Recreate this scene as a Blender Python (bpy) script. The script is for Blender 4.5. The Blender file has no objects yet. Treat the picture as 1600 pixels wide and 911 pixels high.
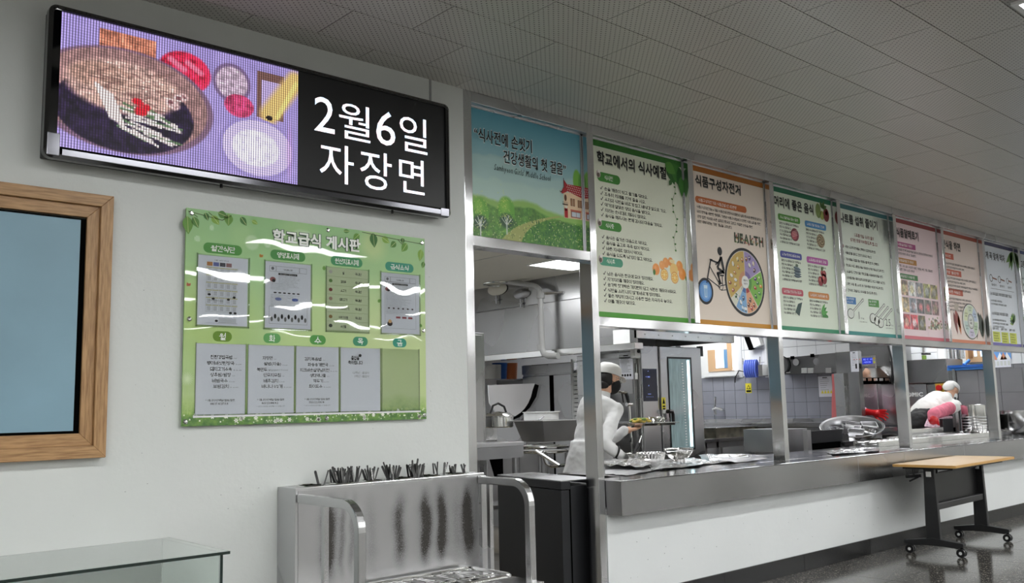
import bpy, math, random
import numpy as np
from mathutils import Vector, Matrix

# ---------------------------------------------------------------- camera, world, exposure
scene = bpy.context.scene
col = scene.collection
FPX = 1431.856
R = np.array([[0.74252957, -0.66943347, -0.02255352],
              [0.0675066, 0.10829273, -0.99182435],
              [0.6664028, 0.7349364, 0.12560174]])   # rows: camera right, down, forward
CH = 1.188                                            # camera height over the floor
cam_data = bpy.data.cameras.new('camera')
cam = bpy.data.objects.new('camera', cam_data)
col.objects.link(cam)
cam_data.sensor_width = 36.0
cam_data.lens = FPX / 1600 * 36.0
cam_data.clip_start = 0.05
cam_data.clip_end = 100
cam.matrix_world = Matrix(((R[0][0], -R[1][0], -R[2][0], 0),
                           (R[0][1], -R[1][1], -R[2][1], 0),
                           (R[0][2], -R[1][2], -R[2][2], CH), (0, 0, 0, 1)))
scene.camera = cam
world = bpy.data.worlds.new('world')
scene.world = world
world.use_nodes = True
world.node_tree.nodes['Background'].inputs[0].default_value = (0.62, 0.75, 0.95, 1)
world.node_tree.nodes['Background'].inputs[1].default_value = 1.2
scene.view_settings.view_transform = 'Standard'
scene.view_settings.look = 'None'
scene.view_settings.gamma = 1
scene.view_settings.exposure = 0.0
HALL_LAMP = 30.0        # emission of the dining hall light panels
KITCHEN_LAMP = 13.0    # emission of the kitchen light panels
SCREEN_GLOW = 1.0

random.seed(7)
rng = np.random.default_rng(7)

# ---------------------------------------------------------------- survey helper: a line of sight met with a real plane
def sight(px, py):
    return R.T @ np.array([(px - 800) / FPX, (py - 455.5) / FPX, 1.0])
def at_y(px, py, Y):
    d = sight(px, py); t = Y / d[1]; return Vector((d[0] * t, Y, d[2] * t + CH))
def at_x(px, py, X):
    d = sight(px, py); t = X / d[0]; return Vector((X, d[1] * t, d[2] * t + CH))
def radius_at(p, wide): return wide / 2 * float(R[2] @ np.array([p[0], p[1], p[2] - CH])) / FPX   # radius of a round thing seen so many pixels wide
def at_z(px, py, Z):
    d = sight(px, py); t = (Z - CH) / d[2]; return Vector((d[0] * t, d[1] * t, Z))

# ---------------------------------------------------------------- materials
def srgb(r, g, b):
    f = lambda c: (c / 255 / 12.92) if c / 255 <= 0.04045 else ((c / 255 + 0.055) / 1.055) ** 2.4
    return (f(r), f(g), f(b), 1)
def mat(name, color, rough=0.5, metal=0.0, noise=0.0, nscale=8.0, bump=0.0, bscale=60.0, spec=0.5, coat=0.0,
        emis=None, estr=0.0, rvar=0.0, stretch=(1, 1, 1), trans=0.0, detail=5):
    m = bpy.data.materials.new(name); m.use_nodes = True
    nt = m.node_tree; b = nt.nodes['Principled BSDF']
    b.inputs['Base Color'].default_value = color
    b.inputs['Roughness'].default_value = rough
    b.inputs['Metallic'].default_value = metal
    b.inputs['Specular IOR Level'].default_value = spec
    b.inputs['Coat Weight'].default_value = coat
    b.inputs['Coat Roughness'].default_value = 0.05
    if trans: b.inputs['Transmission Weight'].default_value = trans
    if emis:
        b.inputs['Emission Color'].default_value = emis; b.inputs['Emission Strength'].default_value = estr
    tc = nt.nodes.new('ShaderNodeTexCoord'); mp = nt.nodes.new('ShaderNodeMapping')
    mp.inputs['Scale'].default_value = stretch
    nt.links.new(tc.outputs['Object'], mp.inputs['Vector'])
    if noise or rvar:
        n = nt.nodes.new('ShaderNodeTexNoise'); n.inputs['Scale'].default_value = nscale
        n.inputs['Detail'].default_value = (0.5 if metal > .9 else detail); n.inputs['Roughness'].default_value = 0.5
        nt.links.new(mp.outputs[0], n.inputs['Vector'])
        if noise:
            rmp = nt.nodes.new('ShaderNodeMapRange')
            rmp.inputs['From Min'].default_value = 0.3; rmp.inputs['From Max'].default_value = 0.7
            rmp.inputs['To Min'].default_value = 1 - noise; rmp.inputs['To Max'].default_value = 1 + noise * 0.5
            mx = nt.nodes.new('ShaderNodeVectorMath'); mx.operation = 'SCALE'
            mx.inputs[0].default_value = color[:3]
            nt.links.new(n.outputs['Fac'], rmp.inputs['Value']); nt.links.new(rmp.outputs[0], mx.inputs['Scale'])
            nt.links.new(mx.outputs[0], b.inputs['Base Color'])
        if rvar:
            r2 = nt.nodes.new('ShaderNodeMapRange')
            r2.inputs['From Min'].default_value = 0.3; r2.inputs['From Max'].default_value = 0.7
            r2.inputs['To Min'].default_value = max(0.02, rough - rvar); r2.inputs['To Max'].default_value = rough + rvar
            nt.links.new(n.outputs['Fac'], r2.inputs['Value']); nt.links.new(r2.outputs[0], b.inputs['Roughness'])
    if bump:
        n2 = nt.nodes.new('ShaderNodeTexNoise'); n2.inputs['Scale'].default_value = bscale; n2.inputs['Detail'].default_value = 3
        nt.links.new(mp.outputs[0], n2.inputs['Vector'])
        bp = nt.nodes.new('ShaderNodeBump'); bp.inputs['Strength'].default_value = bump; bp.inputs['Distance'].default_value = 0.01
        nt.links.new(n2.outputs['Fac'], bp.inputs['Height']); nt.links.new(bp.outputs[0], b.inputs['Normal'])
    return m
def attr_mat(name, rough=0.4, coat=0.0, emit=0.0, spec=0.5):
    m = bpy.data.materials.new(name); m.use_nodes = True
    nt = m.node_tree; b = nt.nodes['Principled BSDF']
    a = nt.nodes.new('ShaderNodeAttribute'); a.attribute_name = 'print'
    b.inputs['Roughness'].default_value = rough; b.inputs['Coat Weight'].default_value = coat
    b.inputs['Specular IOR Level'].default_value = spec
    if emit:
        b.inputs['Base Color'].default_value = (0.01, 0.01, 0.01, 1)
        nt.links.new(a.outputs['Color'], b.inputs['Emission Color']); b.inputs['Emission Strength'].default_value = emit
    else:
        nt.links.new(a.outputs['Color'], b.inputs['Base Color'])
    return m

MT = {}
MT['wall'] = mat('painted_wall', srgb(214, 217, 214), 0.55, noise=0.035, nscale=1.6, bump=0.12, bscale=40)
MT['lowwall'] = mat('painted_low_wall', srgb(226, 229, 229), 0.45, noise=0.03, nscale=2.0, bump=0.08, bscale=30)
MT['white'] = mat('white_plastic', srgb(232, 233, 232), 0.4)
MT['hallwall'] = mat('hall_wall', srgb(215, 215, 210), 0.6, noise=0.03)
MT['steel'] = mat('brushed_steel', (0.56, 0.56, 0.57, 1), 0.28, 1.0, noise=0.07, nscale=2.0, rvar=0.05)
MT['fascia'] = mat('counter_fascia_steel', (0.42, 0.42, 0.43, 1), 0.24, 1.0, noise=0.12, nscale=1.3, rvar=0.04)
MT['steelv'] = mat('wall_sheet_steel', (0.38, 0.38, 0.38, 1), 0.26, 1.0, noise=0.16, nscale=1.6, rvar=0.08, stretch=(1, 1, .6))
MT['mirror'] = mat('polished_steel', (0.64, 0.64, 0.65, 1), 0.13, 1.0, noise=0.06, nscale=3.0, rvar=0.04)
MT['bright'] = mat('shiny_steel', (0.72, 0.72, 0.71, 1), 0.16, 1.0, rvar=0.06)
MT['dull'] = mat('dull_steel', (0.42, 0.42, 0.43, 1), 0.45, 1.0, noise=0.15, nscale=4)
MT['lidsteel'] = mat('pale_brushed_lid', (0.85, 0.85, 0.87, 1), 0.42, 1.0)
MT['foil'] = mat('crumpled_foil', (0.80, 0.80, 0.80, 1), 0.18, 1.0, bump=0.9, bscale=22)
MT['darksteel'] = mat('dark_steel', srgb(48, 49, 52), 0.42, 0.5, noise=0.1, nscale=3)
MT['darkchrome'] = mat('dark_polished_trim', (0.10, 0.10, 0.11, 1), 0.16, 1.0)
MT['black'] = mat('black_plastic', srgb(20, 20, 22), 0.38, spec=0.4)
MT['blackgloss'] = mat('black_gloss', srgb(9, 9, 11), 0.08, coat=0.6)
MT['blackmetal'] = mat('black_powder_coat', srgb(24, 24, 26), 0.45)
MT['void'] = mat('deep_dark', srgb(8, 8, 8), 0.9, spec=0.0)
MT['chrome'] = mat('chrome', (0.8, 0.8, 0.8, 1), 0.08, 1.0)
MT['skin'] = mat('skin', srgb(214, 168, 140), 0.5)
MT['coat'] = mat('white_coat_cloth', srgb(224, 224, 224), 0.85, noise=0.06, nscale=9, bump=1.0, bscale=7)
MT['cloth'] = mat('white_cap_cloth', srgb(226, 225, 222), 0.85)
MT['blackcloth'] = mat('black_cloth', srgb(22, 21, 22), 0.8, bump=0.5, bscale=20)
MT['hair'] = mat('dark_hair', srgb(22, 18, 17), 0.5)
MT['redglove'] = mat('red_rubber', srgb(196, 26, 32), 0.35)
MT['pink'] = mat('pink_cloth', srgb(222, 120, 142), 0.8, noise=0.2, nscale=22)
MT['pinkapron'] = mat('pink_vinyl', srgb(230, 130, 132), 0.5)
MT['floral'] = mat('floral_cloth', srgb(216, 186, 200), 0.8, noise=0.5, nscale=60)
MT['navyglove'] = mat('pale_glove', srgb(205, 206, 206), 0.6)
MT['deskwood'] = mat('maple_laminate', srgb(214, 178, 124), 0.4, noise=0.08, nscale=5, stretch=(0.6, 8, 1))
MT['deskedge'] = mat('amber_edge_band', srgb(196, 152, 86), 0.4)
MT['foodyellow'] = mat('food_yellow', srgb(214, 190, 90), 0.5, noise=0.3, nscale=60)
MT['foodred'] = mat('food_red', srgb(170, 60, 30), 0.5, noise=0.4, nscale=70)
MT['foodgreen'] = mat('food_green', srgb(110, 140, 60), 0.5, noise=0.3, nscale=70)
MT['blue'] = mat('blue_plastic', srgb(40, 100, 190), 0.4)
MT['hose'] = mat('blue_hose', srgb(96, 120, 220), 0.35)
MT['orange'] = mat('orange_plastic', srgb(224, 130, 80), 0.4)
MT['yellow'] = mat('yellow_sticker', srgb(238, 224, 60), 0.5)
MT['paper'] = mat('white_paper', srgb(226, 228, 236), 0.5, coat=0.25)
MT['ink'] = mat('black_ink', srgb(22, 22, 24), 0.5, spec=0.2)
MT['greyink'] = mat('grey_ink', srgb(110, 112, 116), 0.5)
MT['lcd'] = mat('blue_lcd', srgb(30, 40, 120), 0.2, emis=srgb(50, 60, 200), estr=0.7)
MT['ovenlcd'] = mat('oven_touch_screen', srgb(12, 14, 30), 0.12, emis=srgb(20, 24, 70), estr=0.15)
MT['lcdink'] = mat('lcd_glyphs', srgb(150, 170, 255), 0.3, emis=srgb(150, 170, 255), estr=0.8)
MT['ovenglass'] = mat('oven_door_glass', srgb(160, 186, 190), 0.12, coat=0.5, noise=0.25, nscale=5, stretch=(6, 6, 1))
MT['ovenlamp'] = mat('oven_lamp_strip', srgb(220, 240, 245), 0.3, emis=srgb(214, 238, 245), estr=1.8)
MT['blackgrout'] = mat('dark_grout', srgb(60, 60, 60), 0.9)
MT['grout'] = mat('wall_grout', srgb(96, 97, 102), 0.9)
MT['greytile'] = mat('grey_wall_tile', srgb(148, 150, 160), 0.22, noise=0.06, nscale=4)
MT['steeltile'] = mat('dark_grey_wall_tile', srgb(138, 138, 142), 0.22, noise=0.06, nscale=4)
MT['whitetile'] = mat('white_wall_tile', srgb(232, 234, 236), 0.2)
MT['kfloor'] = mat('wet_kitchen_tile', srgb(116, 108, 92), 0.12, noise=0.35, nscale=6, bump=0.2, bscale=8)
MT['baseboard'] = mat('black_stone_skirting', srgb(13, 14, 16), 0.25)
MT['kceil'] = mat('kitchen_ceiling_panel', srgb(208, 204, 192), 0.6)
MT['pipe'] = mat('grey_pipe', srgb(160, 160, 158), 0.4)
MT['glassedge'] = mat('dark_green_glass_edge', srgb(14, 34, 30), 0.15, coat=0.5)
MT['glass'] = mat('clear_glass', (0.93, 0.98, 0.96, 1), 0.0, trans=1.0)
MT['lamp'] = mat('lamp_diffuser', (1, 1, 1, 1), 0.5, emis=(0.98, 0.99, 0.985, 1), estr=HALL_LAMP)
MT['klamp'] = mat('kitchen_lamp_diffuser', (1, 1, 1, 1), 0.5, emis=(0.97, 0.985, 1.0, 1), estr=KITCHEN_LAMP)
MT['daylight'] = mat('daylit_window', (1, 1, 1, 1), 0.3, emis=srgb(150, 205, 250), estr=1.5)
MT['daywhite'] = mat('daylit_curtain', (1, 1, 1, 1), 0.3, emis=(1, 1, 1, 1), estr=1.3)
MT['tan'] = mat('tan_window_frame', srgb(206, 170, 130), 0.5)

def wood_mat():
    m = mat('oak_veneer', srgb(190, 142, 92), 0.42)
    nt = m.node_tree; b = nt.nodes['Principled BSDF']
    tc = nt.nodes.new('ShaderNodeTexCoord'); mp = nt.nodes.new('ShaderNodeMapping'); mp.inputs['Scale'].default_value = (60, 60, 5)
    n = nt.nodes.new('ShaderNodeTexNoise'); n.inputs['Scale'].default_value = 2.2; n.inputs['Detail'].default_value = 6
    cr = nt.nodes.new('ShaderNodeValToRGB')
    cr.color_ramp.elements[0].position = 0.3; cr.color_ramp.elements[0].color = srgb(142, 104, 66)
    cr.color_ramp.elements[1].position = 0.62; cr.color_ramp.elements[1].color = srgb(184, 145, 100)
    nt.links.new(tc.outputs['Object'], mp.inputs[0]); nt.links.new(mp.outputs[0], n.inputs[0])
    nt.links.new(n.outputs['Fac'], cr.inputs[0]); nt.links.new(cr.outputs[0], b.inputs['Base Color'])
    return m
MT['wood'] = wood_mat()
def wood_h():
    m = wood_mat(); m.name = 'oak_veneer_horizontal'
    for n in m.node_tree.nodes:
        if n.type == 'MAPPING': n.inputs['Scale'].default_value = (5, 60, 60)
    return m
MT['woodh'] = wood_h()

def ceiling_mat():
    m = mat('perforated_ceiling_tile', srgb(186, 184, 178), 0.34, spec=0.5)
    nt = m.node_tree; b = nt.nodes['Principled BSDF']
    geo = nt.nodes.new('ShaderNodeNewGeometry')
    def mth(op, a, bb=None, v=None):
        x = nt.nodes.new('ShaderNodeMath'); x.operation = op
        if hasattr(a, 'links') or hasattr(a, 'is_linked'): nt.links.new(a, x.inputs[0])
        else: x.inputs[0].default_value = a
        if bb is not None:
            if hasattr(bb, 'is_linked'): nt.links.new(bb, x.inputs[1])
            else: x.inputs[1].default_value = bb
        return x.outputs[0]
    sep = nt.nodes.new('ShaderNodeSeparateXYZ'); nt.links.new(geo.outputs['Position'], sep.inputs[0])
    def dots(off, sp=0.030):
        xs = mth('FRACT', mth('ADD', mth('DIVIDE', sep.outputs[0], sp), 100 + off)); ys = mth('FRACT', mth('ADD', mth('DIVIDE', sep.outputs[1], sp), 100 + off))
        dx = mth('SUBTRACT', xs, 0.5); dy = mth('SUBTRACT', ys, 0.5)
        return mth('SQRT', mth('ADD', mth('MULTIPLY', dx, dx), mth('MULTIPLY', dy, dy)))
    d = mth('MINIMUM', dots(0), dots(0.5))
    hole = mth('LESS_THAN', d, 0.115)
    n = nt.nodes.new('ShaderNodeTexNoise'); n.inputs['Scale'].default_value = 3; nt.links.new(geo.outputs['Position'], n.inputs['Vector'])
    mix = nt.nodes.new('ShaderNodeMix'); mix.data_type = 'RGBA'
    nt.links.new(hole, mix.inputs['Factor']); mix.inputs[6].default_value = srgb(197, 195, 189); mix.inputs[7].default_value = srgb(48, 46, 44)
    nt.links.new(mix.outputs[2], b.inputs['Base Color'])
    bp = nt.nodes.new('ShaderNodeBump'); bp.inputs['Strength'].default_value = 0.25; bp.inputs['Distance'].default_value = 0.004
    n2 = nt.nodes.new('ShaderNodeTexNoise'); n2.inputs['Scale'].default_value = 90; nt.links.new(geo.outputs['Position'], n2.inputs['Vector'])
    nt.links.new(n2.outputs['Fac'], bp.inputs['Height']); nt.links.new(bp.outputs[0], b.inputs['Normal'])
    return m
MT['ceil'] = ceiling_mat()

def granite_mat():
    m = mat('polished_granite', srgb(86, 84, 80), 0.12, spec=0.6)
    nt = m.node_tree; b = nt.nodes['Principled BSDF']
    geo = nt.nodes.new('ShaderNodeNewGeometry')
    v = nt.nodes.new('ShaderNodeTexVoronoi'); v.inputs['Scale'].default_value = 150
    nt.links.new(geo.outputs['Position'], v.inputs['Vector'])
    sp = nt.nodes.new('ShaderNodeSeparateColor'); nt.links.new(v.outputs['Color'], sp.inputs[0])
    cr = nt.nodes.new('ShaderNodeValToRGB'); cr.color_ramp.interpolation = 'CONSTANT'
    e = cr.color_ramp.elements
    e[0].position = 0; e[0].color = srgb(38, 38, 38); e[1].position = 0.4; e[1].color = srgb(78, 76, 72)
    x = e.new(0.72); x.color = srgb(108, 104, 98); x = e.new(0.93); x.color = srgb(170, 165, 155)
    nt.links.new(sp.outputs[0], cr.inputs[0]); nt.links.new(cr.outputs[0], b.inputs['Base Color'])
    return m
MT['granite'] = granite_mat()

def stained_mat():
    m = mat('stained_steel', (0.62, 0.62, 0.63, 1), 0.3, 1.0)
    nt = m.node_tree; b = nt.nodes['Principled BSDF']
    geo = nt.nodes.new('ShaderNodeNewGeometry'); sep = nt.nodes.new('ShaderNodeSeparateXYZ'); nt.links.new(geo.outputs['Position'], sep.inputs[0])
    def M(op, a, c=None):
        x = nt.nodes.new('ShaderNodeMath'); x.operation = op
        for i, v in enumerate((a, c)):
            if v is None: continue
            if hasattr(v, 'is_linked'): nt.links.new(v, x.inputs[i])
            else: x.inputs[i].default_value = v
        return x.outputs[0]
    n0 = nt.nodes.new('ShaderNodeTexNoise'); n0.inputs['Scale'].default_value = 5; nt.links.new(geo.outputs['Position'], n0.inputs['Vector'])
    X = M('ADD', sep.outputs[0], M('MULTIPLY', M('SUBTRACT', n0.outputs['Fac'], .5), .06))
    tot = None
    for x0, wd, amp in ((2.045, .05, .35), (2.55, .06, .3), (2.80, .05, .45), (2.66, .04, .35), (2.045, .034, 1.3), (2.115, .016, .6), (2.165, .016, .55), (2.255, .035, .35), (2.405, .030, 1.0), (2.545, .028, 1.2), (2.64, .026, 1.3), (2.80, .030, 1.3), (2.73, .03, .35)):
        t = M('DIVIDE', M('SUBTRACT', X, x0), wd); g = M('MULTIPLY', M('EXPONENT', M('MULTIPLY', M('MULTIPLY', t, t), -1.0)), amp); tot = g if tot is None else M('ADD', tot, g)
    z = nt.nodes.new('ShaderNodeMapRange'); nt.links.new(sep.outputs[2], z.inputs['Value']); z.inputs['From Min'].default_value = .86; z.inputs['From Max'].default_value = .74
    z2 = nt.nodes.new('ShaderNodeMapRange'); nt.links.new(sep.outputs[2], z2.inputs['Value']); z2.inputs['From Min'].default_value = .47; z2.inputs['From Max'].default_value = .58
    n3 = nt.nodes.new('ShaderNodeTexNoise'); n3.inputs['Scale'].default_value = 230; n3.inputs['Detail'].default_value = 4; nt.links.new(geo.outputs['Position'], n3.inputs['Vector'])
    sp = nt.nodes.new('ShaderNodeMapRange'); nt.links.new(n3.outputs['Fac'], sp.inputs['Value']); sp.inputs['From Min'].default_value = .32; sp.inputs['From Max'].default_value = .52; sp.inputs['To Min'].default_value = .5; sp.inputs['To Max'].default_value = 1.0
    f = M('MINIMUM', M('MULTIPLY', M('MULTIPLY', M('MULTIPLY', tot, z.outputs[0]), z2.outputs[0]), sp.outputs[0]), 1.0)
    mix = nt.nodes.new('ShaderNodeMix'); mix.data_type = 'RGBA'; nt.links.new(f, mix.inputs['Factor']); mix.inputs[6].default_value = (.50, .50, .51, 1); mix.inputs[7].default_value = (.08, .075, .07, 1)
    nt.links.new(mix.outputs[2], b.inputs['Base Color'])
    rr = nt.nodes.new('ShaderNodeMapRange'); nt.links.new(f, rr.inputs['Value']); rr.inputs['To Min'].default_value = .28; rr.inputs['To Max'].default_value = .6; nt.links.new(rr.outputs[0], b.inputs['Roughness'])
    return m
MT['stained'] = stained_mat()
def frost_mat():
    m = mat('frosted_film_glass', srgb(132, 166, 182), 0.42, noise=0.2, nscale=1.2)
    return m
MT['frost'] = frost_mat()

_cm = {}
def C(r, g, b, rough=0.45):
    k = (r, g, b)
    if k not in _cm: _cm[k] = mat('print_%02x%02x%02x' % k, srgb(r, g, b), rough, spec=0.3)
    return _cm[k]

# ---------------------------------------------------------------- mesh builder
class MB:
    def __init__(s): s.v = []; s.f = []; s.m = []; s.mats = []
    def mi(s, m):
        if isinstance(m, str): m = MT[m]
        if m not in s.mats: s.mats.append(m)
        return s.mats.index(m)
    def add(s, vs, fs, m):
        k = s.mi(m); o = len(s.v); s.v += [tuple(v) for v in vs]
        for f in fs: s.f.append([i + o for i in f]); s.m.append(k)
        return s
    def box(s, x0, x1, y0, y1, z0, z1, m='steel'):
        vs = [(x, y, z) for z in (z0, z1) for y in (y0, y1) for x in (x0, x1)]
        return s.add(vs, [(0, 2, 3, 1), (4, 5, 7, 6), (0, 1, 5, 4), (2, 6, 7, 3), (0, 4, 6, 2), (1, 3, 7, 5)], m)
    def hexa(s, bot, top, m='steel'):
        n = len(bot)
        return s.add(list(bot) + list(top), [tuple(range(n))[::-1], tuple(range(n, 2 * n))] + [(i, (i + 1) % n, n + (i + 1) % n, n + i) for i in range(n)], m)
    def quad(s, a, b, c, d, m): return s.add([a, b, c, d], [(0, 1, 2, 3)], m)
    def cyl(s, p0, p1, r0, r1=None, n=12, m='steel', caps=True):
        p0 = Vector(p0); p1 = Vector(p1); r1 = r0 if r1 is None else r1
        d = (p1 - p0).normalized(); a = d.orthogonal().normalized(); b = d.cross(a)
        vs = [p0 + (a * math.cos(t) + b * math.sin(t)) * r0 for t in [2 * math.pi * i / n for i in range(n)]]
        vs += [p1 + (a * math.cos(t) + b * math.sin(t)) * r1 for t in [2 * math.pi * i / n for i in range(n)]]
        fs = [(i, (i + 1) % n, n + (i + 1) % n, n + i) for i in range(n)]
        if caps: fs += [tuple(range(n))[::-1], tuple(range(n, 2 * n))]
        return s.add(vs, fs, m)
    def tube(s, pts, r, n=10, m='steel', square=False):
        pts = [Vector(p) for p in pts]; rings = []
        up = None
        for i, p in enumerate(pts):
            d = (pts[min(i + 1, len(pts) - 1)] - pts[max(i - 1, 0)]).normalized()
            if up is None: up = d.orthogonal().normalized() if not square else (Vector((1, 0, 0)) if abs(d.x) < 0.9 else Vector((0, 0, 1)))
            a = (up - d * up.dot(d)).normalized(); up = a; b = d.cross(a)
            rr = r[i] if isinstance(r, (list, tuple)) else r
            nn = 4 if square else n
            off = math.pi / 4 if square else 0
            k = rr * (math.sqrt(2) if square else 1)
            rings.append([p + (a * math.cos(t + off) + b * math.sin(t + off)) * k for t in [2 * math.pi * j / nn for j in range(nn)]])
        nn = len(rings[0]); vs = [v for rg in rings for v in rg]; fs = []
        for i in range(len(pts) - 1):
            for j in range(nn):
                fs.append((i * nn + j, i * nn + (j + 1) % nn, (i + 1) * nn + (j + 1) % nn, (i + 1) * nn + j))
        fs += [tuple(range(nn))[::-1], tuple(range((len(pts) - 1) * nn, len(pts) * nn))]
        return s.add(vs, fs, m)
    def lathe(s, prof, c=(0, 0, 0), n=24, m='steel', M=None, sx=1, sy=1):
        c = Vector(c); vs = []
        for (r, z) in prof:
            for j in range(n):
                t = 2 * math.pi * j / n; p = Vector((r * math.cos(t) * sx, r * math.sin(t) * sy, z))
                if M is not None: p = M @ p
                vs.append(p + c)
        fs = []
        for i in range(len(prof) - 1):
            for j in range(n): fs.append((i * n + j, i * n + (j + 1) % n, (i + 1) * n + (j + 1) % n, (i + 1) * n + j))
        if prof[0][0] > 1e-4: fs.append(tuple(range(n))[::-1])
        if prof[-1][0] > 1e-4 and len(prof) > 2 and prof[-1][0] < prof[-2][0] * 0.999: pass
        return s.add(vs, fs, m)
    def ell(s, c, r, m='skin', n=16, k=10, M=None):
        prof = [(math.sin(math.pi * i / k), -math.cos(math.pi * i / k)) for i in range(k + 1)]
        prof[0] = (1e-4, -1); prof[-1] = (1e-4, 1)
        S = Matrix.Diagonal(Vector(r)).to_3x3()
        if M is not None: S = M @ S
        return s.lathe(prof, c, n, m, S)
    def build(s, name, parent=None, smooth=False, bevel=0, origin=None, kind=None, label=None):
        me = bpy.data.meshes.new(name)
        V = np.array(s.v, float)
        if origin is None:
            o = Vector(((V[:, 0].min() + V[:, 0].max()) / 2, (V[:, 1].min() + V[:, 1].max()) / 2, V[:, 2].min()))
        else: o = Vector(origin)
        me.from_pydata([tuple(p) for p in (V - np.array(o))], [], s.f)
        for m in s.mats: me.materials.append(m)
        if len(s.mats) > 1: me.polygons.foreach_set('material_index', s.m)
        if smooth: me.polygons.foreach_set('use_smooth', [True] * len(me.polygons))
        me.update()
        ob = bpy.data.objects.new(name, me); col.objects.link(ob); ob.location = o
        if parent is not None: attach(ob, parent)
        if bevel:
            b = ob.modifiers.new('bevel', 'BEVEL'); b.width = bevel; b.segments = 2; b.limit_method = 'ANGLE'
        if smooth:
            try:
                me.set_sharp_from_angle(angle=math.radians(38))
            except Exception: pass
        if kind: ob['kind'] = kind
        if label: ob['label'] = label
        return ob
def root_pos(p):
    v = Vector((0, 0, 0))
    while p is not None:
        v = v + (p.location if p.parent is None else Vector((0, 0, 0))); q = p; p = p.parent
    return v
def attach(ob, parent):
    ob.parent = parent
    # parents are never rotated while building: keep world coordinates
    w = Vector(parent['_w']) if '_w' in parent else parent.location.copy()
    ob.matrix_parent_inverse = Matrix.Translation(-w)
    ob['_w'] = list(ob.location)
def thing(name, loc, label, cat, group=None):
    e = bpy.data.objects.new(name, None); col.objects.link(e); e.location = loc; e.empty_display_size = 0.1
    e['label'] = label; e['category'] = cat
    if group: e['group'] = group
    e['_w'] = list(e.location)
    return e
def tag(o, label, cat, group=None):
    o['label'] = label; o['category'] = cat
    if group: o['group'] = group
    return o
def struct(o): o['kind'] = 'structure'; o['_w'] = list(o.location); return o
def copy_tree(o, parent=None):
    c = o.copy(); col.objects.link(c); c.parent = parent
    if parent is not None: c.matrix_parent_inverse = o.matrix_parent_inverse.copy()
    for ch in list(o.children): copy_tree(ch, c)
    return c

# ---------------------------------------------------------------- flat print: sheets, lettering, colour grids
class Frame:
    """a plane in the scene: O origin, U right, V up, N towards the viewer"""
    def __init__(s, O, U=(1, 0, 0), V=(0, 0, 1), N=(0, -1, 0)): s.O = Vector(O); s.U = Vector(U); s.V = Vector(V); s.N = Vector(N)
    def p(s, u, v, k=0): return s.O + s.U * u + s.V * v + s.N * (0.0007 * k)
TEXTJOBS = []; SHEETS = []
class Sheet:
    def __init__(s, fr): s.fr = fr; s.mb = MB(); s.tx = {}; s.done = False; s.parent = None; SHEETS.append(s)
    def poly(s, pts, m, k=1): s.mb.add([s.fr.p(u, v, k) for u, v in pts], [tuple(range(len(pts)))], m); return s
    def rect(s, u0, v0, u1, v1, m, k=1): return s.poly([(u0, v0), (u1, v0), (u1, v1), (u0, v1)], m, k)
    def ell(s, u, v, ru, rv, m, k=1, n=28, a0=0, a1=2 * math.pi, rot=0):
        P = []
        for i in range(n):
            t = a0 + (a1 - a0) * i / n; x = ru * math.cos(t); y = rv * math.sin(t)
            P.append((u + x * math.cos(rot) - y * math.sin(rot), v + x * math.sin(rot) + y * math.cos(rot)))
        return s.poly(P, m, k)
    def sector(s, u, v, r0, r1, a0, a1, m, k=1, n=10):
        P = [(u + r1 * math.cos(a0 + (a1 - a0) * i / n), v + r1 * math.sin(a0 + (a1 - a0) * i / n)) for i in range(n + 1)]
        Q = [(u + r0 * math.cos(a0 + (a1 - a0) * i / n), v + r0 * math.sin(a0 + (a1 - a0) * i / n)) for i in range(n + 1)]
        for i in range(n): s.poly([Q[i], P[i], P[i + 1], Q[i + 1]], m, k)
        return s
    def ring(s, u, v, r0, r1, m, k=1, sv=1.0, n=32):
        for i in range(n):
            a, b = 2 * math.pi * i / n, 2 * math.pi * (i + 1) / n
            s.poly([(u + r0 * math.cos(a), v + r0 * sv * math.sin(a)), (u + r1 * math.cos(a), v + r1 * sv * math.sin(a)),
                    (u + r1 * math.cos(b), v + r1 * sv * math.sin(b)), (u + r0 * math.cos(b), v + r0 * sv * math.sin(b))], m, k)
        return s
    def pill(s, u0, v0, u1, v1, m, k=1, r=None):
        r = r or (v1 - v0) / 2; P = []
        for cx, cy, a in ((u1 - r, v0 + r, -90), (u1 - r, v1 - r, 0), (u0 + r, v1 - r, 90), (u0 + r, v0 + r, 180)):
            for i in range(6):
                t = math.radians(a + 90 * i / 5); P.append((cx + r * math.cos(t), cy + r * math.sin(t)))
        return s.poly(P, m, k)
    def line(s, a, b, w, m, k=1):
        a = Vector(a); b = Vector(b); d = (b - a).normalized() * w / 2; n = Vector((-d.y, d.x))
        return s.poly([tuple(a + n), tuple(a - n), tuple(b - n), tuple(b + n)], m, k)
    def leaf(s, u, v, L, w, ang, m, k=1):
        P = []
        for i in range(7): t = i / 6; P.append((t * L, w * math.sin(math.pi * t ** 0.8)))
        for i in range(5, 0, -1): t = i / 6; P.append((t * L, -w * math.sin(math.pi * t ** 0.8)))
        c, q = math.cos(ang), math.sin(ang)
        return s.poly([(u + x * c - y * q, v + x * q + y * c) for x, y in P], m, k)
    def text(s, t, u, v, w=None, h=None, m='ink', k=2, bold=0.0, align='L', shear=0.0, part='lettering'):
        TEXTJOBS.append(dict(s=s, t=t, u=u, v=v, w=w, h=h, m=MT[m] if isinstance(m, str) else m, k=k, bold=bold, align=align, shear=shear, part=part))
        return s
    def build(s, name, parent, kind=None):
        if s.mb.v:
            s.mb.build(name, parent, kind=kind or 'stuff')
        s.parent = parent; s.done = True; return s
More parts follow.
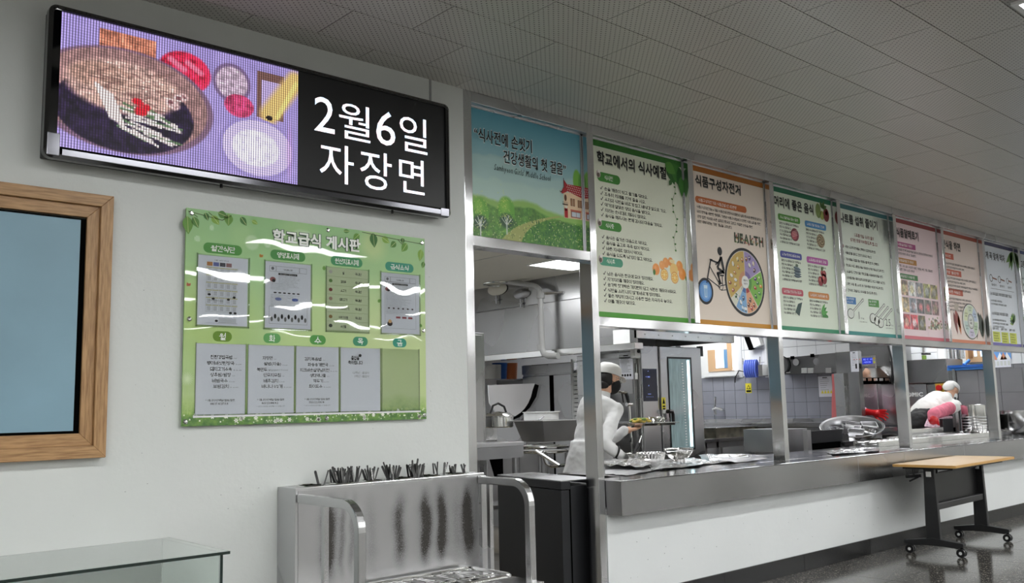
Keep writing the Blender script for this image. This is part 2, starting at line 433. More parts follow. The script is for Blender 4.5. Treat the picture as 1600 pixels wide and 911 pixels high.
# ---- Korean letters built from their strokes (for the small print); boxes are 0..1 wide and high
CIRC = 'circle'
JAMO = {
 'g': [[(0, .95), (.95, .95), (.80, 0)]], 'n': [[(0, 1), (0, .05), (1, .05)]], 'd': [[(1, .95), (0, .95), (0, .05), (1, .05)]],
 'r': [[(0, .97), (.95, .97), (.95, .52), (0, .52), (0, .05), (1, .05)]], 'm': [[(0, .97), (1, .97), (1, .03), (0, .03), (0, .97)]],
 'b': [[(0, 1), (0, .03), (1, .03), (1, 1)], [(0, .52), (1, .52)]], 's': [[(.5, 1), (.42, .5), (0, 0)], [(.48, .6), (1, 0)]],
 'o': [CIRC], 'j': [[(0, .95), (1, .95)], [(.5, .95), (.42, .5), (0, 0)], [(.48, .58), (1, 0)]],
 'c': [[(.32, 1.1), (.68, 1.1)], [(0, .82), (1, .82)], [(.5, .82), (.42, .42), (0, 0)], [(.48, .5), (1, 0)]],
 'k': [[(0, .95), (.95, .95), (.80, 0)], [(0, .5), (.88, .5)]], 't': [[(1, .97), (0, .97), (0, .03), (1, .03)], [(0, .5), (.95, .5)]],
 'p': [[(0, .95), (1, .95)], [(0, .05), (1, .05)], [(.3, .95), (.3, .05)], [(.7, .95), (.7, .05)]],
 'h': [[(.32, 1.08), (.68, 1.08)], [(0, .80), (1, .80)], 'low'],
}
INI = ['g', 'gg', 'n', 'd', 'dd', 'r', 'm', 'b', 'bb', 's', 'ss', 'o', 'j', 'jj', 'c', 'k', 't', 'p', 'h']
FIN = ['', 'g', 'gg', 'gs', 'n', 'nj', 'nh', 'd', 'r', 'rg', 'rm', 'rb', 'rs', 'rt', 'rp', 'rh', 'm', 'b', 'bs', 's', 'ss', 'o', 'j', 'c', 'k', 't', 'p', 'h']
# vowels: upright stems (x, left ticks, right ticks) and flat bars (ticks up or down)
UPR = {0: [(.74, 0, 1)], 1: [(.68, 0, 1), (.88, 0, 0)], 2: [(.74, 0, 2)], 3: [(.68, 0, 2), (.88, 0, 0)], 4: [(.80, 1, 0)], 5: [(.70, 1, 0), (.88, 0, 0)], 6: [(.80, 2, 0)], 7: [(.70, 2, 0), (.88, 0, 0)], 20: [(.80, 0, 0)],
       9: [(.76, 0, 1)], 10: [(.72, 0, 1), (.89, 0, 0)], 11: [(.82, 0, 0)], 14: [(.82, 1, 0)], 15: [(.73, 1, 0), (.89, 0, 0)], 16: [(.82, 0, 0)], 19: [(.82, 0, 0)]}
FLT = {8: 1, 12: 2, 13: -1, 17: -2, 18: 0, 9: 1, 10: 1, 11: 1, 14: -1, 15: -1, 16: -1, 19: 0}
def letter_shape(code, x0, x1, y0, y1, segs):
    n = len(code)
    for i, c in enumerate(code):
        w = (x1 - x0 - (n - 1) * .05) / n; a = x0 + i * (w + .05)
        for st in JAMO[c]:
            if st == CIRC: segs.append(((a + w / 2, (y0 + y1) / 2), min(w, 1.5 * (y1 - y0)) / 2, (y1 - y0) / 2))
            elif st == 'low': segs.append(((a + w / 2, y0 + (y1 - y0) * .29), w * .36, (y1 - y0) * .29))
            else:
                P = [(a + px * w, y0 + py * (y1 - y0)) for px, py in st]
                segs += [(P[k], P[k + 1]) for k in range(len(P) - 1)]
def stroke_glyph(ch, bold):
    k = ord(ch) - 0xAC00; ini, med, fin = k // 588, (k % 588) // 28, k % 28
    segs = []; top, bot = .80, -.04; lo = bot if not fin else .31; up = med in UPR; flat = med in FLT
    if up and not flat:
        letter_shape(INI[ini], .06, .54, lo + (.10 if not fin else .05), top - .06, segs); sy0, sy1 = lo - (.04 if not fin else .0), top + .04
    elif flat and not up:
        vb = lo + (.12 if FLT[med] < 0 else .04) + (.06 if not fin and FLT[med] < 0 else 0) + (.06 if not fin else 0)
        letter_shape(INI[ini], .20, .72, vb + (.20 if FLT[med] > 0 else .12), top - .02, segs)
    else:
        vb = lo + (.14 if FLT[med] < 0 else .06) + (.04 if not fin else 0); sy0, sy1 = lo - (.04 if not fin else .0), top + .04
        letter_shape(INI[ini], .08, .52, vb + (.18 if FLT[med] > 0 else .12), top - .04, segs)
    if up:
        for x, lt, rt in UPR[med]:
            segs.append(((x, sy0), (x, sy1))); ym = (sy0 + sy1) / 2 + .03
            for cnt, sg in ((lt, -1), (rt, 1)):
                for q in range(cnt): y = ym if cnt == 1 else ym + (.08 if q else -.08); segs.append(((x, y), (x + sg * .13, y)))
    if flat:
        xa, xb = (.03, .89) if not up else (.03, .62); segs.append(((xa, vb), (xb, vb))); t = FLT[med]; xm = (xa + xb) / 2
        for q in range(abs(t)):
            x = xm if abs(t) == 1 else xm + (.12 if q else -.12); segs.append(((x, vb), (x, vb + (.13 if t > 0 else -.15))))
    if fin: letter_shape(FIN[fin], .20, .80, bot, .22, segs)
    w = .036 + bold; V = []; F = []
    for g in segs:
        o = len(V)
        if len(g) == 3:
            (cx, cy), rx, ry = g
            for q in range(12):
                a = 2 * math.pi * q / 12; V += [(cx + (rx - w) * math.cos(a), cy + (ry - w) * math.sin(a)), (cx + (rx + w) * math.cos(a), cy + (ry + w) * math.sin(a))]
            for q in range(12): F.append((o + 2 * q, o + 2 * q + 1, o + (2 * q + 3) % 24, o + (2 * q + 2) % 24))
        else:
            (ax, ay), (bx, by) = g; L = math.hypot(bx - ax, by - ay); dx, dy = (bx - ax) / L * w, (by - ay) / L * w
            V += [(ax - dx + dy, ay - dy - dx), (bx + dx + dy, by + dy - dx), (bx + dx - dy, by + dy + dx), (ax - dx - dy, ay - dy + dx)]; F.append((o, o + 1, o + 2, o + 3))
    return np.array(V), F
def flush_text():
    # strings are set glyph by glyph and fitted to their boxes; Latin letters come from Blender's built-in font
    keys = {}; geo = {}
    for j in TEXTJOBS:
        j['res'] = 3 if (j['h'] or .02) > 0.05 else 1
        for ch in j['t']:
            key = (ch, j['bold'], j['shear'], j['res'])
            if ch == ' ' or key in keys or key in geo: continue
            if 0xAC00 <= ord(ch) < 0xD7A4 and j['res'] == 1: geo[key] = stroke_glyph(ch, j['bold']); continue
            cu = bpy.data.curves.new('t', 'FONT'); cu.body = ch; cu.resolution_u = j['res']
            cu.offset = j['bold']; cu.shear = j['shear']; cu.size = 1
            ob = bpy.data.objects.new('t', cu); col.objects.link(ob); keys[key] = ob
    bpy.context.view_layer.update()
    dg = bpy.context.evaluated_depsgraph_get()
    for key, ob in keys.items():
        me = bpy.data.meshes.new_from_object(ob.evaluated_get(dg))
        n = len(me.vertices); V = np.empty(n * 3); me.vertices.foreach_get('co', V); V = V.reshape(-1, 3)[:, :2]
        F = [tuple(p.vertices) for p in me.polygons]
        geo[key] = (V, F); bpy.data.meshes.remove(me)
    for ob in keys.values():
        cu = ob.data; bpy.data.objects.remove(ob); bpy.data.curves.remove(cu)
    out = {}
    for j in TEXTJOBS:
        pen = 0; Vs = []; F = []; nv = 0
        for ch in j['t']:
            if ch == ' ': pen += .30; continue
            V, f = geo[(ch, j['bold'], j['shear'], j['res'])]
            if len(V) == 0: pen += .3; continue
            if ord(ch) > 0x1100 and ch not in '“”': Vs.append(V + np.array((pen, 0))); pen += .93
            else:
                Vs.append(V - np.array((V[:, 0].min() - pen - .03, 0))); pen += np.ptp(V[:, 0]) + .09
            F += [tuple(i + nv for i in q) for q in f]; nv += len(V)
        if not Vs: continue
        V = np.concatenate(Vs)
        mn = V.min(0); mx = V.max(0); sz = mx - mn
        w, h = j['w'], j['h']
        if w is None: w = sz[0] * h / sz[1]
        if h is None: h = sz[1] * w / sz[0]
        u0 = j['u'] - (w / 2 if j['align'] == 'C' else (w if j['align'] == 'R' else 0))
        X = u0 + (V[:, 0] - mn[0]) / sz[0] * w; Y = j['v'] + (V[:, 1] - mn[1]) / sz[1] * h
        s = j['s']; key = (id(s), j['part'])
        if key not in out: out[key] = (s, j['part'], MB())
        fr = s.fr
        O = np.array(fr.p(0, 0, j['k'])); P = O + X[:, None] * np.array(fr.U) + Y[:, None] * np.array(fr.V)
        out[key][2].add(P.tolist(), F, j['m'])
    for sh in SHEETS:
        if not sh.done and sh.mb.v: sh.build('printed_artwork', sh.parent)
    for s, part, mb in out.values():
        mb.build(part, s.parent, kind='stuff')
def vnoise(rows, cols, cell, seed=0, octaves=3):
    r = np.random.default_rng(seed); out = np.zeros((rows, cols)); amp = 1; tot = 0
    for o in range(octaves):
        c = max(1.0, cell / 2 ** o); gr = int(rows / c) + 3; gc = int(cols / c) + 3; g = r.random((gr, gc))
        y = np.arange(rows) / c; x = np.arange(cols) / c; yi = y.astype(int); xi = x.astype(int); fy = (y - yi)[:, None]; fx = (x - xi)[None]
        a = g[np.ix_(yi, xi)]; b = g[np.ix_(yi, xi + 1)]; cc = g[np.ix_(yi + 1, xi)]; d = g[np.ix_(yi + 1, xi + 1)]
        out += amp * ((a * (1 - fx) + b * fx) * (1 - fy) + (cc * (1 - fx) + d * fx) * fy); tot += amp; amp *= 0.5
    return out / tot
class Canvas:
    """colour print as a grid of cells; u,v in metres from the lower left corner"""
    def __init__(s, w, h, cell, color):
        s.w = w; s.h = h; s.nc = max(2, round(w / cell)); s.nr = max(2, round(h / cell))
        s.a = np.ones((s.nr, s.nc, 3)) * np.array(color, float)
        s.U, s.V = np.meshgrid((np.arange(s.nc) + .5) / s.nc * w, (np.arange(s.nr) + .5) / s.nr * h)
    def put(s, mask, color, al=1.0):
        al = np.clip(mask * al, 0, 1)[..., None]; s.a = s.a * (1 - al) + np.array(color, float) * al if not isinstance(color, np.ndarray) or color.ndim == 1 else s.a * (1 - al) + color * al
        return s
    def ell(s, u, v, ru, rv, color, soft=0.05, rot=0, al=1):
        x = s.U - u; y = s.V - v; c, q = math.cos(rot), math.sin(rot); X = x * c + y * q; Y = -x * q + y * c
        return s.put(np.clip((1 - np.sqrt((X / ru) ** 2 + (Y / rv) ** 2)) / soft, 0, 1), color, al)
    def rect(s, u0, v0, u1, v1, color, al=1): return s.put(((s.U >= u0) & (s.U <= u1) & (s.V >= v0) & (s.V <= v1)) * 1.0, color, al)
    def line(s, p, q, w, color, al=1):
        d = np.array(q, float) - np.array(p, float); L = max(1e-9, (d ** 2).sum())
        t = np.clip(((s.U - p[0]) * d[0] + (s.V - p[1]) * d[1]) / L, 0, 1)
        dist = np.hypot(s.U - p[0] - t * d[0], s.V - p[1] - t * d[1]); return s.put(np.clip((w / 2 - dist) / (w * 0.3) + .5, 0, 1), color, al)
    def noise(s, amt, cell=3, seed=0):
        n = vnoise(s.nr, s.nc, cell, seed) - .5; s.a = s.a * (1 + amt * 2 * n[..., None]); return s
    def build(s, name, fr, k, material, parent, u0=0, v0=0, gap=0.0):
        nr, nc = s.nr, s.nc; a = np.clip(s.a, 0, 255) / 255; lin = np.where(a <= .04045, a / 12.92, ((a + .055) / 1.055) ** 2.4)
        base = np.array(fr.p(u0, v0, k)); U = np.array(fr.U); V = np.array(fr.V)
        us = np.linspace(0, s.w, nc + 1); vs = np.linspace(0, s.h, nr + 1)
        P = us[None, :, None] * U + vs[:, None, None] * V
        me = bpy.data.meshes.new(name); me.vertices.add((nr + 1) * (nc + 1)); me.vertices.foreach_set('co', P.reshape(-1))
        i = np.arange(nr)[:, None] * (nc + 1) + np.arange(nc)[None]
        q = np.stack([i, i + 1, i + nc + 2, i + nc + 1], -1).reshape(-1)
        me.loops.add(len(q)); me.loops.foreach_set('vertex_index', q.astype(np.int32)); me.polygons.add(nr * nc)
        me.polygons.foreach_set('loop_start', np.arange(0, len(q), 4, dtype=np.int32)); me.update(calc_edges=True)
        at = me.color_attributes.new('print', 'FLOAT_COLOR', 'CORNER')
        L = np.concatenate([lin, np.ones((nr, nc, 1))], -1).reshape(-1, 4); at.data.foreach_set('color', np.repeat(L, 4, 0).reshape(-1).astype(np.float32))
        me.materials.append(material); me.validate()
        ob = bpy.data.objects.new(name, me); col.objects.link(ob); ob.location = Vector(base)
        attach(ob, parent); return ob

# ================================================================ STRUCTURE
W = 3.585            # front face of the menu wall (plane y = W)
CZ = 2.85            # hall ceiling
XE = 12.0            # kitchen end wall
KC = 2.6             # kitchen ceiling
def smesh(name, boxes, m):
    b = MB()
    for q in boxes: b.box(*q, m)
    return struct(b.build(name))
floor = smesh('floor', [(-5, 22, -12, 3.60, -0.12, -0.006)], 'granite')
kfloor = smesh('floor_kitchen', [(0.8, 12.2, 3.60, 9.4, -0.12, 0.0)], 'kfloor')
# granite floor tiles near the counter, one object each
tile_me = None
k = 0
for i in range(0, 14):
    for j in range(0, 5):
        x0 = 4.22 + 0.6 * i; y1 = W - 0.015 - 0.6 * j
        b = MB().box(x0 + .0015, x0 + .5985, y1 - .5985, y1 - .0015, -0.006, 0.0, 'granite') if tile_me is None else None
        if tile_me is None:
            o = b.build('floor_tile', floor, origin=(x0, y1, 0)); tile_me = o.data
        else:
            o = bpy.data.objects.new('floor_tile', tile_me); col.objects.link(o); o.location = (x0, y1, 0); attach(o, floor)
# hall walls
wall_front = smesh('wall_front', [(-5, 2.935, W, W + .12, 0, CZ)], 'wall')
MB().box(2.716, 2.728, W - .004, W, 2.70, CZ, 'dull').build('joint_strip', wall_front)
wall_counter = smesh('wall_counter', [(3.935, 14.5, W + .002, W + .09, 0, .60)], 'lowwall')
# small splash marks and chips
b = MB(); random.seed(3)
for _ in range(60):
    x = random.uniform(0.4, 2.85); z = random.choice([random.uniform(.80, .95), random.uniform(.9, 2.0)]); r = random.uniform(.0008, .002)
    b.box(x, x + r * random.uniform(1, 3), W - .0006, W, z, z + r, 'greyink')
for _ in range(45):
    x = random.uniform(4.0, 8); z = random.uniform(.15, .42); r = random.uniform(.001, .003)
    b.box(x, x + r * random.uniform(1, 2), W - .0002, W + .0022, z, z + r, 'greyink')
b.build('scuff_marks', wall_front, kind='stuff')
smesh('wall_hall_back', [(-5, 22, -12.1, -12, 0, CZ)], 'hallwall')
smesh('wall_hall_left', [(-5.1, -5, -12, 3.6, 0, CZ)], 'hallwall')
smesh('wall_hall_right', [(22, 22.1, -12, 3.7, 0, CZ)], 'hallwall')
smesh('wall_front_far', [(14.5, 22, W, W + .1, 0, CZ)], 'hallwall')
# skirting: black stone pieces
base = struct(MB().box(3.95, 14.5, W - .004, W + .002, 0, .112, 'blackgrout').build('baseboard_front'))
xs = [3.96, 5.005, 5.96, 6.92, 7.88, 8.84, 9.80, 10.76, 11.72, 12.68]
for i in range(len(xs) - 1):
    MB().box(xs[i] + .002, xs[i + 1] - .002, W - .014, W - .004, 0.0, .115, 'baseboard').build('skirting_tile', base)
smesh('baseboard_left', [(-5, 2.92, W - .012, W, 0, .11)], 'baseboard')
# ceiling
ceil = smesh('ceiling', [(-5, 22, -12, W + .3, CZ + .008, CZ + .1)], 'void')
_cm_tile = None
X0 = 3.183 + 0.3 * 40; Y0 = 2.234
jx = 0
for j in range(-9, 8):
    yj = Y0 - 0.3 * j       # row between yj and yj-0.3
    for i in range(-40, 40):
        # junctions of the running bond: odd rows are shifted by half a tile
        xa = 3.183 + 0.6 * i + (0.3 if (j % 2) else 0.0)
        if xa + .6 < 0.6 or xa > 12.6: continue
        if yj - .3 > W + .1 or yj < 1.3: continue
        # keep the tiles which the picture can show singly
        if yj <= 1.32: continue
        if yj > W + .01 and yj - .3 > W: continue
        ya, yb = yj - .3, min(yj, W + .12)
        if xa < 1.2 and yb < 3.2: continue
        if yb - ya < .295:
            MB().box(xa + .0024, xa + .5976, ya + .0024, yb - .0024, CZ, CZ + .008, 'ceil').build('ceiling_tile', ceil); continue
        if _cm_tile is None:
            o = MB().box(xa + .0024, xa + .5976, ya + .0024, yb - .0024, CZ, CZ + .008, 'ceil').build('ceiling_tile', ceil, origin=(xa, ya, CZ), bevel=0)
            _cm_tile = o.data
        else:
            o = bpy.data.objects.new('ceiling_tile', _cm_tile); col.objects.link(o); o.location = (xa, ya, CZ); attach(o, ceil)
rest = MB()
rest.box(-5, 22, -12, 1.334 - .002, CZ, CZ + .008, 'ceil').box(-5, .6, 1.334, W, CZ, CZ + .008, 'ceil').box(12.9, 22, 1.334, W, CZ, CZ + .008, 'ceil')
rest.build('ceiling_tile_far', ceil)

# ---- light panels of the hall (long strips parallel to the menu wall)
def lamp(x0, x1, y0, y1, z, label, m='lamp', group=None, depth=.012):
    t = thing('ceiling_light', ((x0 + x1) / 2, (y0 + y1) / 2, z - depth), label, 'ceiling light', group)
    f = MB(); w = .025
    f.box(x0 - w, x1 + w, y0 - w, y0, z - depth, z, 'white').box(x0 - w, x1 + w, y1, y1 + w, z - depth, z, 'white')
    f.box(x0 - w, x0, y0, y1, z - depth, z, 'white').box(x1, x1 + w, y0, y1, z - depth, z, 'white')
    f.build('frame', t)
    MB().box(x0, x1, y0, y1, z - depth * .6, z, m).build('diffuser', t)
    return t
lamp(4.12, 5.32, .99, 1.29, CZ, 'flat ceiling light panel at the top right corner, in the tiled hall ceiling')
for yy in (1.0, -1.3, -3.4, -5.6, -8.2, -10.6):
    for xx in ((-3.4, -.9, 1.6, 6.6, 9.1, 11.6, 14.1, 17, 19.6) if yy == 1.0 else (-3.4, -.9, 1.6, 4.1, 6.6, 9.1, 11.6, 14.1, 17, 19.6)):
        lamp(xx, xx + 1.2, yy - .01, yy + .29, CZ, 'flat light panel in the dining hall ceiling behind the viewpoint', group='hall ceiling lights')

# ================================================================ KITCHEN SHELL
smesh('wall_kitchen_back', [(0.8, 12.2, 9.3, 9.4, 0, KC)], 'whitetile')
smesh('wall_kitchen_left', [(0.8, 0.9, W + .12, 9.3, 0, KC)], 'hallwall')
smesh('ceiling_kitchen', [(0.8, 12.2, 3.86, 9.4, KC, KC + .08)], 'kceil')
w4 = struct(MB().box(.9, .904, 5.6, 7.6, 1.18, 2.10, 'frost').build('window_4'))
for q in ((.9, .93, 5.55, 7.65, 2.10, 2.21), (.9, .93, 5.55, 7.65, 1.06, 1.18), (.9, .93, 5.55, 5.62, 1.18, 2.10), (.9, .93, 7.58, 7.65, 1.18, 2.10)): MB().box(*q, 'tan').build('frame_rail', w4)
cs = struct(MB().box(0.9, 12, 5.86, 5.868, KC - .003, KC, 'pipe').box(5.6, 5.606, 3.9, 9.3, KC - .003, KC, 'pipe').build('trim_8'))
wend = smesh('wall_kitchen_end', [(XE + .008, XE + .2, 3.75, 9.3, 0, KC)], 'grout')
wb = smesh('wall_over_signs', [(2.935, 12.2, W + .10, W + .22, 2.80, CZ)], 'hallwall')
tm = {}
def walltile(y0, y1, z0, z1, m):
    key = (round(y1 - y0, 4), round(z1 - z0, 4), m)
    if key in tm:
        o = bpy.data.objects.new('wall_tile', tm[key]); col.objects.link(o); o.location = (XE, y0, z0); attach(o, wend)
    else:
        o = MB().box(XE, XE + .008, y0 + .003, y1 - .003, z0 + .0028, z1 - .0028, m).build('wall_tile', wend, origin=(XE, y0, z0)); tm[key] = o.data
for j in range(5):
    for i in range(27):
        y = 9.2 - .2 * (i + 1)
        if y < 3.75: continue
        walltile(y, y + .2, 1.572 - .2 * (j + 1), 1.572 - .2 * j, 'greytile' if y > 5.5 else 'steeltile')
for j in range(5):
    for i in range(18):
        y = 9.2 - .3 * (i + 1)
        walltile(y, y + .3, 1.575 + .2 * j, 1.575 + .2 * (j + 1), 'whitetile')
MB().box(XE, XE + .008, 3.76, 9.28, .30, .57, 'greytile').build('lower_tile_band', wend)
for (x, y, lx, ly) in ((6.2, 5.97, .6, .6), (8.6, 4.7, 1.2, .6), (10.6, 4.6, 1.2, .6), (4.6, 4.9, 1.2, .6), (2.6, 7.2, 1.2, .6), (10.9, 7.6, .6, 1.2), (4.4, 8.0, 1.2, .6), (9.7, 6.6, .6, .6)):
    if (x, y) == (9.7, 6.6): continue
    lb = 'square bright light panel on the kitchen ceiling above the doorway' if x == 6.2 else 'unseen light panel added on the kitchen ceiling behind the signs'  # all but the square panel are unseen, added to light the kitchen
    lamp(x, x + lx, y, y + ly, KC, lb, 'klamp', None if x == 6.2 else 'added kitchen ceiling lights')

# ---- stainless frame of the serving windows (posts, beams)
PITCH = .971
PX = [3.873 + PITCH * i for i in range(9)]            # left face of each mullion
tn = 0
def trim(boxes, m='mirror', bevel=.003):
    global tn
    tn += 1; b = MB()
    for q in boxes: b.box(*q, m)
    return struct(b.build('trim_%d' % tn, bevel=bevel))
trim([(2.935, 2.99, W - .002, W + .10, 0, CZ)])
for i, x in enumerate(PX):
    z0 = 0 if i == 0 else (.769 if i % 2 == 0 else 1.703)
    if i == 0: trim([(x, x + .055, W - .001, W + .095, 0, CZ)])
    else: trim([(x, x + .055, W - .0015, W + .096, z0, 2.789)])
trim([(2.99, 14.5, W, W + .10, 2.79, CZ)], 'steel')
trim([(2.99, PX[0], W + .001, W + .094, 2.022, 2.078)])
trim([(PX[0] + .055, 14.5, W, W + .095, 1.645, 1.702)])
struct(MB().box(14.5, 14.6, W, W + .12, 0, CZ, 'hallwall').build('wall_hall_pier'))

# ================================================================ LEFT WALL THINGS
# ---- wood-framed window with frosted pane
win = struct(MB().box(-.55, 1.090, W - .02, W - .012, 1.125, 1.925, 'void').build('window_1'))
x1, z0, z1 = 1.177, 1.040, 2.020
def mitre(xa, xb, za, zb, w, y0, y1, m, mh, nm, parent):
    # four mitred rails of a rectangular frame
    o = [(xa, za), (xb, za), (xb, zb), (xa, zb)]; i = [(xa + w, za + w), (xb - w, za + w), (xb - w, zb - w), (xa + w, zb - w)]
    for k in range(4):
        a, b_, c, d = o[k], o[(k + 1) % 4], i[(k + 1) % 4], i[k]
        P = [a, b_, c, d]
        MB().hexa([(p[0], y1, p[1]) for p in P], [(p[0], y0, p[1]) for p in P], mh if k % 2 == 0 else m).build(nm, parent, bevel=.002)
mitre(-.62, x1, z0, z1, .045, W - .045, W, 'wood', 'woodh', 'outer_rail', win)
mitre(-.575, x1 - .045, z0 + .045, z1 - .045, .045, W - .030, W, 'wood', 'woodh', 'inner_rail', win)
MB().box(-.53, 1.066, W - .0245, W - .021, 1.140, 1.918, 'frost').build('pane', win)

# ---- LED display board
T = thing('led_display_board', (1.84, W, 2.125), 'long black LED board on the wall showing a food tray picture beside large Korean lettering', 'display')
SX0, SX1, SZ0, SZ1, SY = .910, 2.772, 2.122, 2.702, W - .10
MB().box(SX0 + .012, SX1 - .012, SY + .035, W, SZ0 + .012, SZ1 - .012, 'black').build('housing', T, bevel=.004)
b = MB()
fx0, fx1, fz0, fz1 = .952, 2.742, 2.166, 2.682
def rrect(x0, x1, z0, z1, r):
    P = []
    for cx, cz, a in ((x1 - r, z0 + r, -90), (x1 - r, z1 - r, 0), (x0 + r, z1 - r, 90), (x0 + r, z0 + r, 180)):
        for i in range(6): t = math.radians(a + 18 * i); P.append((cx + r * math.cos(t), cz + r * math.sin(t)))
    return P
O = rrect(SX0, SX1, SZ0, SZ1, .03); I = rrect(fx0, fx1, fz0, fz1, .002); O2 = rrect(SX0 + .014, SX1 - .014, SZ0 + .014, SZ1 - .014, .024)
n = len(O)
vs = [(p[0], SY + .04, p[1]) for p in O] + [(p[0], SY + .012, p[1]) for p in O] + [(p[0], SY, p[1]) for p in O2] + [(p[0], SY + .004, p[1]) for p in I] + [(p[0], SY + .02, p[1]) for p in I]
fs = []
for kk in range(4):
    for i in range(n): fs.append((kk * n + i, kk * n + (i + 1) % n, (kk + 1) * n + (i + 1) % n, (kk + 1) * n + i))
b.add(vs, fs, 'blackgloss'); b.build('bezel', T)
MB().box(SX0 + .06, SX1 - .06, SY - .003, SY + .001, SZ0 + .010, SZ0 + .036, 'darkchrome').build('bottom_bar', T, bevel=.002)
MB().box(2.700, 2.752, SY - .004, SY + .002, SZ0 + .004, SZ0 + .044, 'darkchrome').build('corner_plate', T, bevel=.002)
MB().box(SX0 + .008, SX0 + .052, SY - .003, SY + .002, SZ0 + .006, SZ0 + .090, 'darkchrome').build('corner_plate', T, bevel=.002)
MB().cyl((1.60, SY + .05, SZ0 - .008), (1.60, SY + .05, SZ0 + .004), .006, m='black').build('screw', T)
MB().cyl((2.45, SY + .05, SZ0 - .008), (2.45, SY + .05, SZ0 + .004), .006, m='black').build('screw', T)
MB().box(fx0, fx1, SY + .012, SY + .018, fz0, fz1, 'black').build('led_matrix', T)
# the lit picture: one cell per LED
PW, PH = 1.925 - fx0, fz1 - fz0 - .004
cv = Canvas(PW, PH, .0052, (156, 146, 194)); U, V = cv.U / PW, cv.V / PH
cv.noise(.10, 10, 5)
def pe(u, v, ru, rv, c, soft=.08, rot=0, al=1): cv.ell(u * PW, (1 - v) * PH, ru * PW, rv * PH, c, soft, rot, al)
def nz(c, amt, seed, cell=3):
    return np.clip(np.array(c)[None, None] * (1 + amt * 2 * (vnoise(cv.nr, cv.nc, cell, seed)[..., None] - .5)), 0, 255)
def pm(mask, colr): cv.put(mask, colr)
def emask(u, v, ru, rv, soft=.08): return np.clip((1 - np.sqrt(((U - u) / ru) ** 2 + (((1 - V) - v) / rv) ** 2)) / soft, 0, 1)
VV = 1 - V
pm(((np.abs(U - .25) < .11) & (np.abs(VV - .20) < .15)) * 1.0, nz((196, 128, 96), .5, 11))
pm(emask(.48, .24, .115, .17), nz((214, 44, 74), .6, 12))
for q in range(8): pe(.42 + .018 * q, .16 + .02 * (q % 4), .02, .03, (236, 120, 140), .5)
pm(emask(.685, .24, .09, .17), (118, 100, 128)); pm(emask(.685, .24, .075, .14), nz((186, 170, 176), .4, 13))
pm(emask(.72, .42, .07, .10), nz((196, 66, 104), .5, 14))
pm(((np.abs(U - .865) < .065) & (np.abs(VV - .28) < .20)) * 1.0, (112, 84, 72)); pm(((np.abs(U - .87) < .045) & (np.abs(VV - .29) < .14)) * 1.0, (176, 164, 200))
cv.line((.985 * PW, .90 * PH), (.86 * PW, .56 * PH), .085, (214, 186, 108)); cv.line((.99 * PW, .88 * PH), (.90 * PW, .55 * PH), .02, (232, 216, 120))
pe(.86, .47, .018, .02, (30, 20, 20))
pm(emask(.25, .57, .36, .41, .03), (120, 96, 112)); pm(emask(.25, .56, .335, .385, .03), nz((150, 120, 110), .3, 15))
pm(emask(.25, .66, .275, .31, .03) , nz((34, 24, 46), .8, 16))
pm(emask(.24, .47, .24, .22, .15), nz((190, 160, 140), .6, 17, 2.5))
pm(emask(.16, .42, .14, .12, .2), nz((168, 138, 116), .5, 22, 2.5))
r_ = np.random.default_rng(4)
for q in range(70):
    u, v = r_.uniform(.08, .40), r_.uniform(.32, .62); a = r_.uniform(-.8, .8)
    cv.line((u * PW, (1 - v) * PH), ((u + .06 * math.cos(a)) * PW, (1 - v + .06 * math.sin(a)) * PH), .007, (206, 178, 152) if q % 3 else (130, 100, 88), .8)
for q in range(26):
    u = r_.uniform(.20, .36); v = r_.uniform(.58, .80); a = r_.uniform(-.7, -.1)
    cv.line((u * PW, (1 - v) * PH), ((u + .13 * math.cos(a)) * PW, (1 - v + .16 * math.sin(a)) * PH), .009, (212, 208, 190) if q % 4 else (90, 120, 80))
for q in range(6): cv.line((.13 * PW + .012 * q, .52 * PH - .006 * q), (.19 * PW + .010 * q, .28 * PH - .004 * q), .010, (220, 214, 196))
for q in range(12): pe(r_.uniform(.27, .33), r_.uniform(.55, .64), .018, .03, (196, 30, 44), .4)
for q in range(5): cv.a = cv.a
for q in range(5):
    cx_, cy_ = .43 + r_.uniform(-.03, .05), .50 + r_.uniform(-.05, .05); pe(cx_, cy_, .025, .035, (224, 196, 180), .3); pe(cx_, cy_, .014, .020, (120, 80, 80), .3)
pm(emask(.81, .75, .185, .26, .03), (150, 140, 186)); pm(emask(.81, .745, .165, .235, .03), (196, 190, 222)); pm(emask(.80, .75, .115, .16, .1), nz((232, 232, 246), .25, 18))
pe(.96, .72, .02, .3, (186, 150, 200), .5, 0, .5)
stripe = np.where(np.arange(cv.nc) % 2 == 0, 1.22, .72)[None, :, None]; cv.a = cv.a * stripe
rowm = np.where(np.arange(cv.nr) % 2 == 0, 1.06, .92)[:, None, None]; cv.a = cv.a * rowm
cv.a = cv.a * (np.array([1.0, .96, 1.04]))
cv.build('screen_picture', Frame((fx0 + .002, SY + .011, fz0 + .002)), 0, attr_mat('led_picture', .6, emit=SCREEN_GLOW), T)
MT['ledtext'] = mat('led_lettering', (1, 1, 1, 1), .5, emis=(1, 1, 1, 1), estr=1.1)
nt = MT['ledtext'].node_tree; bb = nt.nodes['Principled BSDF']; geo = nt.nodes.new('ShaderNodeNewGeometry'); wv = nt.nodes.new('ShaderNodeTexWave')
wv.inputs['Scale'].default_value = 9; wv.inputs['Distortion'].default_value = 1.5; wv.bands_direction = 'DIAGONAL'
cr = nt.nodes.new('ShaderNodeValToRGB'); e = cr.color_ramp.elements; e[0].color = srgb(250, 214, 226); e[1].color = srgb(204, 226, 255); x = e.new(.5); x.color = srgb(255, 255, 255)
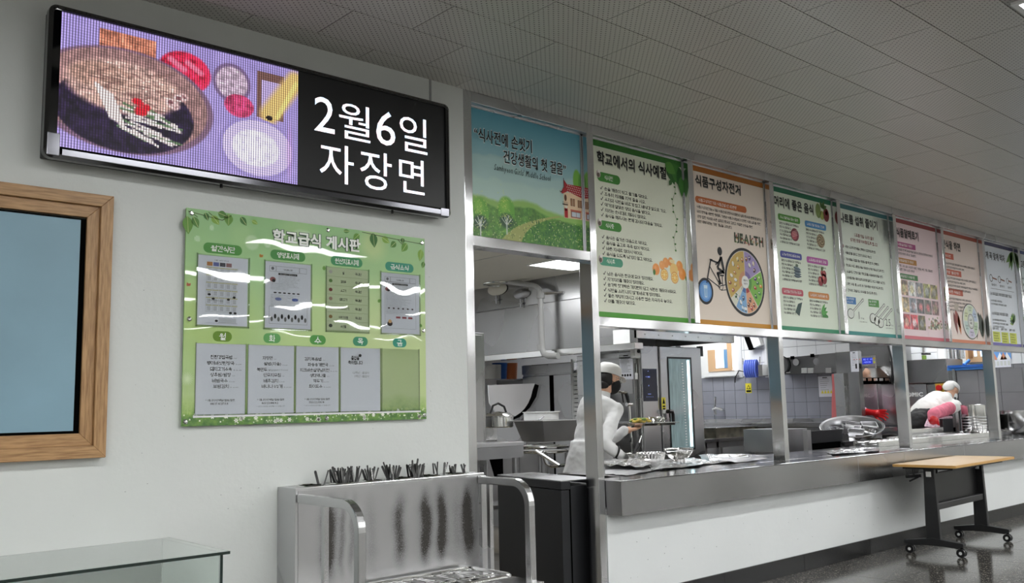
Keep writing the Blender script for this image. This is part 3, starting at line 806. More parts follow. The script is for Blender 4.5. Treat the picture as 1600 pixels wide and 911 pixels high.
nt.links.new(geo.outputs['Position'], wv.inputs['Vector']); nt.links.new(wv.outputs['Fac'], cr.inputs[0]); nt.links.new(cr.outputs[0], bb.inputs['Emission Color'])
sc = Sheet(Frame((0, SY + .0105, 0))); sc.parent = T
for t, x0, x1, za, zb in (('2', 2.008, 2.112, 2.428, 2.588), ('월', 2.134, 2.302, 2.420, 2.590), ('6', 2.335, 2.443, 2.426, 2.592), ('일', 2.468, 2.632, 2.420, 2.596),
                          ('자', 2.036, 2.212, 2.206, 2.384), ('장', 2.246, 2.421, 2.204, 2.386), ('면', 2.463, 2.612, 2.216, 2.386)):
    sc.text(t, x0, za, x1 - x0, zb - za, 'ledtext', 1, .0)

# ---- notice board
T = thing('notice_board', (2.06, W, 1.145), 'green leafy notice board of clear-topped acrylic screwed to the wall under the LED board', 'notice board')
BX0, BX1, BZ0, BZ1 = 1.468, 2.660, 1.143, 2.019; BY = W - .020
MB().box(BX0, BX1, BY, BY + .008, BZ0, BZ1, C(150, 190, 120)).build('backing_panel', T, bevel=.001)
bw, bh = BX1 - BX0, BZ1 - BZ0
cv = Canvas(bw, bh, .0058, (160, 196, 128)); U, V = cv.U / bw, cv.V / bh
g = np.zeros_like(cv.a); top = np.array((142, 190, 124)); bot = np.array((188, 208, 142))
t_ = np.clip(V + .1 * np.sin(U * 5), 0, 1)[..., None]; cv.a = bot * (1 - t_) + top * t_
for (u, v, r, c) in ((.42, .93, .10, (170, 206, 140)), (.20, .9, .06, (160, 200, 130)), (.75, .93, .08, (196, 212, 140)), (.85, .4, .3, (206, 218, 160)), (.5, .45, .3, (190, 212, 140)), (.1, .5, .2, (170, 196, 104))):
    cv.ell(u * bw, v * bh, r * bw, r * bw, c, .6, 0, .6)
for (u, v, r) in ((.43, .91, .045), (.455, .925, .03), (.24, .87, .03), (.30, .87, .014), (.04, .86, .012), (.09, .92, .01)): cv.ell(u * bw, v * bh, r * bw, r * bw, (206, 226, 190), .25, 0, .45)
m_ = np.clip((.045 + .03 * vnoise(cv.nr, cv.nc, 14, 3) - V) / .01, 0, 1); fld = vnoise(cv.nr, cv.nc, 2.5, 8)[..., None]
cv.put(m_, np.array((40, 84, 36)) * (1 - fld) + np.array((134, 176, 70)) * fld)
m_ = np.clip((.11 + .05 * vnoise(cv.nr, cv.nc, 20, 5) - V) / .08, 0, 1) * (1 - np.clip((.045 - V) / .01, 0, 1)) * .6
cv.put(m_, np.array((90, 140, 50)) * (1 - fld) + np.array((190, 214, 110)) * fld)
r_ = np.random.default_rng(9)
for q in range(150): cv.ell(r_.uniform(0, bw), r_.uniform(.005, .052), .004, .004, (236, 244, 210), .6)
ART = attr_mat('notice_board_print', .25, coat=0.8, spec=.5)
nt = ART.node_tree; n2 = nt.nodes.new('ShaderNodeTexNoise'); n2.inputs['Scale'].default_value = 5.5; n2.inputs['Detail'].default_value = 0
bp = nt.nodes.new('ShaderNodeBump'); bp.inputs['Strength'].default_value = .035; bp.inputs['Distance'].default_value = .03
g_ = nt.nodes.new('ShaderNodeNewGeometry'); nt.links.new(g_.outputs['Position'], n2.inputs['Vector']); nt.links.new(n2.outputs['Fac'], bp.inputs['Height']); nt.links.new(bp.outputs[0], nt.nodes['Principled BSDF'].inputs['Coat Normal'])
nt.nodes['Principled BSDF'].inputs['Coat Roughness'].default_value = 0.015
fb = Frame((0, BY, 0))
cv.build('printed_background', Frame((BX0, BY, BZ0)), 1, ART, T)
# leaves
S = Sheet(fb); LG = [C(86, 132, 62), C(104, 150, 66), C(70, 116, 60), C(130, 170, 74)]
for i, (u, v, L, wd, a) in enumerate(((1.496, 1.985, .050, .016, -1.1), (1.472, 1.985, .075, .022, -1.5), (1.545, 2.008, .035, .012, -1.15), (1.575, 2.0, .048, .016, -.85), (1.60, 2.015, .045, .016, -.3), (1.648, 2.016, .052, .020, -1.6),
        (1.70, 2.010, .045, .014, -.9), (1.75, 2.000, .032, .010, -.4), (2.20, 2.005, .034, .010, .1), (2.285, 2.000, .045, .016, -2.4), (2.36, 2.015, .070, .022, -1.45), (2.41, 2.0, .050, .016, -.5), (2.49, 1.985, .042, .016, -2.4),
        (2.555, 1.985, .054, .019, -2.2), (2.53, 2.01, .03, .012, -1.6), (2.640, 1.965, .060, .018, -1.75), (2.655, 1.905, .035, .012, -1.9), (1.492, 1.60, .0, .0, 0))):
    if L: S.leaf(u, v, L, wd, a, LG[i % 4], 2); S.line((u, v), (u + L * .9 * math.cos(a), v + L * .9 * math.sin(a)), .0016, C(186, 206, 130), 3)
for a, b_ in (((1.475, 2.005), (1.62, 1.985)), ((1.62, 1.985), (1.66, 2.01)), ((1.49, 2.0), (1.515, 1.985)), ((1.56, 2.012), (1.59, 1.99)), ((2.30, 2.012), (2.46, 2.0)), ((2.46, 2.0), (2.655, 1.99)), ((2.50, 1.998), (2.53, 1.975))): S.line(a, b_, .003, C(70, 84, 44), 2)
for (u, v, c1) in ((1.795, 1.846, C(196, 140, 70)), (1.482, 1.70, C(190, 110, 80))):
    S.leaf(u, v, .016, .005, 1.9, c1, 2); S.leaf(u, v, .016, .005, .9, c1, 2); S.leaf(u, v, .010, .003, 2.6, c1, 3)
for q in range(26):
    u, v = r_.uniform(BX0 + .02, BX1 - .02), r_.uniform(BZ0 + .008, BZ0 + .045)
    for k in range(6): S.leaf(u, v, .011, .003, k * math.pi / 3, C(240, 246, 226), 3)
for q in range(20): S.leaf(1.485, 1.33, .03, .0012, q * .314, C(206, 224, 180), 3)
S.line((1.486, 1.33), (1.49, 1.19), .002, C(170, 196, 120), 2)
for q, (u, v) in enumerate(((2.385, 1.69), (2.10, 1.815), (2.64, 1.585))): S.leaf(u, v, .022, .008, .6 + q, LG[1], 2)
# title and captions
S.text('학교급식 게시판', 1.846, 1.912, .446, .066, C(30, 72, 46), 3, .085)
S.text('학교급식 게시판', 1.848, 1.914, .442, .062, C(244, 248, 240), 4, .035)
for (x0, x1, t, c) in ((1.541, 1.709, '월간식단', C(76, 140, 62)), (1.838, 2.006, '영양표시제', C(76, 140, 72)), (2.134, 2.302, '원산지표시제', C(72, 146, 96)), (2.428, 2.592, '급식소식', C(64, 146, 118))):
    S.pill(x0, 1.843, x1, 1.886, c, 2); S.text(t, (x0 + x1) / 2, 1.8505, .105 if len(t) < 6 else .125, .027, C(244, 248, 240), 3, .015, 'C')
for (x0, x1, t, c) in ((1.588, 1.670, '월', C(100, 136, 40)), (1.810, 1.890, '화', C(96, 160, 90)), (2.030, 2.110, '수', C(80, 148, 70)), (2.250, 2.330, '목', C(64, 140, 104)), (2.468, 2.547, '금', C(56, 146, 124))):
    S.pill(x0, 1.482, x1, 1.524, c, 2); S.text(t, (x0 + x1) / 2, 1.4875, None, .030, C(244, 248, 240), 3, .012, 'C')
S.build('printed_artwork', T)
# acrylic sleeves and papers
def sleeve(x0, x1, z0, z1, par):
    m = MB(); w = .004; y0, y1 = BY - .006, BY - .001
    for q in ((x0, x0 + w, z0, z1), (x1 - w, x1, z0, z1), (x0, x1, z0, z0 + w)): m.box(q[0], q[1], y0, y1, q[2], q[3], 'acryl')
    m.box(x0 + .0005, x1 - .0005, y0 - .0012, y0, z0, z1 - .002, 'acryl')
    m.build('document_sleeve', par)
def acryl_mat():
    m = bpy.data.materials.new('clear_acrylic'); m.use_nodes = True; nt = m.node_tree
    for n in list(nt.nodes): nt.nodes.remove(n)
    o = nt.nodes.new('ShaderNodeOutputMaterial'); mx = nt.nodes.new('ShaderNodeMixShader'); tr = nt.nodes.new('ShaderNodeBsdfTransparent'); gl = nt.nodes.new('ShaderNodeBsdfGlossy')
    gl.inputs['Roughness'].default_value = .015; fr = nt.nodes.new('ShaderNodeFresnel'); fr.inputs[0].default_value = 1.45
    n = nt.nodes.new('ShaderNodeTexNoise'); n.inputs['Scale'].default_value = 6.5; n.inputs['Detail'].default_value = 0; g = nt.nodes.new('ShaderNodeNewGeometry')
    bp = nt.nodes.new('ShaderNodeBump'); bp.inputs['Strength'].default_value = .045; bp.inputs['Distance'].default_value = .02
    nt.links.new(g.outputs['Position'], n.inputs['Vector']); nt.links.new(n.outputs['Fac'], bp.inputs['Height']); nt.links.new(bp.outputs[0], gl.inputs['Normal'])
    tr.inputs[0].default_value = (.96, .97, .97, 1)
    nt.links.new(fr.outputs[0], mx.inputs[0]); nt.links.new(tr.outputs[0], mx.inputs[1]); nt.links.new(gl.outputs[0], mx.inputs[2]); nt.links.new(mx.outputs[0], o.inputs[0])
    return m
MT['acryl'] = acryl_mat()
DX = (1.514, 1.809, 2.107, 2.399)
for x in DX: sleeve(x, x + .229, 1.540, 1.838, T)
SXs = (1.516, 1.739, 1.960, 2.181, 2.402)
for x in SXs: sleeve(x, x + .217, 1.184, 1.476, T)
MB().box(1.512, 2.626, BY - .003, BY - .0005, 1.176, 1.184, 'white').build('pocket_ledge', T)
for (x, z) in ((1.488, 1.998), (2.118, 2.000), (2.642, 1.996), (1.488, 1.568), (2.645, 1.566), (1.482, 1.162), (2.115, 1.160), (2.646, 1.163)):
    m = MB(); m.lathe([(.0001, -.010), (.006, -.0095), (.0095, -.006), (.010, -.001), (.010, .002)], (x, BY, z), 16, 'chrome', Matrix.Rotation(math.radians(-90), 3, 'X')); m.build('standoff_screw', T, smooth=True)

def paper(x0, z0, w, h, label, m='paper'):
    ob = MB().box(x0, x0 + w, BY - .0042, BY - .0032, z0, z0 + h, m).build('paper_sheet')
    tag(ob, label, 'paper', 'papers on the notice board'); ob['_w'] = list(ob.location)
    s = Sheet(Frame((0, BY - .0043, 0))); s.parent = ob; return s
LZ = (1.412, 1.3875, 1.3635, 1.3405, 1.3165, 1.2935)
menus = [
 (0, 'white menu sheet under the Monday caption, leftmost in the lower row', [('친환경잡곡밥', 1.578, .094), ('팽이버섯된장국', 1.563, .118), ('돼지고기수육', 1.577, .094), ('상추쌈/쌈장', 1.578, .088), ('비빔국수', 1.587, .067), ('보쌈김치', 1.591, .067)], '881/37.4/217/3.8'),
 (1, 'white menu sheet under the Tuesday caption, second in the lower row', [('자장면', 1.806, .045), ('쌀밥(자율)', 1.812, .080), ('북만두', 1.780, .048), ('단무지무침', 1.811, .079), ('배추김치', 1.812, .066), ('바나나 1/2개', 1.803, .096)], '865/23/188/4.2'),
 (2, 'white menu sheet under the Wednesday caption, middle of the lower row', [('김치볶음밥', 2.003, .084), ('파송송계란국', 2.019, .102), ('지코바순살양념치킨', 1.981, .145), ('생미역나물', 2.030, .079), ('깍두기', 2.046, .048), ('화이트슈', 2.025, .067)], '755/22/191/4'),
]
for i, lb, rows, nut in menus:
    x = SXs[i] + .003; s = paper(x, 1.187, .211, .285, lb)
    for (t, u, w), z in zip(rows, LZ): s.text(t, u, z - .002, w, .0165, 'ink', 1, .014)
    for r, (t, u, w) in enumerate(rows): s.text('5.6.10', u + w + .006, LZ[r], .012 + .012 * (r % 3), .004, 'greyink', 1)
    if i == 1: s.text('돼지고기,닭고기 1.5.6.10', 1.832, LZ[2] + .002, .092, .006, 'greyink', 1)
    s.text('* 에너지/단백질/칼슘/철분', x + .104, 1.239, .125, .0095, 'ink', 1, .01, 'C'); s.text(nut, x + .100, 1.2255, .075, .009, 'ink', 1, .01, 'C')
    if i: s.text('* 상기 식단은 변경될 수 있습니다', x + .104, 1.2135, .13, .006, 'greyink', 1, 0, 'C')
s = paper(SXs[3] + .003, 1.187, .211, .285, 'white sheet with a short bold graduation greeting, under the Thursday caption')
s.text('졸업을', 2.238, 1.417, .044, .020, 'ink', 1, .03); s.text('축하합니다', 2.222, 1.397, .078, .018, 'ink', 1, .03)
s.poly([(2.276, 1.440), (2.286, 1.446), (2.296, 1.440), (2.286, 1.434)], 'ink', 1); s.rect(2.279, 1.432, 2.292, 1.438, 'ink', 1)
s.text('1,2학년 : 졸업식', 2.248, 1.355, .085, .011, 'greyink', 1); s.text('3학년 : 졸업식', 2.256, 1.339, .077, .011, 'greyink', 1)
# document 1: monthly plan grid
s = paper(DX[0] + .006, 1.547, .215, .285, 'white monthly meal grid sheet at the upper left of the notice board')
s.text('2월 식단 안내', 1.588, 1.812, .06, .006, 'ink', 1)
for c_, colr in enumerate((C(190, 130, 70), C(96, 104, 170), C(60, 60, 70), C(150, 110, 110))): s.rect(1.556 + .0275 * c_, 1.790, 1.580 + .0275 * c_, 1.806, colr, 1)
for r in range(6):
    z = 1.785 - .031 * r
    for c_ in range(5):
        u = 1.554 + .0275 * c_; s.rect(u, z - .004, u + .0255, z, C(190, 186, 140), 1); s.rect(u, z - .0285, u + .0255, z - .0278, 'greyink', 1); s.rect(u, z - .0285, u + .0006, z, 'greyink', 1)
        for q in range(4): s.rect(u + .005, z - .009 - .0045 * q, u + .020, z - .0075 - .0045 * q, 'greyink', 1)
for (u, v) in ((1.568, 1.672), (1.585, 1.655), (1.650, 1.655), (1.66, 1.60), (1.60, 1.565), (1.68, 1.60), (1.675, 1.665)):
    s.ell(u, v, .007, .005, 'ink', 2, 8)
s.text('다양하게 편식하지 않아요', 1.566, 1.645, .062, .006, 'ink', 2)
s.rect(1.554, 1.555, 1.690, 1.5556, 'greyink', 1); s.rect(1.607, 1.557, 1.690, 1.5576, 'greyink', 1)
for q in range(4): s.rect(1.61, 1.560 + .005 * q, 1.685, 1.5615 + .005 * q, 'greyink', 1)
# documents 2 and 4: school letters
def letter(idx, lb, sec):
    x = DX[idx] + .006; s = paper(x, 1.547, .217, .285, lb)
    def frame(u0, v0, u1, v1, w=.0008):
        s.rect(u0, v0, u1, v0 + w, 'ink', 1); s.rect(u0, v1 - w, u1, v1, 'ink', 1); s.rect(u0, v0, u0 + w, v1, 'ink', 1); s.rect(u1 - w, v0, u1, v1, 'ink', 1)
    frame(x + .018, 1.790, x + .048, 1.814); frame(x + .05, 1.790, x + .160, 1.814); frame(x + .162, 1.790, x + .196, 1.814)
    s.ell(x + .033, 1.803, .007, .007, 'greyink', 1, 12); s.text('가정통신문', x + .105, 1.796, .045, .008, 'ink', 1, .01, 'C')
    s.rect(x + .06, 1.776, x + .150, 1.785, 'ink', 1); s.text('학교급식 영양소식', x + .105, 1.777, .075, .006, C(240, 240, 240), 2, 0, 'C')
    s.ell(x + .034, 1.755, .014, .011, C(150, 90, 90), 1, 12); s.ell(x + .038, 1.750, .008, .007, 'ink', 2, 10)
    r2 = random.Random(idx)
    for q in range(22):
        z = 1.768 - .0062 * q
        if sec == 0 and 9 < q < 13: continue
        w_ = r2.uniform(.08, .15) if q > 4 else r2.uniform(.08, .11)
        u = x + (.058 if q < 5 else .022)
        s.text('식품의 영양성분을 확인하고 선택하여 건강한 식생활을 실천합시다'[:int(18 + w_ * 60)], u, z, w_, .0035, 'ink' if q % 5 == 0 else 'greyink', 1)
    for q in range(6):
        s.ell(x + .045 + .022 * q, 1.699, .008, .003, 'ink', 2, 8) if sec == 0 else s.ell(x + .04 + .027 * q, 1.665, .006, .004, C(60, 40, 44), 2, 8)
    if sec == 0:
        for u, c_ in ((x + .06, C(120, 130, 180)), (x + .14, C(90, 110, 180))): s.ell(u, 1.672, .016, .007, c_, 2, 10)
        for q in range(11): s.ell(x + .03 + .016 * q, 1.585 + .012 * (q % 2), .006, .011, 'ink' if q % 2 else C(110, 110, 110), 2, 7)
        frame(x + .018, 1.565, x + .200, 1.64)
    else:
        for q in range(3): s.rect(x + .08 + .035 * q, 1.618, x + .105 + .035 * q, 1.627, C(150, 60, 70), 2)
        s.ell(x + .045, 1.592, .015, .012, C(50, 36, 34), 2, 12); s.ell(x + .045, 1.602, .010, .009, C(210, 170, 120), 3, 10)
        frame(x + .018, 1.570, x + .196, 1.790, .0006)
letter(1, 'white school letter with dark pictures near its foot, second in the upper row', 0)
letter(3, 'white school letter at the upper right of the notice board, beside its edge', 1)
s = paper(DX[2] + .006, 1.547, .217, .285, 'pale green table sheet of ingredient origins, third in the upper row', C(206, 218, 178))
for r, (a, c_) in enumerate((('쌀', '국내산'), ('김치류', '국내산'), ('소고기', '국내산'), ('돼지고기', '국내산'), ('닭·오리고기', '국내산'), ('식육가공품', '국내산'), ('수산물', '별도표시'))):
    z = 1.812 - .0405 * r; s.rect(DX[2] + .008, z - .021, DX[2] + .221, z - .0198, C(150, 176, 120), 1)
    s.text(a, 2.198, z - .008, .011 * max(1, len(a)) * .9, .0135, 'ink', 1, .02, 'C'); s.text(c_, 2.277, z - .008, .036, .0135, 'ink', 1, .02, 'C')
    s.ell(2.132, z, .0095, .008, (C(190, 190, 180), C(100, 140, 70), C(130, 60, 50), C(170, 140, 120), C(200, 200, 180), C(150, 120, 60), C(60, 70, 50))[r], 1, 12)

# ================================================================ CUTLERY STAND
T = thing('cutlery_stand', (2.4, 3.3, 0), 'stained stainless steel cutlery and tray stand with two bent handrails against the wall', 'stand')
m = MB(); m.box(1.892, 2.905, 3.432, W - .002, 0, .880, 'steel'); m.build('cabinet_body', T, bevel=.003)
MB().box(1.905, 2.870, 3.4295, 3.432, .45, .868, 'stained').build('splash_panel', T)
MB().box(2.862, 2.895, 3.405, 3.432, .0, .868, 'steel').build('side_flange', T, bevel=.002)
for z in (.74, .62, .50): MB().cyl((2.868, 3.418, z), (2.862, 3.418, z), .004, m='dull').build('bolt', T)
MB().cyl((2.885, 3.425, .850), (2.885, 3.395, .850), .014, m='dull').build('rail_bracket', T)
def rail(x, yb, ym, z, nm):
    pts = [(x, 3.428, z), (x, yb + .10, z)] + [(x, yb + .10 - .10 * math.sin(a), z - .10 + .10 * math.cos(a)) for a in [math.radians(q) for q in range(10, 91, 10)]] + [(x, yb, 0)]
    r = MB().tube(pts, .0175, square=True, m='steel').build('handrail', T, smooth=False, bevel=.004)
    MB().tube([(x, ym, z - .017), (x, ym, 0)], .0105, square=True, m='steel').build('rail_post', T)
rail(1.915, 2.985, 3.235, .838, 'l'); rail(2.875, 3.085, 3.36, .848, 'r')
MB().box(1.93, 2.86, 2.99, 3.4295, .415, .43, 'bright').build('basin_deck', T)
b = MB()
def loop(x0, x1, y0, y1, z, r, m='bright'):
    P = [(p[0], p[1], z) for p in rrect(x0, x1, y0, y1, min(.04, (x1 - x0) / 3))]; b.tube(P + [P[0]], r, 8, m)
loop(2.10, 2.78, 3.10, 3.40, .455, .009)
b.build('tray_rack', T, smooth=True)
for i in range(6):
    b = MB(); x = 2.14 + .108 * i
    loop(x, x + .09, 3.20, 3.37, .452, .004); loop(x + .012, x + .078, 3.22, 3.35, .436, .003)
    b.box(x + .02, x + .07, 3.23, 3.34, .431, .437, 'mirror')
    b.build('cup_rest', T, smooth=True)
# cup openings in the top
for i in range(6):
    x = 2.005 + .155 * i
    m = MB(); m.lathe([(.050, .0), (.054, .004), (.058, .0)], (x, 3.508, .880), 24, 'bright'); m.lathe([(.0001, .0012), (.050, .0012)], (x, 3.508, .880), 24, 'void'); m.build('cup_opening', T, smooth=True)
# chopsticks and spoons, one by one
bund = [('in the thick leftmost bundle', 2.150, 26, .044, .066), ('beside the leftmost bundle', 2.215, 12, .03, .07), ('in the second bundle from the left', 2.305, 13, .026, .060), ('in the third bundle from the left', 2.420, 16, .030, .066),
        ('in the fourth, dense bundle', 2.545, 26, .042, .062), ('in the sparse fifth bundle', 2.700, 6, .022, .062), ('in the short sixth bundle', 2.765, 10, .022, .045), ('in the last bundle on the right', 2.835, 3, .012, .045), ('leaning alone by the left opening', 2.06, 2, .012, .060)]
MT['cutlery'] = mat('dark_cutlery_steel', (.11, .11, .11, 1), .4, 1.0)
MT['cutlery2'] = mat('bright_cutlery_steel', (.6, .6, .6, 1), .25, 1.0)
proto = MB().cyl((0, 0, -.075), (0, 0, .0), .0025, .0035, 8, 'cutlery').ell((0, 0, 0), (.0042, .0042, .002), 'cutlery', 8, 4).build('chopstick', smooth=True, origin=(0, 0, 0))
proto2 = MB().cyl((0, 0, -.075), (0, 0, .0), .0025, .0032, 8, 'cutlery2').build('chopstick', smooth=True, origin=(0, 0, 0))
proto3 = MB().box(-.0055, .0055, -.001, .001, -.075, -.004, 'cutlery').cyl((0, -.001, -.004), (0, .001, -.004), .0055, None, 10, 'cutlery').build('spoon', origin=(0, 0, 0))
random.seed(11)
used = set()
for nm, x, n, sp, hh in bund:
    for i in range(n):
        f = (i / max(1, n - 1) - .5) * 2; src = proto3 if (i % 3 == 0) else (proto2 if i % 9 == 4 else proto)
        if src in used: o = src.copy(); col.objects.link(o)
        else: o = src; used.add(src)
        lean = f * .38 + random.uniform(-.12, .12); dy = random.uniform(-.022, .022)
        h = hh * .9 + random.uniform(-.008, .008) + (.02 if random.random() < .04 else 0)
        o.rotation_euler = (random.uniform(-.12, .12), lean, random.uniform(-.5, .5))
        bx, by, bz = x + f * sp * .55, 3.505 + dy, .880
        o.location = (bx + math.sin(lean) * h, by, bz + math.cos(lean) * h)
        kind = 'spoon' if src is proto3 else 'chopstick'
        tag(o, ('steel spoon handle ' if kind == 'spoon' else ('bright steel chopstick ' if src is proto2 else 'dark steel chopstick ')) + 'standing ' + nm + ' on the cutlery stand', kind, 'chopsticks and spoons on the cutlery stand')

# ================================================================ GLASS CASE
GY0, GY1, GX1, GZ = 3.055, W - .004, 1.428, .722
T = thing('glass_case', (.5, 3.32, 0), 'clear glass display case with dark green edges at the bottom left, against the wall', 'display case')
m = MB(); m.box(-.6, GX1 + .006, GY0 - .002, GY1, GZ - .008, GZ, 'glass'); m.build('top_pane', T)
MB().box(-.6, GX1 + .0075, GY0 - .0055, GY0 - .0025, GZ - .0095, GZ + .0005, 'glassedge').build('front_edge', T)
MB().box(GX1 + .0065, GX1 + .0085, GY0 - .002, GY1, GZ - .0085, GZ, MT['glassedge']).build('side_edge', T)
MB().box(-.6, GX1 - .022, GY0 + .012, GY0 + .018, .02, GZ - .010, 'glass').build('front_pane', T)
MB().box(GX1 - .020, GX1 - .014, GY0 + .012, GY1 - .002, .02, GZ - .010, 'glass').build('side_pane', T)
MB().box(GX1 - .021, GX1 - .013, GY0 + .006, GY0 + .0115, .02, GZ - .010, 'glassedge').build('corner_edge', T)
MB().box(-.6, GX1 - .01, GY0 + .005, GY1 - .002, .0, .02, 'white').build('base', T)

# ================================================================ SERVING COUNTER
T = thing('serving_counter', (8, 3.9, .575), 'long stainless steel serving counter running under the row of menu signs', 'counter')
CX0, CX1, CY0, CY1 = 3.932, 11.15, 3.466, 4.20
CX2 = 4.16   # where the kitchen half of the counter begins
MB().box(CX0, 14.4, CY0, CY0 + .002, .575, .766, 'fascia').build('fascia', T)
MB().box(CX0, CX0 + .002, CY0 + .002, W - .002, .575, .766, 'dull').build('end_panel', T)
MB().box(CX0 + .002, 14.4, CY0 + .002, W - .002, .575, .58, 'dull').build('soffit', T)
b = MB().box(CX0, 14.4, CY0, W + .09, .760, .768, 'mirror'); b.box(CX2, CX1, W + .09, CY1, .760, .768, 'mirror'); b.build('worktop', T, bevel=.002)
MB().box(CX2, CX1, CY1 - .02, CY1 - .005, 0, .758, 'darksteel').build('kitchen_side_panel', T)
MB().box(CX2, CX2 + .01, W + .1, CY1 - .02, 0, .758, 'darksteel').build('side_panel', T)
for x in (6.62, 8.55, 10.5): MB().box(x, x + .0025, CY0 - .0006, CY0, .576, .765, 'dull').build('seam', T)

# dark cabinet in the doorway
a0 = (3.735, 3.74); ang = math.radians(-11)
def rot(p, c=a0, a=ang): dx, dy = p[0] - c[0], p[1] - c[1]; return (c[0] + dx * math.cos(a) - dy * math.sin(a), c[1] + dx * math.sin(a) + dy * math.cos(a))
T = thing('dark_cabinet', (3.95, 4.1, 0), 'dark steel cabinet on short feet standing in the doorway at the end of the counter', 'cabinet')
def rbox(x0, x1, y0, y1, z0, z1, m): 
    P = [rot(p) for p in ((x0, y0), (x1, y0), (x1, y1), (x0, y1))]
    return MB().hexa([(p[0], p[1], z0) for p in P], [(p[0], p[1], z1) for p in P], m)
rbox(3.735, 3.79, 3.745, 4.46, .10, .715, 'darksteel').build('side_panel', T, bevel=.002)
rbox(3.732, 3.795, 3.74, 4.465, .72, .765, 'darksteel').build('top_rim', T, bevel=.002)
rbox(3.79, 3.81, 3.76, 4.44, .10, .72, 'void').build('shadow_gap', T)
rbox(3.81, 4.00, 3.76, 4.44, .10, .735, 'darksteel').build('inner_panel', T, bevel=.002)
rbox(3.735, 4.00, 3.745, 4.46, .766, .770, 'steel').build('top_sheet', T)
for (x, y) in ((3.77, 3.80), (3.77, 4.40), (3.90, 3.80)):
    p = rot((x, y)); MB().cyl((p[0], p[1], 0), (p[0], p[1], .10), .018, m='black').build('foot', T)

# ================================================================ FOLDING DESK
T = thing('folding_desk', (7.7, 3.2, 0), 'wood-topped folding desk on black wheeled legs standing against the counter', 'desk')
dz = .685
def dk(x, y): # slight turn of the desk
    c = (7.7, 3.2); a = math.radians(2.0); return (c[0] + (x - c[0]) * math.cos(a) - (y - c[1]) * math.sin(a), c[1] + (x - c[0]) * math.sin(a) + (y - c[1]) * math.cos(a))
def dbox(x0, x1, y0, y1, z0, z1, m, nm, par, bevel=.003):
    P = [dk(*p) for p in ((x0, y0), (x1, y0), (x1, y1), (x0, y1))]
    return MB().hexa([(p[0], p[1], z0) for p in P], [(p[0], p[1], z1) for p in P], m).build(nm, par, bevel=bevel)
top = dbox(7.06, 8.34, 2.965, 3.43, dz - .022, dz, 'deskwood', 'tabletop', T, .006)
dbox(7.058, 8.342, 2.958, 2.966, dz - .021, dz - .001, 'deskedge', 'edge_band', top, .002)
dbox(7.052, 7.060, 2.962, 3.43, dz - .021, dz - .001, 'deskedge', 'edge_band', top, .002)
dbox(7.16, 8.24, 3.02, 3.40, dz - .042, dz - .023, 'blackmetal', 'top_bracket', T)
for k, x in enumerate((7.17, 8.17)):
    c = MB(); w = .042
    c.hexa([(*dk(x, 3.155), .09), (*dk(x + w, 3.155), .09), (*dk(x + w, 3.265), .09), (*dk(x, 3.265), .09)],
           [(*dk(x, 3.165), dz - .04), (*dk(x + w, 3.165), dz - .04), (*dk(x + w, 3.245), dz - .04), (*dk(x, 3.245), dz - .04)], 'blackmetal')
    c.build('column', T, bevel=.004)
    f = MB()
    prof = [(2.99, .082), (3.03, .062), (3.14, .070), (3.28, .070), (3.38, .062), (3.43, .075), (3.43, .098), (3.28, .118), (3.21, .128), (3.14, .118), (2.99, .102)]
    f.hexa([(*dk(x - .008, p[0]), p[1]) for p in prof], [(*dk(x + w + .008, p[0]), p[1]) for p in prof], 'blackmetal')
    ft = f.build('foot', T, bevel=.003)
    for y in (3.015, 3.395):
        cs = MB()
        for s_ in (-.016, .016):
            p0 = dk(x + w / 2 + s_ - .010, y); p1 = dk(x + w / 2 + s_ + .010, y); cs.cyl((*p0, .032), (*p1, .032), .031, n=18, m='black'); 
            q0 = dk(x + w / 2 + s_ - .0115, y); q1 = dk(x + w / 2 + s_ + .0115, y); cs.cyl((*q0, .032), (*q1, .032), .012, n=12, m='white')
        cs.box(dk(x + w / 2, y)[0] - .005, dk(x + w / 2, y)[0] + .005, dk(x, y)[1] - .012, dk(x, y)[1] + .012, .05, .085, 'blackmetal')
        cs.build('caster', ft, smooth=True)
    pc = dk(x - .004, 3.205); MB().box(pc[0] - .004, pc[0] + .004, pc[1] - .020, pc[1] + .020, dz - .098, dz - .058, 'white').build('white_cap', T, bevel=.003)
dbox(7.21, 8.17, 3.215, 3.225, dz - .33, dz - .075, 'black', 'modesty_panel', T, .001)
dbox(7.21, 8.17, 3.17, 3.215, .335, .385, 'blackmetal', 'crossbar', T, .006)
dbox(7.21, 8.17, 3.205, 3.215, dz - .085, dz - .075, 'blackmetal', 'upper_rail', T)
m = MB(); p = dk(7.16, 3.26); m.cyl((p[0], p[1], dz - .09), (p[0] - .02, p[1] + .11, dz - .10), .012, m='black'); m.cyl((p[0], p[1] + .02, dz - .10), (p[0] - .01, p[1] + .09, dz - .135), .007, m='black')
m.cyl((p[0] - .01, p[1] + .06, dz - .045), (p[0] - .01, p[1] + .05, dz - .09), .006, m='black'); m.build('fold_lever', T, smooth=True)
dbox(7.98, 8.0, 3.19, 3.21, dz - .08, dz - .04, 'blackmetal', 'stay', T); dbox(7.3, 7.32, 3.19, 3.21, dz - .08, dz - .04, 'blackmetal', 'stay', T)

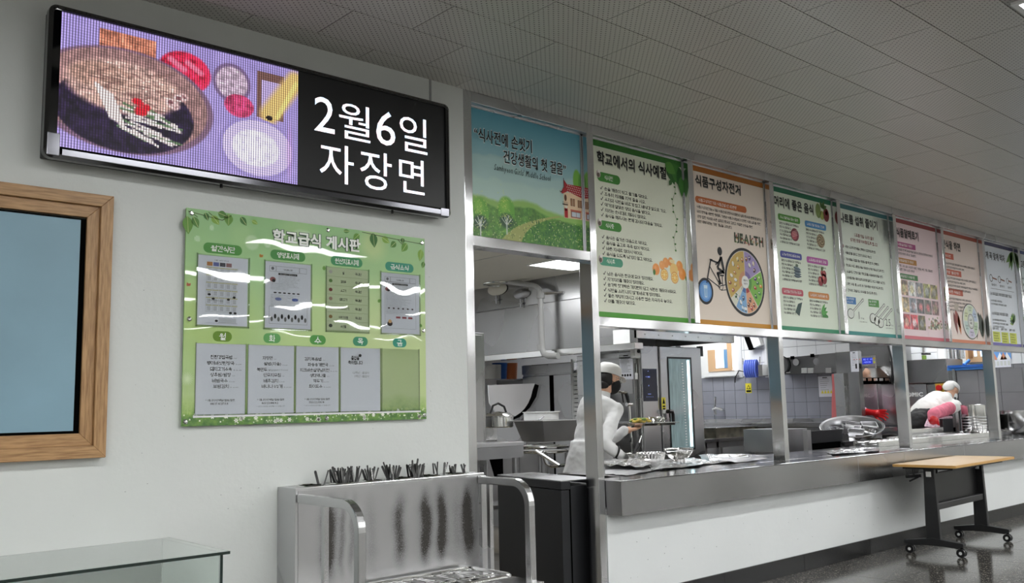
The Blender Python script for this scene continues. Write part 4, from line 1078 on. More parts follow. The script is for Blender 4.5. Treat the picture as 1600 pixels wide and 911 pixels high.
# ================================================================ MENU SIGNS
SGY = W + .048
PRINT = attr_mat('sign_picture_print', .35, spec=.4)
def sign(i, label, bg, z0=1.706, z1=2.792, band=None, band2=None, nm='hanging_sign'):
    xa = (2.992 if i == 0 else PX[i - 1] + .057); xb = PX[i] - .002
    T = thing(nm, ((xa + xb) / 2, SGY, z0), label, 'sign')
    MB().box(xa, xb, SGY, SGY + .018, z0, z1, bg).build('panel', T)
    f = MB()
    for q in ((xb - .010, xb, z0, z1), (xa, xa + .006, z0, z1), (xa, xb, z1 - .010, z1)): f.box(q[0], q[1], SGY - .006, SGY, q[2], q[3], 'steel')
    f.build('edge_channel', T)
    S = Sheet(Frame((0, SGY, 0)))
    if band:
        S.rect(xa, z1 - .048, xb - .010, z1 - .010, band, 1); S.rect(xa, z1 - .051, xb - .010, z1 - .048, C(240, 244, 236), 1)
        S.rect(xa, z0, xb - .010, z0 + .032, band2 or band, 1)
    return T, S, xa, xb
DK = C(26, 26, 30)
# --- 1 landscape
T, S, xa, xb = sign(0, 'landscape sign with cottage, trees and hand-washing slogan, leftmost over the doorway', C(150, 196, 200), 2.079, 2.792)
w, h = xb - xa - .010, 2.782 - 2.079
cv = Canvas(w, h, .0042, (150, 200, 205)); U, V = cv.U, cv.V; t = np.clip(V / h, 0, 1)[..., None]
cv.a = np.where(t > .35, np.array((196, 214, 208)) * (1 - (t - .35) / .65) + np.array((98, 168, 190)) * ((t - .35) / .65), np.array((206, 224, 206)) + 0 * t)
n = vnoise(cv.nr, cv.nc, 26, 2)
cv.put(np.clip((.375 + .10 * n + .04 * np.sin(U * 9) - V) / .015, 0, 1), (176, 208, 204), .8)
cv.put(np.clip((.30 + .10 * vnoise(cv.nr, cv.nc, 30, 6) - V) / .02, 0, 1), (188, 216, 206), .8)
hill = .165 + .05 * np.exp(-((U - .42) / .16) ** 2) + .035 * np.exp(-((U - .08) / .12) ** 2) + .02 * vnoise(cv.nr, cv.nc, 12, 9)
cv.put(np.clip((hill + .03 - V) / .02, 0, 1), (142, 190, 84), .9)
f1 = vnoise(cv.nr, cv.nc, 2.6, 10)[..., None]; f2 = vnoise(cv.nr, cv.nc, 14, 4)[..., None]
gr = np.array((58, 112, 44)) * (1 - f1) + np.array((126, 182, 74)) * f1; gr = gr * (.7 + .5 * f2)
cv.put(np.clip((hill - .01 - V) / .012, 0, 1), gr)
# path
c0 = .30 + (V / .19) * .15 + np.clip(V / .19, 0, 1) ** 3 * .24
cv.put(((np.abs(U - c0) < .075 - .30 * V) & (V < .19)) * 1.0, (168, 176, 100))
cv.put(((U > c0 + .075 - .30 * V) & (V < .15)) * 1.0, np.array((40, 100, 40)) * (1 - f1) + np.array((110, 170, 60)) * f1)
def tree(u, v, r, s=1.0):
    cv.ell(u, v, r, r * 1.35 * s, (108, 176, 62), .2); cv.ell(u - r * .2, v + r * .5, r * .7, r * .8, (140, 200, 76), .6)
    cv.ell(u, v - r * .75, r * .92, r * .72, (46, 84, 48), .35)
    for k, (dx, dy) in enumerate(((-.5, .5), (.5, .55), (-.25, .75), (.2, .8), (0, .6))): cv.line((u, v - r * 1.1), (u + dx * r, v - r * 1.1 + dy * r), .0045, (222, 232, 216))
    cv.line((u, v - r * 1.8), (u, v - r * .7), .009, (206, 216, 204))
tree(.088, .135, .068); tree(.275, .165, .068)
cv.ell(.835, .42, .035, .075, (124, 186, 74), .2); cv.ell(.865, .40, .02, .08, (90, 150, 60), .3)
r_ = np.random.default_rng(21)
for q in range(420):
    u, v = r_.uniform(0, w), r_.uniform(0, .16); cv.ell(u, v, .0035, .0035, ((226, 232, 170), (190, 220, 110), (30, 80, 30))[q % 3], .5)
for q in range(60): cv.ell(.09 + r_.normal(0, .03), .15 + r_.normal(0, .05), .003, .003, (214, 228, 120), .5)
for q in range(60): cv.ell(.26 + r_.normal(0, .03), .19 + r_.normal(0, .05), .003, .003, (214, 228, 120), .5)
for q in range(90):
    u, v = r_.uniform(.45, .86), r_.uniform(.01, .14); cv.line((u, v), (u + r_.uniform(-.006, .006), v + .016), .004, (30, 96, 44))
cv.build('printed_landscape', Frame((xa, SGY, 2.079)), 1, PRINT, T)
o = xa
S.poly([(3.712, 2.265), (3.864, 2.27), (3.864, 2.435), (3.712, 2.415)], C(236, 206, 170), 3)
roof = [(3.700, 2.405), (3.745, 2.425), (3.864, 2.400), (3.864, 2.470), (3.74, 2.468), (3.716, 2.492), (3.716, 2.45), (3.690, 2.415)]
S.poly(roof, C(170, 44, 50), 4)
for r in range(4):
    for c_ in range(9): S.ell(3.742 + .0145 * c_ + .006 * (r % 2), 2.424 + .013 * r - .001 * c_, .0035, .003, C(232, 214, 206), 5, 8)
S.line((3.716, 2.44), (3.714, 2.500), .004, C(70, 24, 24), 5); S.line((3.684, 2.412), (3.704, 2.424), .004, C(60, 24, 24), 5); S.line((3.684, 2.412), (3.682, 2.424), .003, C(60, 24, 24), 5)
for (u, v) in ((3.775, 2.365), (3.795, 2.365), (3.835, 2.362), (3.853, 2.362)): S.rect(u - .008, v - .022, u + .008, v + .022, C(96, 62, 44), 4); S.rect(u - .006, v - .019, u + .006, v + .019, C(166, 124, 92), 5)
S.ell(3.726, 2.385, .010, .020, C(96, 62, 44), 4, 14); S.rect(3.700, 2.342, 3.745, 2.348, C(60, 30, 28), 4)
for q in range(6): S.rect(3.702 + .008 * q, 2.342, 3.704 + .008 * q, 2.362, C(60, 30, 28), 4)
S.rect(3.716, 2.268, 3.742, 2.318, C(190, 40, 44), 4); S.ell(3.729, 2.318, .013, .012, C(190, 40, 44), 4, 14); S.ell(3.729, 2.330, .011, .008, C(230, 226, 210), 5, 12)
S.rect(3.768, 2.275, 3.850, 2.318, C(150, 78, 64), 4); S.rect(3.774, 2.280, 3.844, 2.308, C(206, 214, 222), 5); S.rect(3.808, 2.280, 3.811, 2.308, C(150, 78, 64), 6); S.rect(3.764, 2.312, 3.854, 2.322, C(200, 110, 90), 5)
for du, dv, m_, k_ in ((0, 0, C(236, 240, 238), 4), (0, 0, 'ink', 5)):
    bd = .032 if k_ == 4 else .014; e_ = .004 if k_ == 4 else 0
    S.text('“식사전에 손씻기', 3.046 - e_, 2.604 - e_, .421 + 2 * e_, .075 + 2 * e_, m_, k_, bd)
    S.text('건강생활의 첫 걸음”', 3.250 - e_, 2.514 - e_, .486 + 2 * e_, .074 + 2 * e_, m_, k_, bd)
S.text("Samhyeon Girls' Middle School", 3.182, 2.452, .428, .046, 'ink', 5, .0, 'L', .25)
S.build('printed_artwork', T)
# --- 2 table manners
T, S, xa, xb = sign(1, 'cream table-manners sign with green bands, check marks and oranges, second from the left', C(228, 232, 212), band=C(54, 116, 44), band2=C(86, 158, 62))
S.text('학교에서의 식사예절', 4.012, 2.630, .660, .082, C(150, 156, 140), 2, .03); S.text('학교에서의 식사예절', 4.008, 2.636, .662, .082, 'ink', 3, .022)
def pillcap(x0, z0, x1, z1, c, t, tw):
    S.pill(x0, z0, x1, z1, c, 2); S.text(t, x0 + .065, z0 + .013, tw, .032, C(240, 246, 232), 3, .015)
    S.ell(x0 + .012, z1 - .015, .020, .024, C(190, 180, 170), 3, 12); S.ell(x0 + .010, z1 - .022, .013, .014, C(110, 96, 88), 4, 10); S.ell(x0 + .018, z1 + .002, .013, .010, C(238, 236, 228), 4, 10)
rowsets = [((4.004, 2.530, 4.214, 2.588, C(72, 142, 60), '식사전', .075), 2.478, .0332, ['손을 깨끗이 씻고 물기를 닦아요.', '조용히 차례를 지켜 줄을 서요.', '수저와 식판을 바르게 잡고 배식대 앞으로 가요.', '먹기에 알맞은 양의 음식을 받아요.', '자리는 순서대로 채워서 앉아요.', '음식을 해주시는 분께 감사의 마음을 가져요.']),
           ((4.000, 2.234, 4.210, 2.290, C(72, 142, 60), '식사중', .075), 2.178, .0336, ['음식은 즐거운 마음으로 먹어요.', '음식을 골고루 꼭꼭 씹어 먹어요.', '바른 자세로 앉아서 먹어요.', '음식을 되도록 남기지 않고 먹어요.']),
           ((3.998, 2.016, 4.210, 2.068, C(84, 160, 130), '식사후', .075), 1.958, .0330, ['남은 음식은 한곳에 모아 정리해요.', '자기자리를 깨끗이 정리해요.', '숟가락 젓가락은 가지런히 담고 식판은 깨끗이 비워요.', '식판을 소리 나지 않게 바르게 정리해요.', '물은 적당히 마시고 사용한 컵은 차곡차곡 놓아요.', '이를 깨끗이 닦아요.'])]
for pc_, z, dz_, rows in rowsets:
    pillcap(*pc_)
    for t in rows:
        S.line((4.030, z + .012), (4.036, z + .003), .004, 'ink', 2); S.line((4.036, z + .003), (4.050, z + .024), .004, 'ink', 2)
        S.text(t, 4.064, z - .001, .0232 * len(t) * .98, .024, 'ink', 2, .012); z -= dz_
for i, (u, v, L, wd, a, c) in enumerate(((4.70, 2.765, .16, .05, -1.25, (46, 104, 40)), (4.74, 2.76, .20, .055, -1.0, (64, 128, 50)), (4.80, 2.74, .21, .045, -1.35, (38, 92, 38)), (4.66, 2.745, .12, .04, -.5, (86, 148, 60)), (4.82, 2.68, .14, .03, -1.55, (70, 130, 56)), (4.72, 2.64, .05, .016, -2.2, (60, 110, 50)))): S.leaf(u, v, L, wd, a, C(*c), 5 + i % 6)
prev = (4.742, 2.66)
for q in range(24):
    v = 2.66 - .0212 * q; u = 4.742 + .020 * math.sin(q * .55); S.line(prev, (u, v), .0025, C(84, 110, 60), 2); prev = (u, v)
    if q % 2: S.leaf(u, v, .020, .007, (.2 if q % 4 == 1 else 2.9), C(74, 124, 56), 3)
cv = Canvas(.37, .19, .004, (228, 232, 212))
for (u, v, r, c) in ((.15, .14, .034, (236, 150, 60)), (.11, .12, .030, (240, 158, 70)), (.20, .15, .030, (230, 140, 50)), (.29, .13, .036, (238, 150, 58)), (.05, .09, .038, (236, 146, 56)), (.315, .08, .040, (238, 150, 60)), (.23, .10, .045, (240, 200, 110))): cv.ell(u, v, r, r * 1.05, c, .15); cv.ell(u - .008, v + .012, r * .5, r * .5, (250, 186, 110), .9, 0, .5)
cv.ell(.215, .155, .030, .014, (240, 214, 150), .2)
for (u, v) in ((.13, .062), (.235, .050)):
    cv.ell(u, v, .040, .040, (224, 140, 40), .1); cv.ell(u, v, .034, .034, (246, 226, 150), .1); cv.ell(u, v, .029, .029, (240, 178, 60), .1)
    for q in range(8): a = q * math.pi / 4; cv.line((u, v), (u + .028 * math.cos(a), v + .028 * math.sin(a)), .003, (250, 226, 150))
cv.ell(.03, .07, .014, .022, (60, 120, 40), .3); cv.ell(.355, .055, .012, .018, (90, 140, 50), .3)
cv.build('fruit_picture', Frame((4.478, SGY, 1.945)), 1, PRINT, T)
S.build('printed_artwork', T)
# --- 3 food bicycle
T, S, xa, xb = sign(2, 'beige sign with orange bands, stick rider and wheel of foods, third from the left', C(234, 220, 206), band=C(176, 108, 44), band2=C(206, 146, 54))
S.text('식품구성자전거', 4.984, 2.640, .530, .078, C(160, 150, 140), 2, .03); S.text('식품구성자전거', 4.980, 2.646, .532, .078, 'ink', 3, .022)
S.pill(4.972, 2.527, 5.575, 2.574, C(190, 104, 52), 2); S.text('식품구성자전거와 식품군별 1인 1회분량', 5.005, 2.537, .445, .025, C(246, 236, 226), 3, .012)
for q, (t, wd) in enumerate((('식품구성자전거는 6개의 식품군에 권장식사패턴의 섭취 횟수와 분량에 맞추어', .775), ('바퀴 면적을 배분한 형태로, 기본의 식품구성탑보다 다양한 식품 섭취를 통한', .760), ('균형 잡힌 식사와 수분 섭취의 중요성 그리고 적절한 운동을 통한', .655), ('비만 예방이라는 기본 개념을 나타낸다.', .40))): S.text(t, 4.985, 2.490 - .0335 * q, wd, .022, 'ink', 2, .012)
S.text('HEALTH', 5.404, 2.300, .362, .072, C(60, 70, 52), 3, .035)
for q in range(26): S.leaf(5.41 + .013 * q + .004 * (q % 3), 2.305 + .05 * ((q * 7) % 10) / 10, .022, .006, q * 1.3, (C(110, 140, 70), C(160, 60, 60), C(196, 150, 90), C(70, 90, 60))[q % 4], 4)
bx, bz, br = 5.508, 2.026, .243
S.ell(bx, bz, br, br, DK, 2, 48); S.ell(bx, bz, br - .020, br - .020, C(232, 226, 214), 3, 48)
for a0_, a1_, c in ((90, 215, (206, 174, 96)), (215, 234, (226, 226, 210)), (234, 272, (132, 178, 220)), (272, 310, (226, 168, 132)), (310, 385, (132, 190, 84)), (25, 90, (164, 148, 196))): S.sector(bx, bz, .078, br - .024, math.radians(a0_ + 1), math.radians(a1_ - 1), C(*c), 4)
for a0_, a1_, c in ((90, 215, (206, 150, 110)), (215, 234, (200, 200, 180)), (234, 272, (70, 110, 170)), (272, 310, (170, 60, 60)), (310, 385, (90, 150, 70)), (25, 90, (120, 104, 160))): S.sector(bx, bz, .046, .078, math.radians(a0_ + 2), math.radians(a1_ - 2), C(*c), 4)
S.ell(bx, bz, .044, .044, C(240, 240, 236), 5); S.text('식품구성', bx, bz + .004, .056, .016, 'ink', 6, .015, 'C'); S.text('자전거', bx, bz - .020, .042, .016, 'ink', 6, .015, 'C')
FP = [((190, 130, 80), .16, 100), ((230, 214, 150), .18, 118), ((220, 150, 70), .13, 128), ((240, 236, 220), .185, 140), ((200, 140, 70), .14, 155), ((236, 230, 214), .17, 168), ((160, 90, 60), .19, 185), ((220, 190, 120), .13, 192), ((230, 230, 226), .12, 176), ((190, 110, 90), .17, 203),
      ((60, 100, 60), .16, 220), ((226, 230, 236), .15, 228), ((240, 244, 248), .16, 245), ((200, 220, 240), .19, 255), ((60, 90, 150), .12, 252), ((230, 236, 240), .19, 265), ((120, 50, 30), .16, 278), ((190, 60, 50), .19, 288), ((90, 50, 30), .13, 290), ((150, 70, 50), .18, 300),
      ((40, 110, 50), .15, 322), ((70, 150, 60), .18, 338), ((200, 60, 40), .12, 345), ((230, 150, 50), .19, 355), ((50, 120, 60), .15, 2), ((160, 200, 90), .18, 14), ((100, 60, 130), .13, 15), ((90, 50, 60), .15, 38), ((226, 210, 190), .18, 52), ((80, 60, 120), .19, 70), ((240, 236, 230), .14, 64), ((150, 100, 70), .17, 82)]
for c, r, a in FP:
    a = math.radians(a); u, v = bx + r * math.cos(a), bz + r * math.sin(a)
    S.ell(u + .003, v - .003, .019, .012, C(90, 90, 80), 5, 12, rot=a); S.ell(u, v, .018, .012, C(*c), 6, 12, rot=a * 2); S.ell(u - .004, v + .003, .008, .005, C(244, 240, 226), 7, 8)
sx_, sz_ = 5.036, 1.930
S.ell(sx_, sz_, .088, .090, DK, 2, 36); S.ell(sx_, sz_, .070, .072, C(84, 140, 206), 3, 36); S.ell(sx_, sz_, .056, .058, C(120, 170, 224), 4, 30)
S.poly([(sx_ - .020, sz_ + .040), (sx_ - .013, sz_ - .042), (sx_ + .015, sz_ - .042), (sx_ + .022, sz_ + .040)], C(206, 226, 240), 5); S.poly([(sx_ - .016, sz_ + .018), (sx_ - .010, sz_ - .036), (sx_ + .012, sz_ - .036), (sx_ + .018, sz_ + .018)], C(150, 190, 226), 6)
S.ell(5.222, 2.218, .026, .030, DK, 3, 20)
for a, b_, wd in (((5.045, 1.960), (5.112, 2.148), .013), ((5.100, 2.150), (5.132, 2.150), .010), ((5.118, 2.146), (5.195, 2.135), .012), ((5.232, 2.180), (5.185, 2.100), .022), ((5.232, 2.180), (5.258, 2.085), .026), ((5.240, 2.170), (5.165, 2.120), .010),
                   ((5.185, 2.100), (5.262, 2.070), .020), ((5.262, 2.080), (5.178, 2.060), .020), ((5.180, 2.065), (5.216, 1.990), .016), ((5.200, 2.060), (5.195, 1.985), .012), ((5.070, 2.020), (5.205, 1.965), .008), ((5.100, 2.100), (5.205, 1.985), .008), ((5.235, 1.985), (5.235, 2.050), .008), ((5.200, 1.975), (5.270, 1.990), .006), ((5.21, 2.05), (5.255, 2.052), .010)): S.line(a, b_, wd, DK, 3)
S.ring(5.215, 1.975, .022, .027, DK, 3); S.line((5.215, 1.948), (5.275, 1.955), .005, DK, 3)
S.build('printed_artwork', T)
# --- 4 brain foods
T, S, xa, xb = sign(3, 'pale green sign with six coloured captions and small food pictures, fourth from the left', C(226, 236, 218), band=C(40, 116, 84), band2=C(64, 144, 108))
S.text('머리에 좋은 음식', 5.944, 2.625, .560, .082, C(150, 160, 146), 2, .03); S.text('머리에 좋은 음식', 5.940, 2.632, .560, .082, 'ink', 3, .022)
for u, v, ru, rv, c in ((6.575, 2.675, .040, .060, (128, 150, 84)), (6.630, 2.645, .032, .036, (150, 160, 80)), (6.695, 2.655, .045, .055, (120, 40, 40)), (6.700, 2.672, .02, .02, (170, 80, 70))): S.ell(u, v, ru, rv, C(*c), 3, 20)
for a in (1.2, 2.2, .4): S.leaf(6.645, 2.70, .07, .018, a, C(86, 120, 60), 4)
secs = [(5.984, 2.532, .310, '두뇌 활동을 돕는 철분', (86, 150, 60), 0), (6.362, 2.524, .320, '뇌세포 만들기를 돕는 견과류', (72, 140, 196), 1), (5.984, 2.250, .302, '뇌기능 향상에 도움되는 DHA', (76, 84, 160), 2),
        (6.355, 2.242, .320, '스트레스에 좋은 과일', (186, 96, 168), 3), (5.978, 1.972, .297, '뇌신경을 안정시키는 해조류', (190, 84, 98), 4), (6.348, 1.968, .310, '뇌세포막 구성에 좋은 콩', (206, 136, 72), 5)]
for (u, v, wd, t, c, k_) in secs:
    S.pill(u, v, u + wd, v + .050, C(*c), 2, .018); S.text(t, u + wd / 2, v + .014, wd * .82, .023, C(246, 246, 240), 3, .012, 'C')
    for r in range(6 if k_ < 4 else 5):
        S.text('철분은 두뇌 활동을 도와 기억력을 높이고 집중에 도움이 된다'[r:r + (20 if (r == 0 or r > 4) else 11)], u + .012, v - .030 - .0285 * r, .27 if (r == 0 or r > 4) else .16, .019, 'ink', 2, .015)
    cu, cvv = u + .222, v - .090
    if k_ == 0:
        S.ell(cu, cvv, .055, .050, C(120, 44, 54), 3); S.ell(cu - .012, cvv - .006, .040, .032, C(176, 84, 92), 4); [S.line((cu - .04, cvv - .02 + .012 * q), (cu + .035, cvv + .012 * q), .003, C(226, 180, 180), 5) for q in range(4)]
    elif k_ == 1:
        S.ell(cu, cvv, .062, .055, C(140, 122, 92), 3)
        for q in range(60): a = q * 2.4; r = .055 * math.sqrt(q / 60); S.ell(cu + r * math.cos(a), cvv + r * math.sin(a) * .9, .007, .005, (C(190, 172, 138), C(110, 94, 68))[q % 2], 4, 6)
    elif k_ == 2:
        for q in range(4): S.leaf(cu - .05, cvv + .03 - .022 * q, .11, .014, -.15 + .05 * q, (C(86, 110, 120), C(60, 80, 92))[q % 2], 3 + q % 2); S.line((cu - .045, cvv + .034 - .022 * q), (cu + .04, cvv + .030 - .022 * q), .002, C(170, 184, 188), 5)
        S.ell(cu, cvv + .045, .02, .012, C(90, 110, 90), 3)
    elif k_ == 3:
        for du, dv, r in ((-.035, -.03, .038), (.02, -.01, .042), (-.005, .035, .022), (.03, .03, .028)): S.ell(cu + du, cvv + dv - .01, r, r, C(140, 36, 44), 3); S.ell(cu + du - .008, cvv + dv, r * .4, r * .4, C(196, 90, 84), 4)
        S.leaf(cu - .01, cvv + .04, .04, .012, 1.2, C(80, 110, 50), 5)
    elif k_ == 4:
        S.poly([(cu - .055, cvv - .035), (cu + .0, cvv - .062), (cu + .05, cvv + .045), (cu - .01, cvv + .03)], C(54, 78, 76), 3)
        for q in range(4): S.line((cu - .045 + .014 * q, cvv - .035 - .004 * q), (cu - .005 + .014 * q, cvv + .032 + .004 * q), .003, C(88, 116, 112), 4)
    else:
        for q in range(4): S.leaf(cu - .045, cvv - .028 + .002 * q, .10, .016, .1 + .35 * q - .2, (C(60, 140, 60), C(84, 166, 74))[q % 2], 3 + q % 2)
        for q in range(5): S.ell(cu - .03 + .018 * q, cvv - .045, .008, .008, C(70, 150, 64), 5, 10)
S.build('printed_artwork', T)
# --- 5 sodium
T, S, xa, xb = sign(4, 'pale green sign with teal bands, numbered lines and salt spoon drawings, fifth from left', C(226, 236, 224), band=C(62, 116, 122), band2=C(60, 140, 136))
S.text('나트륨 섭취 줄이기', 6.918, 2.622, .640, .080, C(150, 158, 150), 2, .03); S.text('나트륨 섭취 줄이기', 6.912, 2.629, .640, .080, 'ink', 3, .022)
S.text('나트륨 맛을 서서히 줄여', 7.138, 2.528, .330, .032, C(150, 50, 60), 2, .01); S.text('싱거운 맛에 익숙해지도록 합니다', 7.06, 2.482, .470, .032, C(150, 50, 60), 2, .01)
cv = Canvas(.27, .34, .006, (226, 236, 224)); n = vnoise(cv.nr, cv.nc, 12, 31)
mk = np.clip((cv.U + cv.V * .55 - .20 + .12 * (n - .5)) / .10, 0, 1) * np.clip((cv.V - .04) / .1, 0, 1)
cv.put(mk, (172, 178, 170), .8); cv.put(np.clip((cv.U - .13 - .06 * n) / .06, 0, 1) * np.clip((cv.V - .16 + .1 * n) / .08, 0, 1), (70, 76, 74), .75)
cv.build('wave_picture', Frame((xb - .012 - .27, SGY, 2.40)), 1, PRINT, T)
L5 = ('식품은 되도록 자연식품을 선택하여 싱겁게 먹도록 한다.', '국물섭취를 줄이고 건더기 위주로 먹는다.', '가공식품을 구입할 때는 영양표시를 확인한 후 선택한다.', '향신료나 식초, 레몬즙 등을 이용하여 싱거운 맛을 즐기도록 한다.', '소금이나 간장 대신 향신료를 사용하여 맛을 낸다.', '외식할 때는 짜지 않게 조리해 달라고 하고 국물은 남긴다.', '라면, 우동, 햄, 소시지 등 가공식품은 적당히 먹도록 한다.', '간식은 과일이나 우유를 마시도록 한다.')
for q, t in enumerate(L5):
    z = 2.418 - .0512 * q; S.ell(6.930, z + .012, .016, .016, C(60, 50, 50) if q == 0 else 'greyink', 2, 14); S.ell(6.930, z + .012, .012, .012, C(120, 40, 50) if q == 0 else C(226, 236, 224), 3, 14)
    S.text(str(q + 1), 6.930, z + .004, None, .014, 'ink' if q else C(230, 230, 230), 4, .01, 'C'); S.text(t, 6.962, z, (.53, .45, .57, .66, .63, .66, .62, .50)[q], .024, 'ink', 2, .014)
S.rect(6.915, 1.958, 7.085, 2.016, C(64, 124, 186), 2); S.rect(7.297, 1.956, 7.480, 2.018, C(78, 146, 66), 2)
for u, c in ((6.925, 0), (7.307, 0)): S.text('1일 권장량', u, 1.992, .13, .018, C(236, 240, 240), 3, .01); S.text('소금 5g 이하', u, 1.966, .11, .018, C(236, 240, 240), 3, .01)
def spoon(u, v, s_=1.0):
    S.ell(u, v, .055 * s_, .042 * s_, DK, 3, 24); S.ell(u, v, .049 * s_, .036 * s_, C(222, 228, 220), 4, 24)
    S.line((u + .04 * s_, v + .02 * s_), (u + .20 * s_, v + .115 * s_), .020 * s_, DK, 3); S.line((u + .04 * s_, v + .02 * s_), (u + .20 * s_, v + .115 * s_), .012 * s_, C(222, 228, 220), 4); S.ell(u + .21 * s_, v + .12 * s_, .022 * s_, .014 * s_, DK, 3, 16, rot=.5); S.ell(u + .21 * s_, v + .12 * s_, .017 * s_, .009 * s_, C(222, 228, 220), 4, 16, rot=.5)
    for q in range(7): S.ell(u - .03 + .010 * q, v + .008 * ((q * 5) % 3 - 1), .002, .002, 'greyink', 5, 6)
spoon(6.985, 1.880); spoon(7.355, 1.860); spoon(7.42, 1.842); spoon(7.485, 1.826)
S.text('1', 7.115, 1.842, None, .060, 'ink', 3, -.005); S.text('작은술', 7.142, 1.842, .06, .016, 'greyink', 3); S.text('(소금 5g, 나트륨 2,000mg)', 7.12, 1.816, .13, .010, 'ink', 3, .01)
S.text('2.5', 7.575, 1.806, .085, .060, 'ink', 3, -.005); S.text('작은술', 7.668, 1.806, .045, .016, 'greyink', 3); S.text('(소금 12.5g, 나트륨 5,000mg)', 7.57, 1.782, .135, .010, 'ink', 3, .01)
S.build('printed_artwork', T)
# --- 6 allergy
T, S, xa, xb = sign(5, 'pink sign with a grid of small food photographs, sixth from the left', C(238, 216, 220), band=C(156, 70, 74), band2=C(206, 110, 122))
S.text('식품알레르기', 7.905, 2.612, .440, .082, C(160, 140, 144), 2, .03); S.text('식품알레르기', 7.900, 2.619, .440, .082, 'ink', 3, .02)
for (z, x1_, t, c) in ((2.524, 8.266, '식품알레르기란?', (176, 76, 132)), (2.380, 8.263, '식품알레르기 증상', (190, 134, 66)), (2.240, 8.263, '식품알레르기 유발식품', (70, 130, 74))): S.rect(7.85, z, x1_, z + .048, C(*c), 2); S.text(t, 7.90, z + .012, .30, .026, C(244, 240, 236), 3, .012)
for z, wd, t in ((2.490, .71, '식품알레르기란 특정 음식을 먹었을 때 일어나는 과민반응으로 면역계 이상 반응이다'), (2.456, .36, '과민반응 증상이 나타나는 것을 말한다.'), (2.345, .68, '복통, 구토, 설사, 두드러기, 발진, 가려움, 부종, 기침, 호흡곤란'), (2.312, .30, '심한 경우 쇼크 증상')): S.text(t, 7.905, z, wd, .024, 'ink', 2, .014)
PC = [(176, 150, 120), (214, 214, 208), (120, 120, 124), (150, 150, 90), (130, 120, 70), (170, 150, 110), (140, 146, 156), (84, 80, 84), (110, 104, 96), (120, 90, 90), (190, 80, 84), (180, 60, 70), (110, 100, 60)]
for q in range(13):
    r, c_ = divmod(q, 5); u = 7.905 + .152 * c_; v = 2.228 - .150 * r
    cv = Canvas(.140, .132, .010, PC[q]); cv.noise(.9, 4, 40 + q); cv.ell(.07, .06, .05, .045, tuple(min(255, x + 60) for x in PC[(q + 3) % 13]), .4, 0, .7); cv.noise(.5, 2, 80 + q)
    cv.build('food_photograph', Frame((u, SGY, v - .132)), 2, PRINT, T)
cv = Canvas(.30, .19, .007, (238, 216, 220)); r_ = np.random.default_rng(5)
for q in range(130):
    u, v = .15 + r_.normal(0, .07), .07 + abs(r_.normal(0, .045)); cv.ell(u, v, .014, .012, ((120, 140, 80), (70, 80, 50), (226, 220, 200), (150, 60, 50), (90, 100, 90), (190, 180, 140))[q % 6], .4)
cv.build('vegetable_picture', Frame((8.40, SGY, 1.745)), 2, PRINT, T)
S.build('printed_artwork', T)
# --- 7 picky eating
T, S, xa, xb = sign(6, 'beige-pink sign with an oval food chart and dried peppers, seventh from the left', C(236, 220, 212), band=C(170, 84, 66), band2=C(210, 132, 100))
S.text('편식을 하면', 8.845, 2.604, .420, .082, C(160, 146, 140), 2, .03); S.text('편식을 하면', 8.840, 2.611, .420, .082, 'ink', 3, .02)
for (z, x1_, t) in ((2.510, 9.085, '편식이란'), (2.352, 9.235, '영양 불균형'), (2.165, 9.235, '올바른 식습관')): S.rect(8.82, z, x1_, z + .058, C(196, 92, 66), 2); S.text(t, 8.86, z + .014, x1_ - 8.92, .030, C(246, 236, 228), 3, .012)
for z0_, n_ in ((2.455, 2), (2.315, 4), (2.115, 4)):
    for q in range(n_): S.text('음식을 골고루 먹지 않으면 성장에 필요한 영양소가 부족해지고 집중력이 떨어집니다'[:44 - 6 * (q % 3)], 8.862, z0_ - .036 * q, (.72, .45, .74, .56)[q] if z0_ > 2.2 else (.56, .48, .52, .44)[q], .023, 'ink', 2, .014)
ex, ez = 9.365, 1.925
for i, (u, v, L, wd, a, c) in enumerate(((9.02, 2.02, .20, .04, -1.1, (150, 60, 46)), (8.98, 2.0, .22, .03, -1.3, (120, 40, 36)), (9.08, 1.98, .2, .03, -1.4, (206, 120, 60)), (9.0, 2.04, .12, .04, .2, (196, 184, 170)), (9.62, 2.02, .26, .04, -1.5, (70, 76, 60)), (9.56, 2.03, .26, .05, -1.35, (50, 60, 50)), (9.66, 1.98, .2, .03, -1.6, (96, 100, 84)), (9.52, 2.0, .25, .04, -1.7, (84, 80, 64)))): S.leaf(u, v, L, wd, a, C(*c), 2 + i % 2)
S.ell(ex, ez, .198, .176, DK, 4, 48); S.ell(ex, ez, .190, .168, C(222, 226, 220), 5, 48)
for q, c in enumerate(((190, 206, 226), (214, 226, 200), (222, 230, 190), (200, 220, 214), (214, 206, 226), (190, 210, 180))): S.sector(ex, ez, .080, .162, math.radians(60 * q + 2), math.radians(60 * q + 58), C(*c), 6); a = math.radians(60 * q + 30); S.text('채소 과일', ex + .122 * math.cos(a), ez + .122 * math.sin(a) + .006, .06, .018, 'ink', 7, .01, 'C'); S.text('비타민', ex + .122 * math.cos(a), ez + .122 * math.sin(a) - .020, .045, .016, 'ink', 7, .01, 'C')
S.ring(ex, ez, .068, .074, DK, 6); S.ring(ex, ez, .056, .058, DK, 6); S.text('골고루', ex, ez + .004, .06, .022, 'ink', 6, .015, 'C'); S.text('식품군', ex, ez - .028, .06, .022, 'ink', 6, .015, 'C')
S.build('printed_artwork', T)
